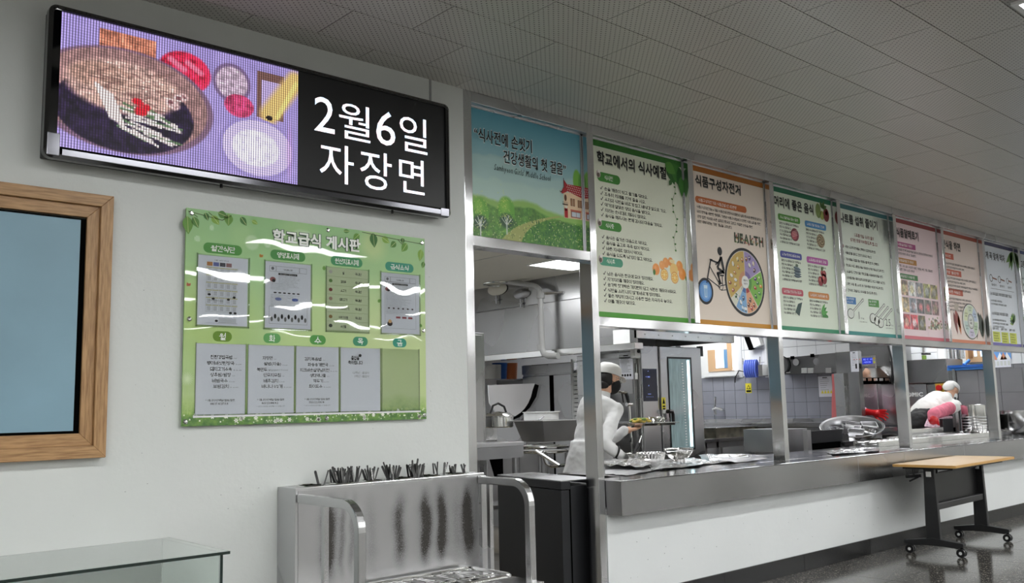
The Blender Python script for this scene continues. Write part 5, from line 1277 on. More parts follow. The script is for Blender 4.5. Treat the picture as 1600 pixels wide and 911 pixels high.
# --- 8 portion sizes
T, S, xa, xb = sign(7, 'pale blue sign with purple bands, spoon drawings and yellow boxes, eighth from the left', C(226, 232, 240), band=C(66, 66, 104), band2=C(112, 106, 170))
S.text('내게 꼭 맞게 먹자', 9.82, 2.600, .580, .082, 'ink', 3, .02)
for i, a in enumerate((-2.6, -2.2, -1.8, -1.4, -2.4, -2.0)): S.leaf(10.66 - .02 * (i % 3), 2.74, .26 - .02 * i, .035, a, (C(96, 140, 60), C(126, 166, 84), C(74, 120, 50))[i % 3], 2 + i % 2)
for (u, s_) in ((9.98, 1.0), (10.20, .95), (10.42, .8)): S.ring(u, 2.405, .032 * s_, .040 * s_, DK, 3); S.line((u + .03, 2.41), (u + .15 * s_, 2.40), .014, C(130, 80, 60), 3); S.text('밥 반공기', u, 2.325, .13 * s_, .026, 'ink', 2, .012)
S.rect(9.95, 2.295, 10.58, 2.299, 'greyink', 2)
for z, wd, hh in ((2.195, .58, .036), (2.130, .30, .022), (2.095, .42, .022), (1.990, .44, .036), (1.930, .36, .022), (1.895, .42, .022), (1.862, .30, .022)): S.text('나는 하루에 얼마나 먹어야 할까요 알맞은 양을 알아보아요'[:int(10 + wd * 30)], 9.92, z + .03, wd, hh, 'ink', 2, .014)
for q in range(9): S.leaf(10.50, 1.96, .11, .022, 1.0 + .28 * q, (C(96, 150, 60), C(60, 100, 60), C(150, 180, 90))[q % 3], 2 + q % 2)
for u in (9.90, 10.125, 10.35): S.rect(u, 1.735 + .01 * (u < 10), u + .19, 1.850, C(206, 214, 92), 2); [S.text('탄수화물 식품군', u + .02, 1.825 - .026 * q, .13 - .02 * (q % 2), .014, 'ink', 3, .012) for q in range(4)]; S.text('열량 영양', u, 1.868, .16, .024, 'ink', 2, .014)
S.build('printed_artwork', T)
# --- 9 cut by the picture edge
T, S, xa, xb = sign(8, 'pale sign with a purple top band, farthest right and cut by the picture edge', C(212, 220, 222), band=C(66, 80, 130), band2=C(86, 106, 160))
S.text('고른 영양 바른 식사', 10.86, 2.59, .56, .082, 'ink', 3, .02)
for q in range(8): S.text('골고루 먹고 건강하게 자라요', 10.86, 2.46 - .07 * q, .6, .03, 'ink', 2, .012)
S.rect(10.84, 1.77, 11.1, 1.93, C(150, 190, 90), 2)
S.build('printed_artwork', T)

# ================================================================ KITCHEN THINGS
def ybox(p0, p1, Y, depth, m='steel', b=None):
    a = at_y(*p0, Y); c = at_y(*p1, Y); pm = at_y(p0[0], p1[1], Y); pn = at_y(p1[0], p0[1], Y)
    x0 = (a.x + pm.x) / 2; x1 = (c.x + pn.x) / 2; z1 = (a.z + pn.z) / 2; z0 = (c.z + pm.z) / 2
    return (b or MB()).box(min(x0, x1), max(x0, x1), Y, Y + depth, min(z0, z1), max(z0, z1), m)
def xbox(p0, p1, X, depth, m='steel', b=None):
    a = at_x(*p0, X); c = at_x(*p1, X); pm = at_x(p0[0], p1[1], X); pn = at_x(p1[0], p0[1], X)
    y0 = (a.y + pm.y) / 2; y1 = (c.y + pn.y) / 2; z1 = (a.z + pn.z) / 2; z0 = (c.z + pm.z) / 2
    return (b or MB()).box(X, X + depth, min(y0, y1), max(y0, y1), min(z0, z1), max(z0, z1), m)
def one(mb, name, label, cat, group=None, **k): return tag(mb.build(name, **k), label, cat, group)

# ---- extractor hood
T = thing('extractor_hood', (7.8, 7.4, 1.75), 'large stainless extractor hood hanging under the kitchen ceiling behind the doorway', 'hood')
HX, HY = 7.0, 5.9
MB().box(HX, HX + .02, HY, 9.2, 2.325, KC, 'steelv').build('side_panel', T)
MB().box(HX, HX + .02, HY, 9.2, 1.80, 2.318, 'steelv').build('side_panel', T)
MB().box(HX + .02, 8.66, HY, HY + .02, 1.86, KC, 'steelv').build('front_panel', T)
MB().box(HX, 8.66, HY - .01, HY + .03, 1.842, 1.93, 'bright').build('front_gutter', T, bevel=.003)
MB().box(HX - .03, HX + .10, HY, 9.2, 1.735, 1.80, 'bright').build('side_gutter', T, bevel=.004)
MB().box(HX + .1, 8.66, HY + .03, 9.2, 1.98, 2.0, 'void').build('dark_underside', T)  # shade inside the hood, put in as a near-black sheet
MB().box(8.64, 8.66, HY + .02, 9.2, 1.86, KC, 'steelv').build('side_panel', T)
xbox((958, 515), (984, 542), HX - .005, .004, 'white').build('white_patch_plate', T)
for q in range(7): MB().cyl((HX + .12 + .22 * q, HY - .012, 1.885), (HX + .12 + .22 * q, HY - .009, 1.885), .006, m='dull').build('rivet', T)
for (cx, cy, rx) in ((777, 452, 15), (815, 459, 13)):
    c = at_x(cx, cy, HX - .01); r = abs(at_x(cx - rx, cy, HX - .01).y - c.y)
    Mx = Matrix.Rotation(math.radians(-90), 3, 'Y'); Mz = Matrix.Diagonal(Vector((1, 1, .55))).to_3x3()
    g = MB(); S3 = Matrix(((0, 0, -1), (0, 1, 0), (.42, 0, 0)))
    g.lathe([(.0001, .03), (r * .7, .022), (r, .0)], c, 28, 'kceil' if cx < 800 else 'dull', S3)
    g.cyl((c.x - .02, c.y, c.z - r * .42), (c.x - .02, c.y, c.z - r * .42 - .10), .012, .008, m='dull'); g.cyl((c.x - .02, c.y - .03, c.z - r * .42 - .05), (c.x - .02, c.y + .03, c.z - r * .42 - .05), .008, m='dull')
    g.build('round_outlet', T, smooth=True)
# pipes
P = [at_x(*p, 6.86) for p in ((700, 429), (745, 435), (800, 441), (832, 446), (838, 448), (842, 452), (844, 458), (845, 480), (846, 520), (847, 545), (850, 553), (857, 556), (872, 556))]
T = thing('overhead_pipe', P[1], 'grey pipe running under the kitchen ceiling and bending down beside the hood', 'pipe')
MB().tube(P, [.030] * 8 + [.034] * 5, 12, 'pipe').build('pipe_run', T, smooth=True)
for p in ((845, 543), (845, 462)):
    c = at_x(*p, 6.86); MB().cyl((c.x, c.y, c.z - .03), (c.x, c.y, c.z + .03), .044, m='pipe').build('collar', T, smooth=True)
c = at_x(845, 459, 6.86); MB().cyl(c, (6.99, c.y - .2, c.z), .016, m='bright').build('bracket', T)
c = at_z(779, 443, KC - .004); b = MB()
b.tube([(c.x + .17 * math.cos(a), c.y + .17 * math.sin(a), KC - .008) for a in [q * math.pi / 12 for q in range(25)]], .012, 8, 'bright')
one(b, 'ceiling_ring', 'round metal ring fitting on the kitchen ceiling left of the square light', 'fixture', smooth=True)

# ---- combination oven
OY = 6.10
T = thing('steam_oven', (7.8, 6.5, 0), 'tall stainless steam oven with dark touch screen and glass door, behind the masked worker', 'oven')
MB().box(7.29, 8.29, OY + .02, 6.85, .42, 1.795, 'steel').build('body', T, bevel=.006)
MB().box(7.33, 8.25, OY + .06, 6.80, 0.0, .42, 'dull').build('stand', T)
MB().box(7.30, 7.575, OY, OY + .02, .45, 1.79, 'steel').build('control_column', T, bevel=.004)
d = MB().box(7.582, 8.285, OY - .02, OY + .02, .45, 1.79, 'steel').build('door', T, bevel=.005)
ybox((1046, 558), (1083.5, 704), OY - .026, .006, 'black').build('glass_frame', d)
ybox((1047.5, 561), (1081.5, 701), OY - .030, .004, 'ovenglass').build('glass', d)
g = MB()
for q in range(30):
    c = at_y(1066 + q * .25, 568 + q * 4.4, OY - .032); g.box(c.x - .012, c.x + .012, c.y, c.y + .002, c.z - .004, c.z + .004, 'white')
g.build('rack_edge_row', d, kind='stuff')
ybox((1076, 563), (1080, 698), OY - .032, .002, 'ovenlamp').build('lamp_strip', d)
c = at_y(1042, 643, OY - .02); g = MB().cyl((c.x - .02, c.y, c.z), (c.x - .02, c.y - .06, c.z), .022, m='black').tube([(c.x - .03, c.y - .05, c.z + .005), (c.x + .02, c.y - .055, c.z), (c.x + .03, c.y - .055, c.z - .03), (c.x + .03, c.y - .055, c.z - .14)], .018, 8, 'black').box(c.x - .07, c.x - .02, c.y - .02, c.y, c.z - .02, c.z + .02, 'white')
g.build('door_handle', d, smooth=True)
ybox((1005, 576), (1027, 627), OY - .004, .004, 'ovenlcd').build('touch_screen', T, bevel=.001)
a = at_y(1007, 590, OY - .005); s = Sheet(Frame((a.x, OY - .005, a.z))); s.parent = T
for u, z, t, hh in ((.04, 0, '1 888', .016), (.055, -.09, 'o', .015), (.055, .06, '°', .012), (.045, -.17, '—', .003), (.02, -.20, '· · · · ·', .006)): s.text(t, u, z, None, hh, 'lcdink', 1, part='screen_glyphs')
s.rect(.02, .005, .026, .012, 'lcdink', 1)
ybox((1034, 621), (1040, 640), OY - .022, .002, 'yellow').build('warning_sticker', T)
c = at_y(1037, 627, OY - .023); s2 = Sheet(Frame((c.x, OY - .0235, c.z))); s2.poly([(-.022, -.025), (.022, -.025), (0, .035)], 'ink', 1); s2.rect(-.02, -.09, .02, -.07, 'ink', 1); s2.rect(-.02, -.06, .02, -.045, 'ink', 1); s2.build('sticker_print', T)
c = at_y(1096, 545, OY); MB().box(8.285, 8.33, OY - .02, OY + .03, 1.70, 1.81, 'darksteel').build('hinge', T)
# steel side cabinet beside the oven (faces the doorway)
T = thing('steel_service_cabinet', (7.26, 6.7, 0), 'stainless service cabinet with a notice sheet, just left of the steam oven', 'cabinet')
MB().box(7.235, 7.285, OY + .05, 6.95, 0, 1.73, 'steelv').build('side_panel', T)
MB().box(7.228, 7.236, OY + .07, 6.95, 1.30, 1.62, 'steelv').build('raised_panel', T, bevel=.002)
MB().box(7.222, 7.24, OY + .05, 6.95, 1.665, 1.68, 'dull').build('upper_ledge', T); MB().box(7.22, 7.24, OY + .05, 6.9, 1.0, 1.02, 'dull').build('lower_ledge', T)
MB().box(7.20, 7.285, OY - .005, OY + .06, 1.66, 1.79, 'white').build('switch_box', T, bevel=.003); MB().cyl((7.25, OY - .02, 1.73), (7.25, OY - .004, 1.73), .018, m='ink').build('knob', T)
g = MB(); c = at_y(994, 577, OY - .02); g.cyl((c.x, c.y, c.z - .05), (c.x, c.y, c.z + .05), .006, m='bright').cyl((c.x, c.y, c.z - .10), (c.x, c.y, c.z - .04), .014, m='white').cyl((c.x - .012, c.y, c.z - .03), (c.x - .012, c.y, c.z + .06), .005, m='ink'); g.build('thermometer', T)
nb = xbox((968, 553), (989, 593), 7.222, .002, 'paper'); nb = one(nb, 'notice_sheet', 'printed notice sheet taped to the steel cabinet above the spray gun', 'paper')
def lines_on(p0, p1, X, n, seed, dark_last=True, parent=None, step=1):
    a = at_x(*p0, X); c = at_x(*p1, X); r = random.Random(seed); ya, yb = a.y, c.y; za, zb = a.z, c.z
    s = Sheet(Frame((X, ya, zb), (0, -1, 0), (0, 0, 1), (-1, 0, 0))); w = ya - yb; h = za - zb; s.parent = parent
    s.rect(w * .3, h * .90, w * .7, h * .94, 'ink', 1)
    for q in range(n):
        v = h * (.84 - .6 * q / n); s.rect(w * .1, v, w * (.55 + .35 * r.random()), v + h * .012, 'greyink', 1)
    if dark_last:
        for q in range(4): s.ell(w * (.18 + .21 * q), h * .17, w * .08, h * .05, 'ink', 1, 10)
    return s
lines_on((968, 553), (989, 593), 7.221, 13, 3).build('printed_lines', nb)
# spray gun
c = at_y(979, 614, 5.7); T = thing('spray_gun', (c.x, 5.7, 0.9), 'black and steel pot-wash spray gun on an upright pipe, in front of the masked worker', 'spray gun')
q_ = lambda x, y: at_y(x, y, 5.7)
MB().tube([q_(966, 611), q_(971, 613), q_(979, 614)], .014, 8, 'chrome').build('nozzle', T, smooth=True)
MB().tube([q_(978, 614), q_(980, 620), q_(982, 629)], [.018, .018, .014], 8, 'black').build('grip', T, smooth=True)
MB().tube([q_(972, 615), q_(973, 622), q_(974, 629)], .008, 6, 'black').build('trigger', T, smooth=True)
MB().cyl(q_(979, 632), q_(987, 632), .018, m='chrome').build('valve', T, smooth=True)
MB().tube([q_(983, 632), q_(984, 645), q_(985, 670), q_(988, 700), Vector((q_(988, 700).x, 5.7, 0))], .012, 8, 'bright').build('riser_pipe', T, smooth=True)
MB().tube([q_(984, 690), q_(988, 680), q_(990, 660)], .010, 8, 'black').build('hose', T, smooth=True)

# ---- upright fridge and slatted door beyond, seen through the doorway
T = thing('upright_fridge', (8.4, 8.2, 0), 'tall two-door stainless fridge with a dark centre gap, seen through the doorway', 'fridge')
MB().box(8.02, 8.75, 7.79, 8.67, .1, 1.72, 'steel').build('body', T, bevel=.004)
MB().box(8.0, 8.02, 7.79, 8.67, 1.60, 1.715, 'steel').build('top_fascia', T, bevel=.003)
for ya, yb in ((8.165, 8.66), (7.795, 8.10)): MB().box(8.0, 8.02, ya, yb, .15, 1.575, 'steel').build('door', T, bevel=.004)
MB().box(7.995, 8.02, 8.10, 8.165, .15, 1.575, 'void').build('centre_gap', T); MB().box(8.05, 8.7, 7.85, 8.6, 0, .1, 'dull').build('plinth', T)
for y in (8.175, 8.09): MB().box(7.975, 7.99, y - .008, y + .008, .92, 1.12, 'bright').build('handle', T)
T = thing('slatted_panel', (8.02, 7.68, 0), 'narrow white slatted panel between the fridge and the serving post', 'panel')
for q in range(24): MB().box(8.0, 8.02, 7.60, 7.77, .35 + .052 * q, .35 + .052 * q + .040, 'white').build('slat', T)
MB().box(8.02, 8.03, 7.60, 7.77, .3, 1.62, 'greyink').build('backing', T); MB().box(7.995, 8.02, 7.76, 7.785, 0, 1.75, 'white').build('frame', T)
# shelf wall piece with buckets
T = thing('steel_back_panel', (8.3, 9.0, .9), 'dark stainless splash panel behind the tilting pan', 'panel')
MB().box(8.1, 8.14, 8.68, 9.28, .5, 1.555, 'dull').build('sheet', T)
for (px, c_, nm) in ((781, 'blue', 'blue'), (797, 'orange', 'orange')):
    p = at_y(px, 575, 8.9); one(MB().lathe([(.0001, 0), (.085, 0), (.10, .20), (.104, .205), (.09, .2)], (p.x, p.y, 1.555), 20, c_), 'bucket', nm + ' bucket on the ledge above the tilting pan', 'bucket', smooth=True)
p = at_y(768, 575, 8.9); one(MB().lathe([(.0001, 0), (.12, 0), (.125, .18), (.11, .18)], (p.x, p.y, 1.555), 20, 'white'), 'bucket', 'white tub on the ledge above the tilting pan, left of the blue bucket', 'bucket', smooth=True)
MB().box(8.0, 9.2, 8.69, 9.1, 1.535, 1.553, 'steel').build('ledge', T)

# ---- tilting pan with raised lid
T = thing('tilting_pan', (6.4, 7.2, 0), 'tilting braising pan with its quarter-round steel lid raised, seen through the doorway', 'cooking pan')
PY = 7.0
def plate(pts, Y, d, m):
    P = [at_y(*p, Y) for p in pts]; Q = [v + Vector((d * .25, d, 0)) for v in P]; return MB().hexa(P, Q, m)
lid = [(763, 602), (836, 599)] + [(836 - 3 - 30 * math.sin(t) * .0 - (1 - math.cos(t)) * 44, 599 + 55 * math.sin(t)) for t in [q * math.pi / 2 / 8 for q in range(1, 9)]] + [(785, 654), (775, 644), (765, 630)]
plate(lid, PY, .02, 'lidsteel').build('lid', T)
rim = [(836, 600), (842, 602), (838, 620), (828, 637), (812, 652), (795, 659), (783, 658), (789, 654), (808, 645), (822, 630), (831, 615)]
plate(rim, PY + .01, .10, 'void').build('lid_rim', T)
plate([(838, 600), (846, 601), (841, 622), (830, 640), (813, 656), (812, 652), (828, 637), (838, 620)], PY + .03, .10, 'dull').build('lid_edge', T)
c = at_y(791, 657, PY); MB().cyl(c, c + Vector((0, 0, -.12)), .02, m='bright').build('lid_arm', T)
ybox((758, 660), (868, 690), PY - .15, .75, 'steel').build('trough', T, bevel=.01)
ybox((756, 684), (868, 692), PY - .30, .16, 'bright').build('front_rim', T, bevel=.006)
ybox((762, 694), (866, 780), PY - .02, .5, 'dull').build('base', T); g = at_y(815, 780, PY); MB().box(g.x - .2, g.x + .2, PY + .1, PY + .4, 0, g.z + .02, 'dull').build('pedestal', T)
ybox((822, 665), (872, 692), 6.12, .40, 'steel').build('raised_shelf', T); g = at_y(846, 690, 6.3); MB().cyl((g.x, 6.3, 0), (g.x, 6.3, g.z), .03, m='dull').build('shelf_leg', T)
# lidded pot, tub and steel food pan
def pot(px, py, Y, r, h, m, name, label, cat, lip=.012):
    c = at_y(px, py, Y); T = thing(name, c, label, cat)
    MB().lathe([(.0001, 0), (r * .94, 0), (r, h * .1), (r, h), (r + lip, h + .004), (r + lip, h + .010), (r - .006, h + .008), (r - .008, h * .15), (.0001, h * .12)], c, 32, m).build('vessel', T, smooth=True); return T, c
T, c = pot(779, 668, 6.1, .13, .09, 'bright', 'lidded_pot', 'small pot with a looped lid handle beside the doorway post', 'pot')
MB().lathe([(.14, .09), (.10, .125), (.0001, .14)], c, 28, 'bright').build('lid', T, smooth=True)
MB().tube([(c.x - .10, c.y, c.z + .10), (c.x - .06, c.y, c.z + .19), (c.x + .0, c.y, c.z + .21), (c.x + .07, c.y, c.z + .18), (c.x + .11, c.y, c.z + .09)], .010, 8, 'black').build('lid_handle', T, smooth=True)
T, c = pot(846, 665, 6.3, .165, .12, 'white', 'white_tub', 'round white tub with a clip behind the steel food pan', 'tub')
MB().tube([(c.x - .16, c.y - .13, c.z + .02), (c.x - .17, c.y - .15, c.z + .06), (c.x - .13, c.y - .17, c.z + .09)], .008, 6, 'dull').build('clip', T)
p = [at_y(*q, 5.9) for q in ((840, 658), (905, 656), (903, 678), (862, 690))]
c0 = at_y(868, 690, 5.7); T = thing('steel_food_pan', c0, 'deep grey steel food pan standing in front of the white tub', 'pan')
zt = at_y(868, 658, 5.7).z; b0 = c0.z; X0_, X1_ = at_y(846, 660, 5.7).x, at_y(908, 660, 5.7).x
MB().hexa([(X0_ + .05, 5.72, b0), (X1_ - .03, 5.72, b0), (X1_ - .03, 6.0, b0), (X0_ + .05, 6.0, b0)], [(X0_, 5.68, zt), (X1_, 5.68, zt), (X1_, 6.05, zt), (X0_, 6.05, zt)], 'dull').build('vessel', T)
MB().box(X0_ - .01, X1_ + .01, 5.67, 6.06, zt, zt + .008, 'steel').build('rim', T, bevel=.003)
# work table with shelf, and round-rimmed trolley
T = thing('prep_table', (5.2, 5.8, 0), 'stainless prep table with lower shelf, nearest behind the doorway on the left', 'table')
zt = .80; TX0, TX1, TY0, TY1 = 4.3, 5.42, 5.35, 5.93
TX1 = at_y(819, 690, TY0).x; zt = at_y(819, 690, TY0).z
MB().box(TX0, TX1, TY0, TY1, zt - .03, zt, 'steel').build('worktop', T, bevel=.003)
for x in (TX0 + .05, TX1 - .05):
    for y in (TY0 + .06, TY1 - .06): MB().cyl((x, y, 0), (x, y, zt - .03), .02, m='dull').build('leg', T, smooth=True)
MB().box(TX0 + .03, TX1 - .03, TY0 + .04, TY1 - .04, .42, .45, 'steel').build('shelf', T)
MB().box(TX0, TX1, TY0 + .01, TY0 + .03, zt - .12, zt - .03, 'dull').build('apron', T)
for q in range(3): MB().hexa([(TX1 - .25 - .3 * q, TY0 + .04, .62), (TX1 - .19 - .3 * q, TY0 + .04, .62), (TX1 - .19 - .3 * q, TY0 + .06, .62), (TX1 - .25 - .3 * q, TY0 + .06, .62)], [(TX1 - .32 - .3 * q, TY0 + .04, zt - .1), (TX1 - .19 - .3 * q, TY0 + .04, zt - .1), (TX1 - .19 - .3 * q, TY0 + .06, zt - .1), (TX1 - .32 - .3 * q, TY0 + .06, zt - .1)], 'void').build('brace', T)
c = at_y(848, 698, 5.5); T = thing('round_trolley', (c.x, 5.5, 0), 'low trolley with a double steel rim and curved legs behind the dark cabinet', 'trolley')
b = MB(); rr = .21
for z in (c.z, c.z - .035): b.tube([(c.x + rr * math.cos(a), 5.5 + rr * math.sin(a), z) for a in [q * math.pi / 12 for q in range(25)]], .012, 8, 'bright')
b.build('rim', T, smooth=True)
MB().lathe([(.0001, -.03), (rr - .01, -.03)], (c.x, 5.5, c.z), 28, 'dull').build('deck', T)
for k, a in enumerate((.6, 2.5, 3.8, 5.6)):
    x, y = c.x + (rr - .02) * math.cos(a), 5.5 + (rr - .02) * math.sin(a); MB().tube([(x, y, c.z - .03), (x, y, .0)], .013, 8, 'dull').build('leg', T, smooth=True)
b = MB(); b.tube([(c.x - .17, 5.33, c.z - .03), (c.x - .13, 5.33, c.z - .12), (c.x - .08, 5.33, c.z - .15), (c.x + .08, 5.33, c.z - .15), (c.x + .13, 5.33, c.z - .12), (c.x + .17, 5.33, c.z - .03)], .014, 8, 'bright'); b.build('curved_brace', T, smooth=True)
a = at_y(838, 705, 4.6); e = at_y(874, 728, 4.35); T = one(MB().tube([a, (a + e) / 2, e], .011, 8, 'bright'), 'ladle', 'steel ladle handle sticking out over the end of the counter', 'ladle', smooth=True)
# tall cabinet behind the doorway post
T = thing('tall_steel_cabinet', (4.8, 6.3, 0), 'tall narrow steel cabinet on adjustable feet right behind the doorway post', 'cabinet')
x1 = at_y(760, 700, 6.0).x; zt = at_y(752, 520, 6.0).z
MB().box(4.45, x1, 6.0, 6.6, .12, zt, 'steelv').build('body', T, bevel=.004); MB().box(4.45, x1 - .04, 5.985, 6.0, .14, zt - .02, 'steelv').build('door', T, bevel=.003)
for x in (4.55, x1 - .07): MB().cyl((x, 6.06, 0), (x, 6.06, .12), .035, m='black').build('foot', T)
# kitchen floor grate by the door
for q in range(2): pass

# ---- things on the serving counter
TZ = .768
def onc(px, py, z=TZ): return at_z(px, py, z)
# steel mixing bowl
T = thing('mixing_bowl', (5.15, 4.02, TZ), 'shiny footed steel mixing bowl on foil sheets in front of the oven', 'bowl')
c = at_y(1061, 721, 4.0); r = radius_at(c, 45); zr = at_y(1061, 701, 4.0).z - c.z
T.location = c; T['_w'] = list(c)
MB().lathe([(.0001, 0), (r * .42, 0), (r * .44, .012), (r * .45, .016), (r * .72, zr * .35), (r * .93, zr * .7), (r, zr), (r + .006, zr + .002), (r - .004, zr), (r * .9, zr * .7), (r * .68, zr * .36), (r * .3, .03), (.0001, .028)], c, 40, 'bright').build('vessel', T, smooth=True)
MB().lathe([(r * .97 + .002, zr * .82), (r * .985 + .004, zr * .86), (r + .002, zr * .9)], c, 40, 'mirror').build('rim_band', T, smooth=True)
# round foil tray with fluted side
c = at_z(1010, 720, TZ + .012); r = radius_at(c, 60)
b = MB(); n = 72; vs = []
for k, (rr, z, fl) in enumerate(((.0, .003, 0), (.86, .003, 0), (.90, .006, .02), (1.0, .055, .02), (1.06, .058, 0), (1.06, .052, 0))):
    for j in range(n): t = 2 * math.pi * j / n; q = r * (rr + (fl if j % 2 else -fl)); vs.append((c.x + q * math.cos(t), c.y + q * math.sin(t), c.z + z))
b.add(vs, [(i * n + j, i * n + (j + 1) % n, (i + 1) * n + (j + 1) % n, (i + 1) * n + j) for i in range(5) for j in range(n)], 'foil')
T = one(b, 'foil_dish', 'round fluted foil dish left of the mixing bowl', 'foil dish')
def sheet_(pts, z, m, name, label, cat, bump=.006, seed=1, group=None, thick=.006):
    r = random.Random(seed); P = [at_z(*p, z) for p in pts]; n = len(P); cx = sum(p.x for p in P) / n; cy = sum(p.y for p in P) / n
    b = MB(); K = 5; vs = [(cx, cy, z + thick)]
    dense = []
    for i in range(n):
        a, c_ = P[i], P[(i + 1) % n]
        for q in range(6): t = q / 6; dense.append((a.x + (c_.x - a.x) * t + r.uniform(-.006, .006), a.y + (c_.y - a.y) * t + r.uniform(-.006, .006)))
    N = len(dense)
    for k in range(1, K + 1):
        for d in dense: vs.append((cx + (d[0] - cx) * k / K, cy + (d[1] - cy) * k / K, z + (thick + r.uniform(0, bump) if k < K else r.uniform(.001, bump + .002))))
    fs = [(0, 1 + j, 1 + (j + 1) % N) for j in range(N)]
    for k in range(K - 1):
        for j in range(N): fs.append((1 + k * N + j, 1 + (k + 1) * N + j, 1 + (k + 1) * N + (j + 1) % N, 1 + k * N + (j + 1) % N))
    b.add(vs, fs, m); return one(b, name, label, cat, group, smooth=False)
sheet_([(945, 723), (1015, 726), (1035, 732), (980, 744), (946, 741)], TZ, 'dull', 'baking_sheet', 'dark oven sheet lying nearest the doorway end of the counter', 'tray', .004, 2)
sheet_([(942, 719), (1010, 719), (1030, 724), (1004, 731), (944, 729)], TZ + .022, 'foil', 'foil_sheet', 'bright crumpled foil sheet lying on the dark oven sheet', 'foil', .02, 3)
sheet_([(1000, 722), (1085, 717), (1110, 722), (1090, 729), (1020, 735)], TZ + .004, 'foil', 'foil_sheet', 'crumpled foil sheet under the mixing bowl', 'foil', .010, 4)
sheet_([(1092, 712), (1150, 711), (1204, 713), (1180, 720), (1100, 726)], TZ + .004, 'foil', 'foil_sheet', 'crumpled foil sheet right of the mixing bowl, left of the post', 'foil', .012, 5)
sheet_([(1120, 716), (1185, 714), (1200, 717), (1150, 724)], TZ + .030, 'steel', 'baking_sheet', 'flat steel sheet on the foil beside the post', 'tray', .003, 6)
sheet_([(1290, 706), (1330, 702), (1375, 700), (1372, 706), (1300, 711)], TZ + .002, 'foil', 'foil_sheet', 'crumpled foil strip on the counter below the tub of steel trays', 'foil', .008, 7)

# ---- wall of the far end: window, tap, stickers, hose
wk = struct(MB().box(XE - .002, XE + .01, 8.19, 9.15, 1.63, 2.5, 'white').build('window_2'))
xbox((1106, 546), (1145, 580), XE - .03, .028, 'tan').build('sash', wk, bevel=.003)
xbox((1118, 546), (1131, 575), XE - .036, .006, 'daylight').build('pane', wk); xbox((1131, 546), (1137, 575), XE - .036, .006, C(110, 150, 190)).build('pane', wk)
xbox((1136, 524), (1143, 578), XE - .045, .02, 'tan').build('frame_post', wk); xbox((1142, 524), (1151, 578), XE - .034, .010, 'daywhite').build('bright_pane', wk)
xbox((1099, 582), (1152, 588), XE - .06, .05, 'white').build('sill', wk); xbox((1150, 524), (1159, 590), XE - .01, .012, C(206, 208, 210)).build('reveal', wk)
T = thing('wall_tap', at_x(1120, 635, XE), 'chrome wall tap with water running, on the grey tiles left of the post', 'tap')
w_ = lambda x, y, X=XE - .1: at_x(x, y, X)
MB().tube([at_x(1131, 640, XE), w_(1128, 640), w_(1120, 638), w_(1114, 640)], .022, 10, 'chrome').build('body', T, smooth=True)
MB().tube([w_(1117, 638), w_(1118, 628), w_(1118, 620)], .016, 8, 'chrome').build('lever', T, smooth=True); MB().tube([w_(1117, 640), w_(1118, 648)], .022, 8, 'dull').build('spout', T, smooth=True)
MB().tube([w_(1118, 648), w_(1119, 668)], .012, 8, 'glass').build('water', T, smooth=True)
T = one(xbox((1165, 599), (1174, 614), XE - .003, .003, 'yellow'), 'warning_sticker', 'yellow warning triangle sticker on the grey tiles', 'sticker')
c = at_x(1169.5, 605, XE - .0035); s = Sheet(Frame((XE - .0035, c.y, c.z), (0, -1, 0), (0, 0, 1), (-1, 0, 0))); s.poly([(-.035, -.03), (.035, -.03), (0, .035)], 'ink', 1); s.poly([(-.022, -.022), (.022, -.022), (0, .020)], 'yellow', 2); s.rect(-.04, -.075, .04, -.045, 'ink', 1); s.build('sticker_print', T)
c = at_x(1174, 576, XE - .15); T = thing('hose_reel', c, 'blue hose coiled on a steel reel on the white tiled wall', 'hose reel')
for q in range(6):
    MB().tube([(c.x + (.03) * (q % 2), c.y + .10 - .036 * q + .03 * math.cos(a) * .3, c.z + .13 * math.sin(a)) if False else (c.x + .05 * math.cos(a), c.y + .09 - .036 * q, c.z + .12 * math.sin(a)) for a in [k * math.pi / 10 for k in range(21)]], .016, 8, 'hose').build('hose_turn', T, smooth=True)
b = MB(); b.tube([(c.x, c.y + .14, c.z + .16), (c.x, c.y + .12, c.z - .1), (c.x, c.y - .14, c.z - .1), (c.x, c.y - .16, c.z + .17)], .010, 6, 'bright'); b.box(c.x - .02, c.x + .12, c.y - .20, c.y - .13, c.z - .12, c.z + .05, 'bright'); b.build('bracket', T)
MB().tube([(c.x, c.y + .10, c.z - .05), (c.x, c.y + .22, c.z - .02), (c.x, c.y + .29, c.z - .12), (c.x, c.y + .30, c.z - .2)], .009, 6, 'black').build('loose_end', T, smooth=True)
P0, P1 = at_x(1160, 520, XE - .1), at_x(1170, 547, XE - .1)
T = thing('wall_fan_unit', P1, 'slanted white and black wall unit hanging above the hose reel', 'wall unit')
b = MB(); d1 = (P1 - P0); wv_ = Vector((0, -.16, .05))
b.hexa([P0, P1, P1 + wv_ * .55, P0 + wv_ * .55], [v + Vector((.08, 0, 0)) for v in (P0, P1, P1 + wv_ * .55, P0 + wv_ * .55)], 'void'); b.build('grille', T)
MB().hexa([P0 + wv_ * .55, P1 + wv_ * .55, P1 + wv_ * 1.35, P0 + wv_ * 1.35], [v + Vector((.08, 0, 0)) for v in (P0 + wv_ * .55, P1 + wv_ * .55, P1 + wv_ * 1.35, P0 + wv_ * 1.35)], 'white').build('housing', T)
MB().tube([at_x(1174, 526, XE), at_x(1177, 532, XE - .08), at_x(1176, 538, XE - .05)], .014, 6, 'dull').build('bracket', T)
xbox((1194, 527), (1198, 590), XE - .02, .02, C(224, 226, 228)).build('corner_trim', wend)
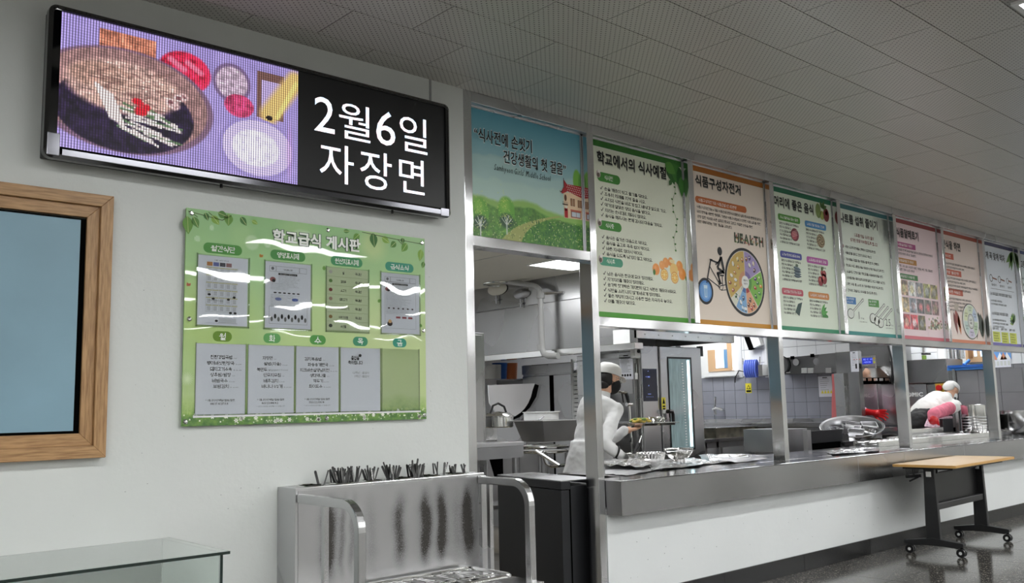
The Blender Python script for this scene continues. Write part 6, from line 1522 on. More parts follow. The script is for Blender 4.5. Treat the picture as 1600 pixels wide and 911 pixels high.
# sink under the tiles, table with tray
T = thing('long_sink', at_x(1160, 690, XE - .5), 'long stainless sink along the grey tiled wall', 'sink')
zt = at_x(1190, 661, XE - .5).z
MB().box(XE - .02, XE, 6.3, 9.2, zt, zt + .05, 'steel').build('upstand', T); b = MB().box(XE - .5, XE - .02, 6.3, 9.2, zt - .06, zt, 'steel'); b.build('rim', T, bevel=.004)
MB().box(XE - .48, XE - .04, 6.35, 9.15, .15, zt - .06, 'steelv').build('basin', T)
for y in (6.5, 7.4, 9.0): MB().cyl((XE - .45, y, 0), (XE - .45, y, .15), .025, m='dull').build('leg', T)
KY = 7.3
T = thing('small_table', at_y(1145, 712, KY), 'low stainless table carrying a steel tray, below the wall tap', 'table')
a = at_y(1101, 683, KY); e = at_y(1185, 683, KY); z = at_y(1145, 684, KY).z
MB().box(a.x, e.x, KY, KY + .7, z - .04, z, 'steel').build('worktop', T, bevel=.003); MB().box(a.x + .05, e.x - .05, KY + .03, KY + .05, z - .12, z - .04, 'dull').build('rail', T)
for x in (a.x + .06, a.x + .32, e.x - .06):
    for y in (KY + .05, KY + .6): MB().box(x - .025, x + .025, y - .02, y + .02, 0, z - .04, 'dull').build('leg', T)
a2 = at_y(1108, 684, KY + .2); e2 = at_y(1170, 684, KY + .2); zt2 = z + .13
T = thing('steel_tray', ((a2.x + e2.x) / 2, KY + .4, z), 'deep rectangular steel tray on the low table under the running tap', 'tray')
MB().hexa([(a2.x + .05, KY + .12, z), (e2.x - .05, KY + .12, z), (e2.x - .05, KY + .52, z), (a2.x + .05, KY + .52, z)], [(a2.x, KY + .08, zt2), (e2.x, KY + .08, zt2), (e2.x, KY + .56, zt2), (a2.x, KY + .56, zt2)], mat('aged_steel', (.50, .48, .38, 1), .4, 1.0, noise=.3, nscale=12)).build('vessel', T)
MB().box(a2.x - .03, e2.x + .03, KY + .05, KY + .59, zt2, zt2 + .012, 'bright').build('rim', T, bevel=.004)

# ---- dish machine end wall
T = thing('vent_control_box', at_x(1266, 583, 11.9), 'wide steel box with square cut-outs and louvres above the grey tiles', 'control box')
g = MB(); ya, yb = at_x(1222, 570, 11.85).y, at_x(1309, 570, 11.85).y
zb_ = at_x(1266, 583.5, 11.85).z; z0a, z0b = at_x(1224, 559.5, 11.85).z, at_x(1308, 551, 11.85).z
g.hexa([(11.85, ya, zb_), (11.85, yb, zb_), (11.99, yb, zb_), (11.99, ya, zb_)], [(11.85, ya, z0a), (11.85, yb, z0b), (11.99, yb, z0b), (11.99, ya, z0a)], 'steelv'); g.build('box', T)
for (x, y) in ((1238, 559), (1269, 555.5)): xbox((x - 3, y - 2.6), (x + 3, y + 2.6), 11.845, .006, 'void').build('cut_out', T)
for x in (1256, 1266, 1294, 1230):
    for q in range(4):
        if x == 1230 and q < 3: continue
        xbox((x - 4, 575.2 + q * 2.1), (x + 4, 576.3 + q * 2.1), 11.835, .016, 'white').build('louvre', T)
for (x, y) in ((1244, 566), (1276, 565)): c = at_x(x, y, 11.84); MB().cyl((c.x - .01, c.y, c.z), (c.x + .01, c.y, c.z), .05, .02, m='dull').build('boss', T)
c = at_x(1224, 570, 11.83); MB().tube([(c.x, c.y + .02 - .11 * math.sin(a) , c.z + .12 * math.cos(a)) for a in [q * math.pi / 10 for q in range(11)]], .011, 6, 'black').build('cable_loop', T, smooth=True)
T = thing('steel_wall_column', at_x(1328, 655, 11.2), 'tall stainless column with a notice strip, right of the grey tiles', 'column')
CXX = 10.6; y0_, y1_ = at_x(1308, 600, CXX).y, at_x(1343, 600, CXX).y; zc_ = at_x(1325, 549.5, CXX).z
MB().box(CXX, CXX + .10, y1_, y0_, .0, zc_, 'steelv').build('body', T, bevel=.004)
xbox((1305, 583), (1320, 660), CXX - .06, .06, 'steel').build('conduit', T, bevel=.004)
p_ = one(xbox((1329, 549), (1341, 581), CXX - .004, .003, 'paper'), 'notice_sheet', 'narrow notice strip with small red dots on the steel column', 'paper'); s = lines_on((1329, 549), (1341, 581), CXX - .0045, 8, 5, False)
[s.ell(.04 + .035 * q, .15, .006, .006, C(190, 40, 40), 2, 8) for q in range(3)]; [s.rect(.05 + .05 * q, .04, .07 + .05 * q, .10, 'ink', 2) for q in range(2)]; s.build('printed_lines', p_)
p_ = one(xbox((1279, 588), (1300, 620), XE - .004, .003, 'paper'), 'notice_sheet', 'white notice with yellow triangles on the grey tiles beside the pink apron', 'paper'); s = lines_on((1279, 588), (1300, 620), XE - .0045, 6, 6, False)
[s.poly([(.025 + .045 * q, .05), (.065 + .045 * q, .05), (.045 + .045 * q, .10)], 'yellow', 2) or s.rect(.025 + .045 * q, .045, .065 + .045 * q, .065, 'ink', 3) for q in range(4)]; s.build('printed_lines', p_)
b = MB(); AP = [(1299, 585), (1302, 584), (1304, 600), (1309, 628), (1313, 650), (1313, 660), (1299, 660), (1299, 625), (1300, 604)]
P = [at_x(*p, 11.75) for p in AP]; b.hexa(P, [v + Vector((.06, 0, 0)) for v in P], 'pinkapron'); one(b, 'hanging_apron', 'pink vinyl apron hanging from a hook beside the steel column', 'apron', bevel=.01)
# dish washing machine
DX_ = 11.3
T = thing('dish_machine', at_x(1365, 665, DX_), 'stainless dish washing machine with blue display and hooded front', 'dish washer')
xbox((1345, 541), (1392, 600), DX_, .6, 'steelv').build('upper_body', T, bevel=.006)
xbox((1327, 527), (1386, 553), DX_ + .25, .4, 'dull').build('duct', T)
xbox((1344, 556), (1368, 573), DX_ - .012, .012, 'steel').build('display_frame', T, bevel=.002); xbox((1347, 559), (1363, 569), DX_ - .016, .005, 'lcd').build('display', T)
a = at_x(1348, 562, DX_ - .017); s = Sheet(Frame((DX_ - .017, a.y, a.z), (0, -1, 0), (0, 0, 1), (-1, 0, 0))); s.parent = T; s.text('82 C  60', .01, -.01, .12, .02, 'lcdink', 1, part='display_digits'); s.text('세척중', .01, -.045, .10, .02, 'lcdink', 1, part='display_digits')
for q, m_ in enumerate((C(220, 190, 60), C(190, 200, 80))): c = at_x(1366, 560 + 6 * q, DX_ - .014); MB().cyl((c.x - .006, c.y, c.z), (c.x, c.y, c.z), .012, m=m_).build('button', T)
P = [at_x(*p, DX_ - .14) for p in ((1342, 590), (1391, 590), (1375, 575), (1352, 575))]; Q = [at_x(*p, DX_) for p in ((1344, 588), (1391, 588), (1380, 572), (1348, 572))]
MB().hexa(P, Q, 'bright').build('hood', T)
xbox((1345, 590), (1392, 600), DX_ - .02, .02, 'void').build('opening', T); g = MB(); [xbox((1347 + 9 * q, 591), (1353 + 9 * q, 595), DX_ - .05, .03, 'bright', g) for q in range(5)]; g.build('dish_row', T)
xbox((1345, 600), (1372, 664), DX_, .5, 'steel').build('lower_door', T, bevel=.004); xbox((1379, 600), (1400, 664), DX_, .5, 'steel').build('lower_door', T, bevel=.004); xbox((1372, 600), (1379, 664), DX_ + .01, .5, 'steelv').build('pillar', T)
a = at_x(1344, 621, DX_ - .004); s = Sheet(Frame((DX_ - .004, a.y, a.z), (0, -1, 0), (0, 0, 1), (-1, 0, 0))); s.parent = T; s.text('OMIC', .02, 0, .11, .045, 'white', 1, .03, part='maker_lettering')
g = MB(); g.tube([at_x(1388, 540, DX_ - .05), at_x(1393, 560, DX_ - .05), at_x(1394, 585, DX_ - .05), at_x(1391, 597, DX_ - .05)], .012, 6, 'black').tube([at_x(1390, 565, DX_ - .05), at_x(1395, 575, DX_ - .05), at_x(1394, 592, DX_ - .05)], .010, 6, 'black'); g.build('cables', T, smooth=True)
# second machine body behind the bending worker
T = thing('wide_steel_machine', at_x(1450, 665, 11.32), 'wide stainless dish machine with raised maker lettering behind the bending worker', 'dish washer')
xbox((1400, 562), (1480, 599), 11.32, .48, 'steelv').build('upper_body', T, bevel=.006); xbox((1402, 600.5), (1450, 680), 11.32, .48, 'steel').build('door', T, bevel=.004); xbox((1451, 600.5), (1482, 680), 11.32, .48, 'steelv').build('door', T, bevel=.004); MB().box(11.36, 11.75, 4.45, 5.2, 0, .85, 'dull').build('plinth', T)
a = at_x(1417, 620, 11.315); s = Sheet(Frame((11.315, a.y, a.z), (0, -1, 0), (0, 0, 1), (-1, 0, 0))); s.parent = T; s.text('OMIC', .0, 0, .20, .052, 'white', 1, .03, part='maker_lettering')
c = at_x(1468, 606, 11.29); g = MB().box(c.x, c.x + .02, c.y - .05, c.y + .05, c.z - .06, c.z + .05, C(190, 160, 60)); g.cyl((c.x - .03, c.y, c.z), (c.x, c.y, c.z), .035, m='redglove'); g.build('emergency_switch', T)
T = thing('wall_valve_pipe', at_x(1444, 562, 11.95), 'upright pipe with a cross valve on the white tiles above the wide machine', 'pipe')
MB().tube([at_x(1443, 535, 11.95), at_x(1444, 562, 11.95)], .018, 8, 'bright').build('pipe_run', T, smooth=True); MB().tube([at_x(1440, 553, 11.93), at_x(1454, 553, 11.93)], .012, 8, 'black').build('valve_handle', T, smooth=True); c = at_x(1444, 559, 11.93); MB().cyl(c - Vector((0, 0, .03)), c + Vector((0, 0, .03)), .028, m=C(110, 140, 60)).build('valve_body', T, smooth=True)
# stacked pots on the machine
for q, (x0_, x1_) in enumerate(((1464, 1480), (1482, 1492), (1494, 1507))):
    a = at_x(x0_, 561, 11.7); e = at_x(x1_, 561, 11.7); r = (a.y - e.y) / 2; h = .22
    one(MB().lathe([(.0001, 0), (r, 0), (r, h), (r + .01, h + .005)], (11.72, (a.y + e.y) / 2, at_x(1475, 562, 11.7).z), 24, 'bright' if q else 'white'), 'stock_pot', ('white', 'tall steel', 'pale steel')[q] + ' pot standing on the wide machine, ' + ('left', 'middle', 'right')[q] + ' of three', 'pot', 'pots on the wide machine', smooth=True)
wk3 = struct(xbox((1508, 528), (1536, 566), XE - .03, .03, 'tan').build('window_3')); xbox((1521, 528), (1525, 557), XE - .036, .006, 'daylight').build('pane', wk3); xbox((1531, 528), (1535, 557), XE - .036, .006, 'daylight').build('pane', wk3); xbox((1512, 530), (1519, 560), XE - .034, .004, C(150, 110, 76)).build('shutter', wk3)
# blue shelf board and partition
T = thing('blue_squeegee', at_x(1507, 575, 11.2), 'long blue rubber squeegee laid on top of the tiled partition', 'squeegee')
xbox((1480, 570), (1536, 574), 11.15, .16, 'blue').build('blade_holder', T); xbox((1480, 574), (1534, 578), 11.17, .10, C(70, 140, 220)).build('blade', T)
MB().cyl(at_x(1506, 570, 11.2), at_x(1514, 563, 11.3), .018, m=C(90, 150, 220)).build('socket', T)
T = thing('tiled_partition', at_x(1515, 690, 11.2), 'low partition faced with grey tiles under the blue squeegee', 'partition')
xbox((1486, 577), (1492, 690), 11.18, .05, 'steelv').build('end_post', T); xbox((1492, 577), (1496, 690), 11.16, .05, 'bright').build('corner_trim', T)
ya, yb, zt_, zb_ = at_x(1496, 600, 11.2).y, 3.75, at_x(1515, 578, 11.2).z, .4
MB().box(11.208, 11.27, yb, ya, zb_, zt_, 'grout').build('core', T)
k = 0; y = ya
while y - .24 > yb - .2 and k < 8:
    for r in range(5): MB().box(11.2, 11.208, max(yb, y - .24) + .002, y - .002, zt_ - .27 * (r + 1) + .002, zt_ - .27 * r - .002, 'steeltile').build('tile', T)
    y -= .24; k += 1
# round pots on the counter rails
CR = MB(); T = thing('roller_conveyor', (9.2, 4.35, .8), 'low steel roller conveyor lying along the back of the serving counter', 'conveyor')
for y in (3.93, 4.04, 4.15): MB().box(7.9, 11.0, y, y + .02, TZ + .002, TZ + .045, 'bright').build('rail', T)
for q in range(26): MB().cyl((7.95 + .12 * q, 3.95, TZ + .030), (7.95 + .12 * q, 4.15, TZ + .030), .012, m='steel').build('roller', T)
MB().box(8.6, 10.9, 4.17, 4.195, TZ, TZ + .06, 'bright').build('back_rail', T)
c = at_y(1525, 690, 4.03); r = radius_at(c, 35); h = at_y(1525, 647, 4.03).z - c.z
T = thing('stock_pot', (c.x, 4.03, TZ), 'tall banded steel pot on the counter left of the far post', 'pot'); zc0 = TZ + .045
MB().lathe([(.0001, 0), (r * .93, 0), (r, .02), (r, h), (r + .008, h + .006), (r - .004, h)], (c.x, 4.03, zc0), 40, 'bright').build('vessel', T, smooth=True)
for q in range(5): MB().lathe([(r + .0005, .04 + .03 * q), (r + .003, .045 + .03 * q), (r + .0005, .05 + .03 * q)], (c.x, 4.03, zc0), 40, 'dull').build('band', T, smooth=True)
c = at_y(1566, 690, 4.0)
for q in range(11):
    o = MB().lathe([(.0001, 0), (.05, 0), (.085, .035), (.088, .036), (.05, .006), (.0001, .006)], (c.x + .003 * q, 4.0, TZ + .002 + .0185 * q), 28, 'bright')
    one(o, 'steel_bowl', 'small steel bowl in the tall stack right of the far post', 'bowl', 'bowls in the far stack', smooth=True)
c = at_y(1598, 690, 3.92); T = thing('round_cauldron', (c.x, 3.95, TZ), 'large dull round steel cauldron at the right picture edge', 'cauldron')
MB().lathe([(.0001, 0), (.12, 0), (.20, .08), (.235, .20), (.235, .26), (.225, .26), (.19, .09), (.0001, .02)], (c.x, 3.95, TZ + .002), 36, 'steel').build('vessel', T, smooth=True)
# switch, poster on end wall
T = one(xbox((1558, 614), (1571, 630), XE - .03, .03, 'white'), 'wall_switch', 'white switch box on the grey tiles right of the far post', 'switch', bevel=.004); xbox((1566, 618), (1568, 627), XE - .036, .006, 'greyink').build('rocker', T)
T = one(xbox((1550, 547), (1579, 574), XE - .006, .004, 'paper'), 'wall_poster', 'small poster with blue and orange peaks above the switch box', 'poster')
a = at_x(1550, 574, XE - .0065); e = at_x(1579, 547, XE - .0065); s = Sheet(Frame((XE - .0065, a.y, a.z), (0, -1, 0), (0, 0, 1), (-1, 0, 0))); w, h = a.y - e.y, e.z - a.z
s.rect(0, h * .45, w, h, C(110, 160, 220), 1)
for u, c_ in ((.15, (220, 150, 120)), (.45, (236, 238, 240)), (.8, (236, 238, 240)), (.62, (200, 140, 110))): s.poly([(w * (u - .18), h * .45), (w * (u + .18), h * .45), (w * u, h * .9)], C(*c_), 2)
for q in range(5): s.rect(w * (.08 + .18 * q), h * .08, w * (.2 + .18 * q), h * .36, C(206, 210, 206), 2)
s.build('printed_picture', T)
p_ = one(xbox((1597, 585), (1606, 625), XE - .004, .003, 'paper'), 'notice_sheet', 'white sheet at the right picture edge on the grey tiles', 'paper')

# ---- steel tub full of trays on a wash bench
T = thing('wash_bench', at_y(1320, 705, 5.0), 'grey steel wash bench with a dark opening, holding the big tub', 'bench')
a = at_y(1226, 675, 5.0); 
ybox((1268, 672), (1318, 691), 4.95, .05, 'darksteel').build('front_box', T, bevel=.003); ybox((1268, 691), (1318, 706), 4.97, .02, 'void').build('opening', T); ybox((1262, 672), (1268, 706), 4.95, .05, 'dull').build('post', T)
P = [at_y(*p, 4.94) for p in ((1318, 670), (1324, 670), (1330, 706), (1316, 706))]; MB().hexa(P, [v + Vector((0, .05, 0)) for v in P], 'steel').build('post', T)
ybox((1320, 688), (1376, 695), 4.9, .05, 'steel').build('front_rail', T); ybox((1320, 695), (1376, 704), 4.92, .03, 'dull').build('lower_rail', T)
ybox((1226, 670), (1262, 706), 5.3, .5, 'dull').build('side_box', T, bevel=.003)
ybox((1378, 668), (1402, 674), 4.85, .3, 'bright').build('side_shelf', T); ybox((1378, 679), (1402, 684), 4.75, .3, 'bright').build('side_shelf', T)
g = at_y(1331, 667, 5.15); MB().box(g.x - .35, g.x + .35, 4.98, 5.42, g.z - .30, g.z - .27, 'steel').build('deck', T); [MB().box(g.x + q, g.x + q + .04, 5.1, 5.14, 0, g.z - .30, 'dull').build('leg', T) for q in (-.3, .26)]
TC = at_y(1331, 667, 5.15); tr = .335; zc_ = TC
tilt = Matrix.Rotation(math.radians(19), 3, Vector((.735, -.666, 0)) if False else Vector((-.7349, .6664, 0)).cross(Vector((0, 0, 1))).normalized())
# tilt axis: horizontal, perpendicular to the view so that the open top leans towards the hall
fwd = Vector((TC.x, TC.y, 0)).normalized(); axis = Vector((0, 0, 1)).cross(fwd); tilt = Matrix.Rotation(math.radians(-19), 3, axis)
T = thing('steel_tub', TC - Vector((0, 0, .2)), 'wide steel tub tilted forward and filled with small steel trays, left of the second post', 'tub')
MB().lathe([(.0001, -.20), (tr * .75, -.20), (tr * .82, -.18), (tr * .96, 0), (tr, .0), (tr + .01, .006), (tr + .004, .012), (tr * .95, .004), (tr * .80, -.17), (.0001, -.185)], TC, 48, 'steel', tilt).build('vessel', T, smooth=True)
MB().tube([TC + tilt @ Vector(p) for p in ((tr * .94 * .87, -tr * .5, -.02), (tr * 1.0, -tr * .48, -.05), (tr * .95, -tr * .35, -.06))], .010, 6, 'bright').build('handle', T, smooth=True)
proto = None; random.seed(5)
for q, (x, y, rz, tl) in enumerate(((-.18, .02, .5, .3), (-.10, -.08, .6, .5), (.02, .10, -.25, .5), (.10, .02, -.35, .35), (.04, -.09, -.4, .3), (.18, .10, .1, .2), (.17, .0, -.5, .6), (-.03, .16, .2, .2))):
    if proto is None:
        b = MB(); b.box(-.085, .085, -.05, .05, -.003, .0, 'bright').box(-.085, .085, -.05, -.046, 0, .035, 'bright').box(-.085, .085, .046, .05, 0, .035, 'bright').box(-.085, -.081, -.046, .046, 0, .035, 'bright').box(.081, .085, -.046, .046, 0, .035, 'bright')
        o = b.build('small_tray', origin=(0, 0, 0), bevel=.002); proto = o
    else: o = proto.copy(); col.objects.link(o)
    o.location = TC + tilt @ Vector((x * fwd.y + y * fwd.x, -x * fwd.x + y * fwd.y, -.06 + .012 * (q % 3)))
    o.rotation_euler = (math.radians(24) + tl * .6, tl * .3, rz - .9)
    o.data.materials[0] = MT['steel']; tag(o, 'small oblong steel tray lying in the tilted steel tub', 'tray', 'small trays in the tub')

# ================================================================ PEOPLE
def limb(b, pts, rad, m='coat'):
    for i in range(len(pts) - 1):
        b.cyl(pts[i], pts[i + 1], rad[i], rad[i + 1], 14, m)
    for p, r in zip(pts, rad): b.ell(p, (r, r, r), m, 14, 8)
    return b
def fuse(ob, vox=.012, sm=6, fold=0):
    r = ob.modifiers.new('fuse', 'REMESH'); r.mode = 'VOXEL'; r.voxel_size = vox; r.use_smooth_shade = True
    s = ob.modifiers.new('soften', 'SMOOTH'); s.iterations = sm; s.factor = .5
    if fold:
        tx = bpy.data.textures.get('cloth_folds') or bpy.data.textures.new('cloth_folds', 'CLOUDS'); tx.noise_scale = .11; tx.noise_depth = 2
        d = ob.modifiers.new('folds', 'DISPLACE'); d.texture = tx; d.strength = fold; d.mid_level = .5; d.texture_coords = 'LOCAL'
    return ob
def hand(b, wrist, direc, palmn, size=1.0, curl=.5, m='skin', thumb_side=1):
    """palm with four fingers and a thumb; direc: towards the fingertips, palmn: palm normal"""
    d = Vector(direc).normalized(); n = Vector(palmn); n = (n - d * n.dot(d)).normalized(); s = d.cross(n) * thumb_side
    L = .09 * size; w = Vector(wrist)
    limb(b, [w, w + d * L * .35], [.026 * size, .030 * size], m)
    for k in (-1, -.33, .33, 1): limb(b, [w + d * L * .15 + s * k * .018 * size, w + d * L + s * k * .030 * size], [.016 * size, .0125 * size], m)
    for k, fl in ((-1, .74), (-.33, .94), (.33, 1.0), (1, .9)):
        p = w + d * L + s * k * .031 * size; F = .080 * size * fl; a = 0; pts = [p]
        for seg, q in ((.45, curl * .6), (.32, curl), (.23, curl * .9)):
            a += q; dd = d * math.cos(a) + n * math.sin(a); pts.append(pts[-1] + dd * F * seg)
        limb(b, pts, [.0095 * size, .009 * size, .008 * size, .007 * size], m)
    t0 = w + d * L * .25 + s * .022 * size; pts = [t0, t0 + (s * .8 + d * .7 + n * .25).normalized() * .038 * size]; pts.append(pts[-1] + (s * .35 + d + n * .4 * curl).normalized() * .034 * size)
    limb(b, pts, [.014 * size, .011 * size, .009 * size], m)
    return b
def face(T, head, h, fwdv, upv, m='skin', glasses=False, eyes=True):
    """head of height h centred at head, looking along fwdv"""
    f = Vector(fwdv).normalized(); u = Vector(upv); u = (u - f * u.dot(f)).normalized(); s = f.cross(u)
    B = Matrix((s, f, u)).transposed(); P = lambda x, y, z: head + s * x * h + f * y * h + u * z * h
    b = MB(); b.ell(P(0, .02, .10), (.335 * h, .40 * h, .38 * h), m, 20, 14, B); b.ell(P(0, .10, -.16), (.26 * h, .27 * h, .32 * h), m, 18, 12, B)
    b.ell(P(0, .27, -.38), (.10 * h, .09 * h, .09 * h), m, 12, 8, B)
    limb(b, [P(0, .37, .06), P(0, .45, -.08)], [.035 * h, .055 * h], m); b.ell(P(0, .37, -.24), (.10 * h, .05 * h, .04 * h), m, 12, 8, B)
    for k in (-1, 1): b.ell(P(k * .33, -.02, -.02), (.045 * h, .08 * h, .12 * h), m, 12, 8, B); b.ell(P(k * .17, .30, -.10), (.09 * h, .08 * h, .09 * h), m, 10, 8, B)
    limb(b, [P(0, -.06, -.30), P(0, -.12, -.68)], [.22 * h, .24 * h], m)
    ob = fuse(b.build('head', T), .007, 4)
    e = MB()
    for k in (-1, 1):
        e.ell(P(k * .13, .375, .04), (.055 * h, .03 * h, .030 * h), 'white', 12, 8, B); e.ell(P(k * .13, .398, .04), (.024 * h, .014 * h, .024 * h), 'ink', 10, 6, B)
        e.tube([P(k * .06, .40, .12), P(k * .13, .405, .135), P(k * .20, .37, .12)], .010 * h, 6, 'hair')
    e.ell(P(0, .415, -.235), (.08 * h, .02 * h, .018 * h), C(176, 92, 88), 12, 6, B)
    e.build('eyes_and_lips', T, smooth=True)
    return P, B

# ---- worker with mask, cap and tray
BY_ = 4.85
J = lambda x, y, Y=BY_: at_y(x, y, Y)
HC = J(950, 592); hh = .232
T = thing('person', (J(922, 700).x, BY_, 0), 'kitchen worker in white coat, white cap and black mask holding a tray of food', 'person')
fw = Vector((.97, -.12, -.28)); up = Vector((.18, 0, 1))
Pf, Bf = face(T, HC, hh, fw, up)
neck = J(938, 622); chest = J(930, 652); waist = J(926, 690); hip = J(923, 725)
b = MB()
# torso, skirt of the coat
b.ell(chest, (.125, .165, .19), 'coat', 20, 12); b.ell(waist, (.125, .15, .22), 'coat', 20, 12); b.ell(hip, (.155, .175, .20), 'coat', 20, 12)
limb(b, [neck - Vector((0, 0, .03)), chest + Vector((0, 0, .04))], [.062, .10])
b.cyl(waist, Vector((hip.x - .01, hip.y, .52)), .17, .25, 20, 'coat')
rs = Vector((neck.x - .005, BY_ - .165, neck.z - .095)); ls = Vector((neck.x + .015, BY_ + .165, neck.z - .09))
b.ell(rs, (.058, .055, .058), 'coat'); b.ell(ls, (.058, .055, .058), 'coat')
re = J(944, 693, BY_ - .24); rw = J(968, 711, BY_ - .30); le = J(950, 690, BY_ + .16); lw = J(975, 673, BY_ + .02)
limb(b, [rs, re, rw], [.056, .050, .040]); limb(b, [ls, le, lw], [.056, .050, .042])
limb(b, [chest + Vector((0, 0, .13)), rs], [.07, .058]); limb(b, [chest + Vector((0, 0, .13)), ls], [.07, .058])
cw = fuse(b.build('white_coat', T), .011, 5, .026)
cw.data.materials[0] = MT['coat']
# collar, placket, cuffs
g = MB(); nx = neck
g.hexa([nx + Vector(p) for p in ((-.03, -.085, .02), (.075, -.06, -.03), (.115, -.075, -.17), (.06, -.135, -.10))], [nx + Vector(p) for p in ((-.03, -.093, .024), (.083, -.066, -.028), (.123, -.081, -.17), (.062, -.147, -.095))], 'coat')
g.build('collar', T, bevel=.004)
g = MB(); g.lathe([(.085, -.075), (.074, -.01), (.070, .045), (.064, .047), (.060, -.01)], nx + Vector((.004, 0, 0)), 28, 'coat', Matrix.Rotation(math.radians(14), 3, 'Y'), 1.0, 1.0); g.build('neck_band', T, smooth=True)
g = MB(); g.tube([nx + Vector((.055, -.085, -.045)), chest + Vector((.085, -.12, .09)), chest + Vector((.112, -.10, .0))], .007, 6, 'blackcloth'); g.tube([nx + Vector((.118, -.07, -.16)), chest + Vector((.153, -.05, -.02)), waist + Vector((.148, -.05, 0)), hip + Vector((.175, -.06, -.02))], .004, 6, 'blackcloth'); g.tube([nx + Vector((.045, -.125, -.085)), nx + Vector((.10, -.10, -.17))], .004, 6, 'blackcloth'); g.build('trim_line', T)
g = MB(); g.tube([rw - Vector((.03, -.005, -.022)), rw - Vector((.022, .0, -.018))], .050, 14, 'blackcloth'); g.build('dark_cuff', T, smooth=True)
# legs and shoes
b = MB()
for k in (-.09, .09): limb(b, [Vector((hip.x, BY_ + k, hip.z - .05)), Vector((hip.x + .02, BY_ + k, .45)), Vector((hip.x - .01, BY_ + k, .09))], [.10, .075, .055], 'blackcloth')
fuse(b.build('trousers', T), .02, 3)
for k in (-.09, .09): g = MB(); g.ell((hip.x + .05, BY_ + k, .045), (.13, .05, .045), 'white'); g.build('shoe', T, smooth=True)
# cap with a brim
g = MB(); S_ = 1.0
B2 = Bf
prof = [(.36, .12), (.365, .26), (.34, .40), (.26, .50), (.12, .545), (.0001, .55)]
vs_c = Pf(0, 0, 0)
g.lathe([(r * hh * 1.08, z * hh) for r, z in prof], vs_c, 28, 'cloth', B2, 1.0, 1.14)
g.build('cap', T, smooth=True)
g = MB(); n = 14; top = []; bot = []
for i in range(n + 1):
    a = math.pi * i / n; x = .36 * math.cos(a); y = .36 + .30 * math.sin(a) ** .8; top.append(Pf(x, y, .155 - .16 * math.sin(a) * .6)); bot.append(Pf(x, y, .130 - .16 * math.sin(a) * .6))
top += [Pf(-.30, .22, .17), Pf(.30, .22, .17)]; bot += [Pf(-.30, .22, .145), Pf(.30, .22, .145)]
g.hexa(bot, top, 'cloth'); g.build('cap_brim', T, smooth=False)
# hair net/hair at the nape, mask, glasses
g = MB(); g.ell(Pf(0, -.14, -.03), (.345 * hh, .27 * hh, .34 * hh), 'hair', 18, 12, Bf); g.ell(Pf(0, .02, .16), (.352 * hh, .37 * hh, .12 * hh), 'hair', 18, 12, Bf); g.ell(Pf(0, -.20, -.26), (.27 * hh, .20 * hh, .20 * hh), 'hair', 14, 10, Bf); g.build('hair', T, smooth=True)
g = MB(); g.ell(Pf(0, .20, -.17), (.315 * hh, .315 * hh, .31 * hh), 'blackcloth', 24, 16, Bf); g.tube([Pf(.25, .2, -.05), Pf(.33, .0, .0)], .004, 6, 'blackcloth'); g.tube([Pf(.22, .2, -.34), Pf(.33, -.02, -.12)], .004, 6, 'blackcloth'); g.tube([Pf(-.25, .2, -.05), Pf(-.33, .0, .0)], .004, 6, 'blackcloth')
mk_ = g.build('face_mask', T, smooth=True)
g = MB()
for k in (-1, 1):
    g.tube([Pf(k * .15 + .10 * math.cos(a), .445, .035 + .075 * math.sin(a)) for a in [q * math.pi / 8 for q in range(17)]], .0022, 6, 'bright'); g.tube([Pf(k * .25, .44, .05), Pf(k * .345, .2, .05), Pf(k * .35, .0, .02)], .0022, 6, 'bright')
g.tube([Pf(-.05, .45, .05), Pf(.05, .45, .05)], .0022, 6, 'bright'); g.build('glasses', T, smooth=True)
# hands
b = MB(); hand(b, rw, (.9, -.1, -.22), (-.1, .2, -1), 1.0, .45, 'navyglove', 1); fuse(b.build('gloved_hand', T), .004, 2)
b = MB(); tw = lw + Vector((.02, 0, .0)); hand(b, tw, (.95, -.15, .12), (0, 0, 1), .95, .12, 'skin', -1); hl = fuse(b.build('hand', T), .004, 2)
# tray with food, held out to the right
tc = tw + Vector((.26, -.05, .055)); T2 = thing('meal_tray', tc, 'compartment steel meal tray held out level by the masked worker', 'tray')
RT = Matrix.Rotation(math.radians(-8), 3, 'Z')
def tp(x, y, z): return tc + RT @ Vector((x, y, z))
g = MB(); g.hexa([tp(*p, -.002) for p in ((-.19, -.13), (.19, -.13), (.19, .13), (-.19, .13))], [tp(*p, .003) for p in ((-.19, -.13), (.19, -.13), (.19, .13), (-.19, .13))], 'bright')
for (x0, x1, y0, y1) in ((-.17, -.02, -.11, .11), (.0, .17, .02, .11), (.0, .17, -.11, .0)):
    g.hexa([tp(x0 + .012, y0 + .012, -.022), tp(x1 - .012, y0 + .012, -.022), tp(x1 - .012, y1 - .012, -.022), tp(x0 + .012, y1 - .012, -.022)], [tp(x0, y0, -.001), tp(x1, y0, -.001), tp(x1, y1, -.001), tp(x0, y1, -.001)], 'bright')
g.build('tray_plate', T2, bevel=.002)
def bowl_on(x, y, r, h, label, food, fname):
    c = tp(x, y, .004); t = thing('steel_bowl', c, label, 'bowl'); MB().lathe([(.0001, 0), (r * .6, 0), (r * .95, h * .7), (r, h), (r - .003, h), (r * .6, .006), (.0001, .005)], c, 28, 'bright').build('vessel', t, smooth=True)
    f = MB(); rr = random.Random(int(x * 100)); 
    for q in range(14): a = rr.uniform(0, 6.28); q2 = rr.uniform(0, .6) * r; f.ell(c + Vector((q2 * math.cos(a), q2 * math.sin(a), h * .72)), (.014, .012, .009), food[q % len(food)], 8, 5)
    o = f.build(fname, smooth=True); tag(o, 'food filling the ' + label.split(' held')[0], 'food'); o['kind'] = 'stuff'
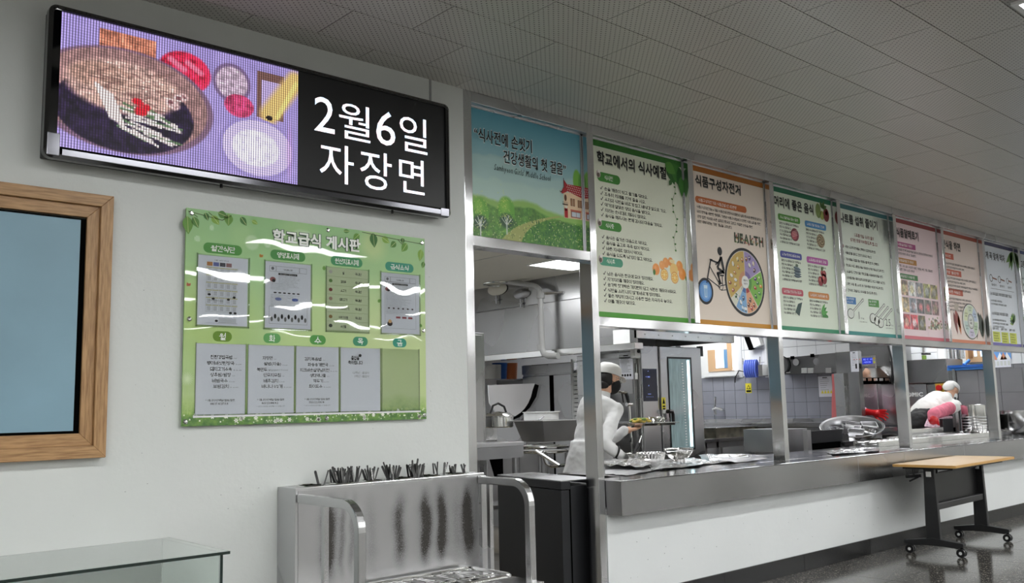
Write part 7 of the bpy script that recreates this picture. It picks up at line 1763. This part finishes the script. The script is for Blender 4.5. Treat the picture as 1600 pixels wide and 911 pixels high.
bowl_on(.075, .03, .062, .04, 'steel bowl of red stew standing on the held meal tray', ['foodred', 'foodgreen', 'foodred'], 'stew')
bowl_on(.155, .045, .045, .03, 'smaller steel bowl at the far edge of the held meal tray', ['foodgreen', 'foodyellow'], 'side_dish')
f = MB(); rr = random.Random(3)
for q in range(26): f.ell(tp(-.12 + rr.uniform(-.05, .06), rr.uniform(-.07, .07), .012 + rr.uniform(0, .022)), (.022, .018, .011), ['foodyellow', 'foodyellow', 'foodgreen'][q % 3], 8, 5)
o = f.build('fried_food', smooth=True); tag(o, 'heap of yellow fried food on the near end of the held meal tray', 'food'); o['kind'] = 'stuff'
f = MB(); [f.ell(tp(.0 + rr.uniform(-.02, .03), -.05 + rr.uniform(-.02, .02), .008), (.02, .012, .010), 'foodred', 8, 5) for q in range(6)]
# server spoon in gloved hand
c = rw + Vector((.08, -.02, -.02)); g = MB(); g.tube([c + Vector((.02, 0, -.03)), c + Vector((.06, 0, .03)), c + Vector((.12, 0, .10))], .011, 8, 'black'); g.tube([c + Vector((.12, 0, .10)), c + Vector((.15, 0, .15))], .006, 6, 'bright')
one(g, 'serving_tongs', 'black-handled serving tongs in the gloved hand of the masked worker', 'tongs', smooth=True)

# ---- worker bending over the sink
WY = 4.5
K = lambda x, y, Y=WY: at_y(x, y, Y)
T = thing('person', (K(1440, 690).x, WY, 0), 'kitchen worker in white top and black apron bending over the bench in red rubber gloves', 'person')
hipc = K(1438, 668); back1 = K(1447, 644); ch = K(1466, 632); nk = K(1478, 622); HD = K(1486, 611)
b = MB(); b.ell(ch, (.17, .18, .15), 'cloth', 18, 12); limb(b, [back1, ch, nk], [.15, .15, .07], 'cloth'); b.ell(back1, (.14, .17, .14), 'cloth')
rs = ch + Vector((.06, -.16, -.02)); re = K(1459, 647, WY - .22); rg = K(1458, 655, WY - .22)
limb(b, [rs, rs + (re - rs) * .4], [.07, .065], 'cloth'); top_ = fuse(b.build('white_top', T), .012, 4, .03)
b = MB(); limb(b, [rs + (re - rs) * .3, re, rg], [.072, .062, .05], 'pink'); fuse(b.build('pink_sleeve', T), .010, 3, .022)
b = MB(); wr = K(1463, 668, WY - .20); limb(b, [rg, wr], [.052, .042], 'redglove'); hand(b, wr, (.5, -.1, -.8), (.8, 0, .4), 1.1, .5, 'redglove', 1); fuse(b.build('red_glove', T), .006, 2)
b = MB(); ls = ch + Vector((.08, .16, -.04)); le = ls + Vector((.06, .02, -.24)); limb(b, [ls, le], [.065, .055], 'pink'); fuse(b.build('far_sleeve', T), .012, 3)
b = MB(); lw_ = le + Vector((.10, -.08, -.12)); limb(b, [le, lw_], [.05, .04], 'redglove'); hand(b, lw_, (.5, -.2, -.7), (0, -1, 0), 1.0, .5, 'redglove', -1); fuse(b.build('red_glove', T), .006, 2)
b = MB(); b.ell(hipc + Vector((-.02, 0, .02)), (.17, .19, .16), 'blackcloth', 18, 12); limb(b, [back1 + Vector((.0, 0, -.06)), hipc, Vector((hipc.x - .02, WY, .45))], [.16, .18, .19], 'blackcloth'); b.ell(back1 + Vector((.10, 0, -.10)), (.14, .15, .12), 'blackcloth'); b.ell(ch + Vector((.08, 0, -.12)), (.10, .12, .12), 'blackcloth'); fuse(b.build('black_apron', T), .014, 4, .05)
b = MB()
for k in (-.09, .09): limb(b, [Vector((hipc.x, WY + k, .5)), Vector((hipc.x, WY + k, .08))], [.09, .06], 'blackcloth'); b.ell((hipc.x + .05, WY + k, .045), (.13, .05, .045), 'blackcloth')
fuse(b.build('boots', T), .02, 2)
fw = Vector((.75, -.15, -.62)); up = Vector((.65, 0, .75)); Pg, Bg = face(T, HD, .20, fw, up)
g = MB(); g.lathe([(r * .20 * 1.12, z * .20) for r, z in prof], Pg(0, 0, 0), 24, 'cloth', Bg, 1.0, 1.14); g.ell(Pg(0, -.30, .10), (.07, .05, .06), 'cloth', 14, 8, Bg); g.build('cap', T, smooth=True)
g = MB(); g.ell(Pg(0, .20, -.20), (.058, .058, .055), 'white', 18, 12, Bg); g.build('face_mask', T, smooth=True)
g = MB(); g.tube([nk + Vector((.03, -.09, 0)), ch + Vector((.10, -.14, -.06)), back1 + Vector((.12, -.14, -.06))], .012, 6, 'blackcloth'); g.build('apron_strap', T, smooth=True)
# bench with paper in front of her
T = thing('wash_counter', K(1455, 690), 'white-edged bench the bending worker leans over', 'bench')
ybox((1424, 669), (1474, 675), 4.215, .10, 'bright').build('worktop', T, bevel=.003); ybox((1424, 675), (1474, 683), 4.215, .05, 'steel').build('front_lip', T)
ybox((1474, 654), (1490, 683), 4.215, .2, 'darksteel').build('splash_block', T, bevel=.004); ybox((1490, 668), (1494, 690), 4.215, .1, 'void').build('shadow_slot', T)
b = MB(); rr = random.Random(9); P = [K(*p, WY - .25) for p in ((1461, 668), (1466, 655), (1478, 651), (1489, 650), (1489, 656), (1476, 658), (1474, 668))]
b.hexa(P, [v + Vector((0, .12, .01)) for v in P], 'floral'); one(b, 'dish_cloth', 'crumpled white and brown cloth under the hands of the bending worker', 'cloth', bevel=.01)

# ---- arm with red glove reaching out from behind the steel column
AX = 10.95
K = lambda x, y, X=AX: at_x(x, y, X)
bc = K(1327, 640); T = thing('person', (bc.x, bc.y, 0), 'worker mostly hidden behind the steel column, floral sleeve and red rubber glove reaching right', 'person')
b = MB(); wr = K(1364, 645); limb(b, [K(1348, 643), wr], [.050, .036], 'redglove')
dv = (Vector(K(1390, 648)) - Vector(wr)).normalized(); sv = Vector((0, 0, 1))
limb(b, [wr, wr + dv * .05], [.038, .045], 'redglove')
for k, fl in ((-1.2, .10), (-.4, .135), (.4, .14), (1.2, .115)):
    p = wr + dv * .07 + sv * k * .026; limb(b, [wr + dv * .03 + sv * k * .016, p, p + (dv + sv * k * .16 + Vector((-.1, 0, 0))) * fl * .55, p + (dv + sv * (k * .22 - .12) + Vector((-.25, 0, 0))) * fl], [.020, .0165, .014, .010], 'redglove')
limb(b, [wr + dv * .02 - sv * .03, wr + dv * .06 - sv * .075, wr + dv * .10 - sv * .085], [.018, .015, .011], 'redglove')
fuse(b.build('red_glove', T), .006, 1)
b = MB(); limb(b, [bc + Vector((-.03, -.14, .12)), K(1339, 639), K(1350, 643)], [.075, .070, .056], 'floral'); fuse(b.build('floral_sleeve', T), .012, 3)
b = MB(); b.ell(bc + Vector((0, 0, .05)), (.11, .16, .22), 'floral', 16, 10); limb(b, [bc + Vector((0, 0, -.05)), bc + Vector((0, 0, -.35))], [.12, .13], 'floral'); fuse(b.build('blouse', T), .016, 4)
b = MB()
for k in (-.07, .07): limb(b, [Vector((bc.x, bc.y + k, bc.z - .40)), Vector((bc.x, bc.y + k, .08))], [.085, .055], 'blackcloth'); b.ell((bc.x - .03, bc.y + k, .045), (.11, .045, .045), 'blackcloth')
fuse(b.build('boots', T), .02, 2)
face(T, bc + Vector((0, 0, .44)), .21, Vector((-.3, -.9, -.2)), Vector((0, 0, 1)))

flush_text()
for o in list(bpy.data.objects):
    if '_w' in o: del o['_w']
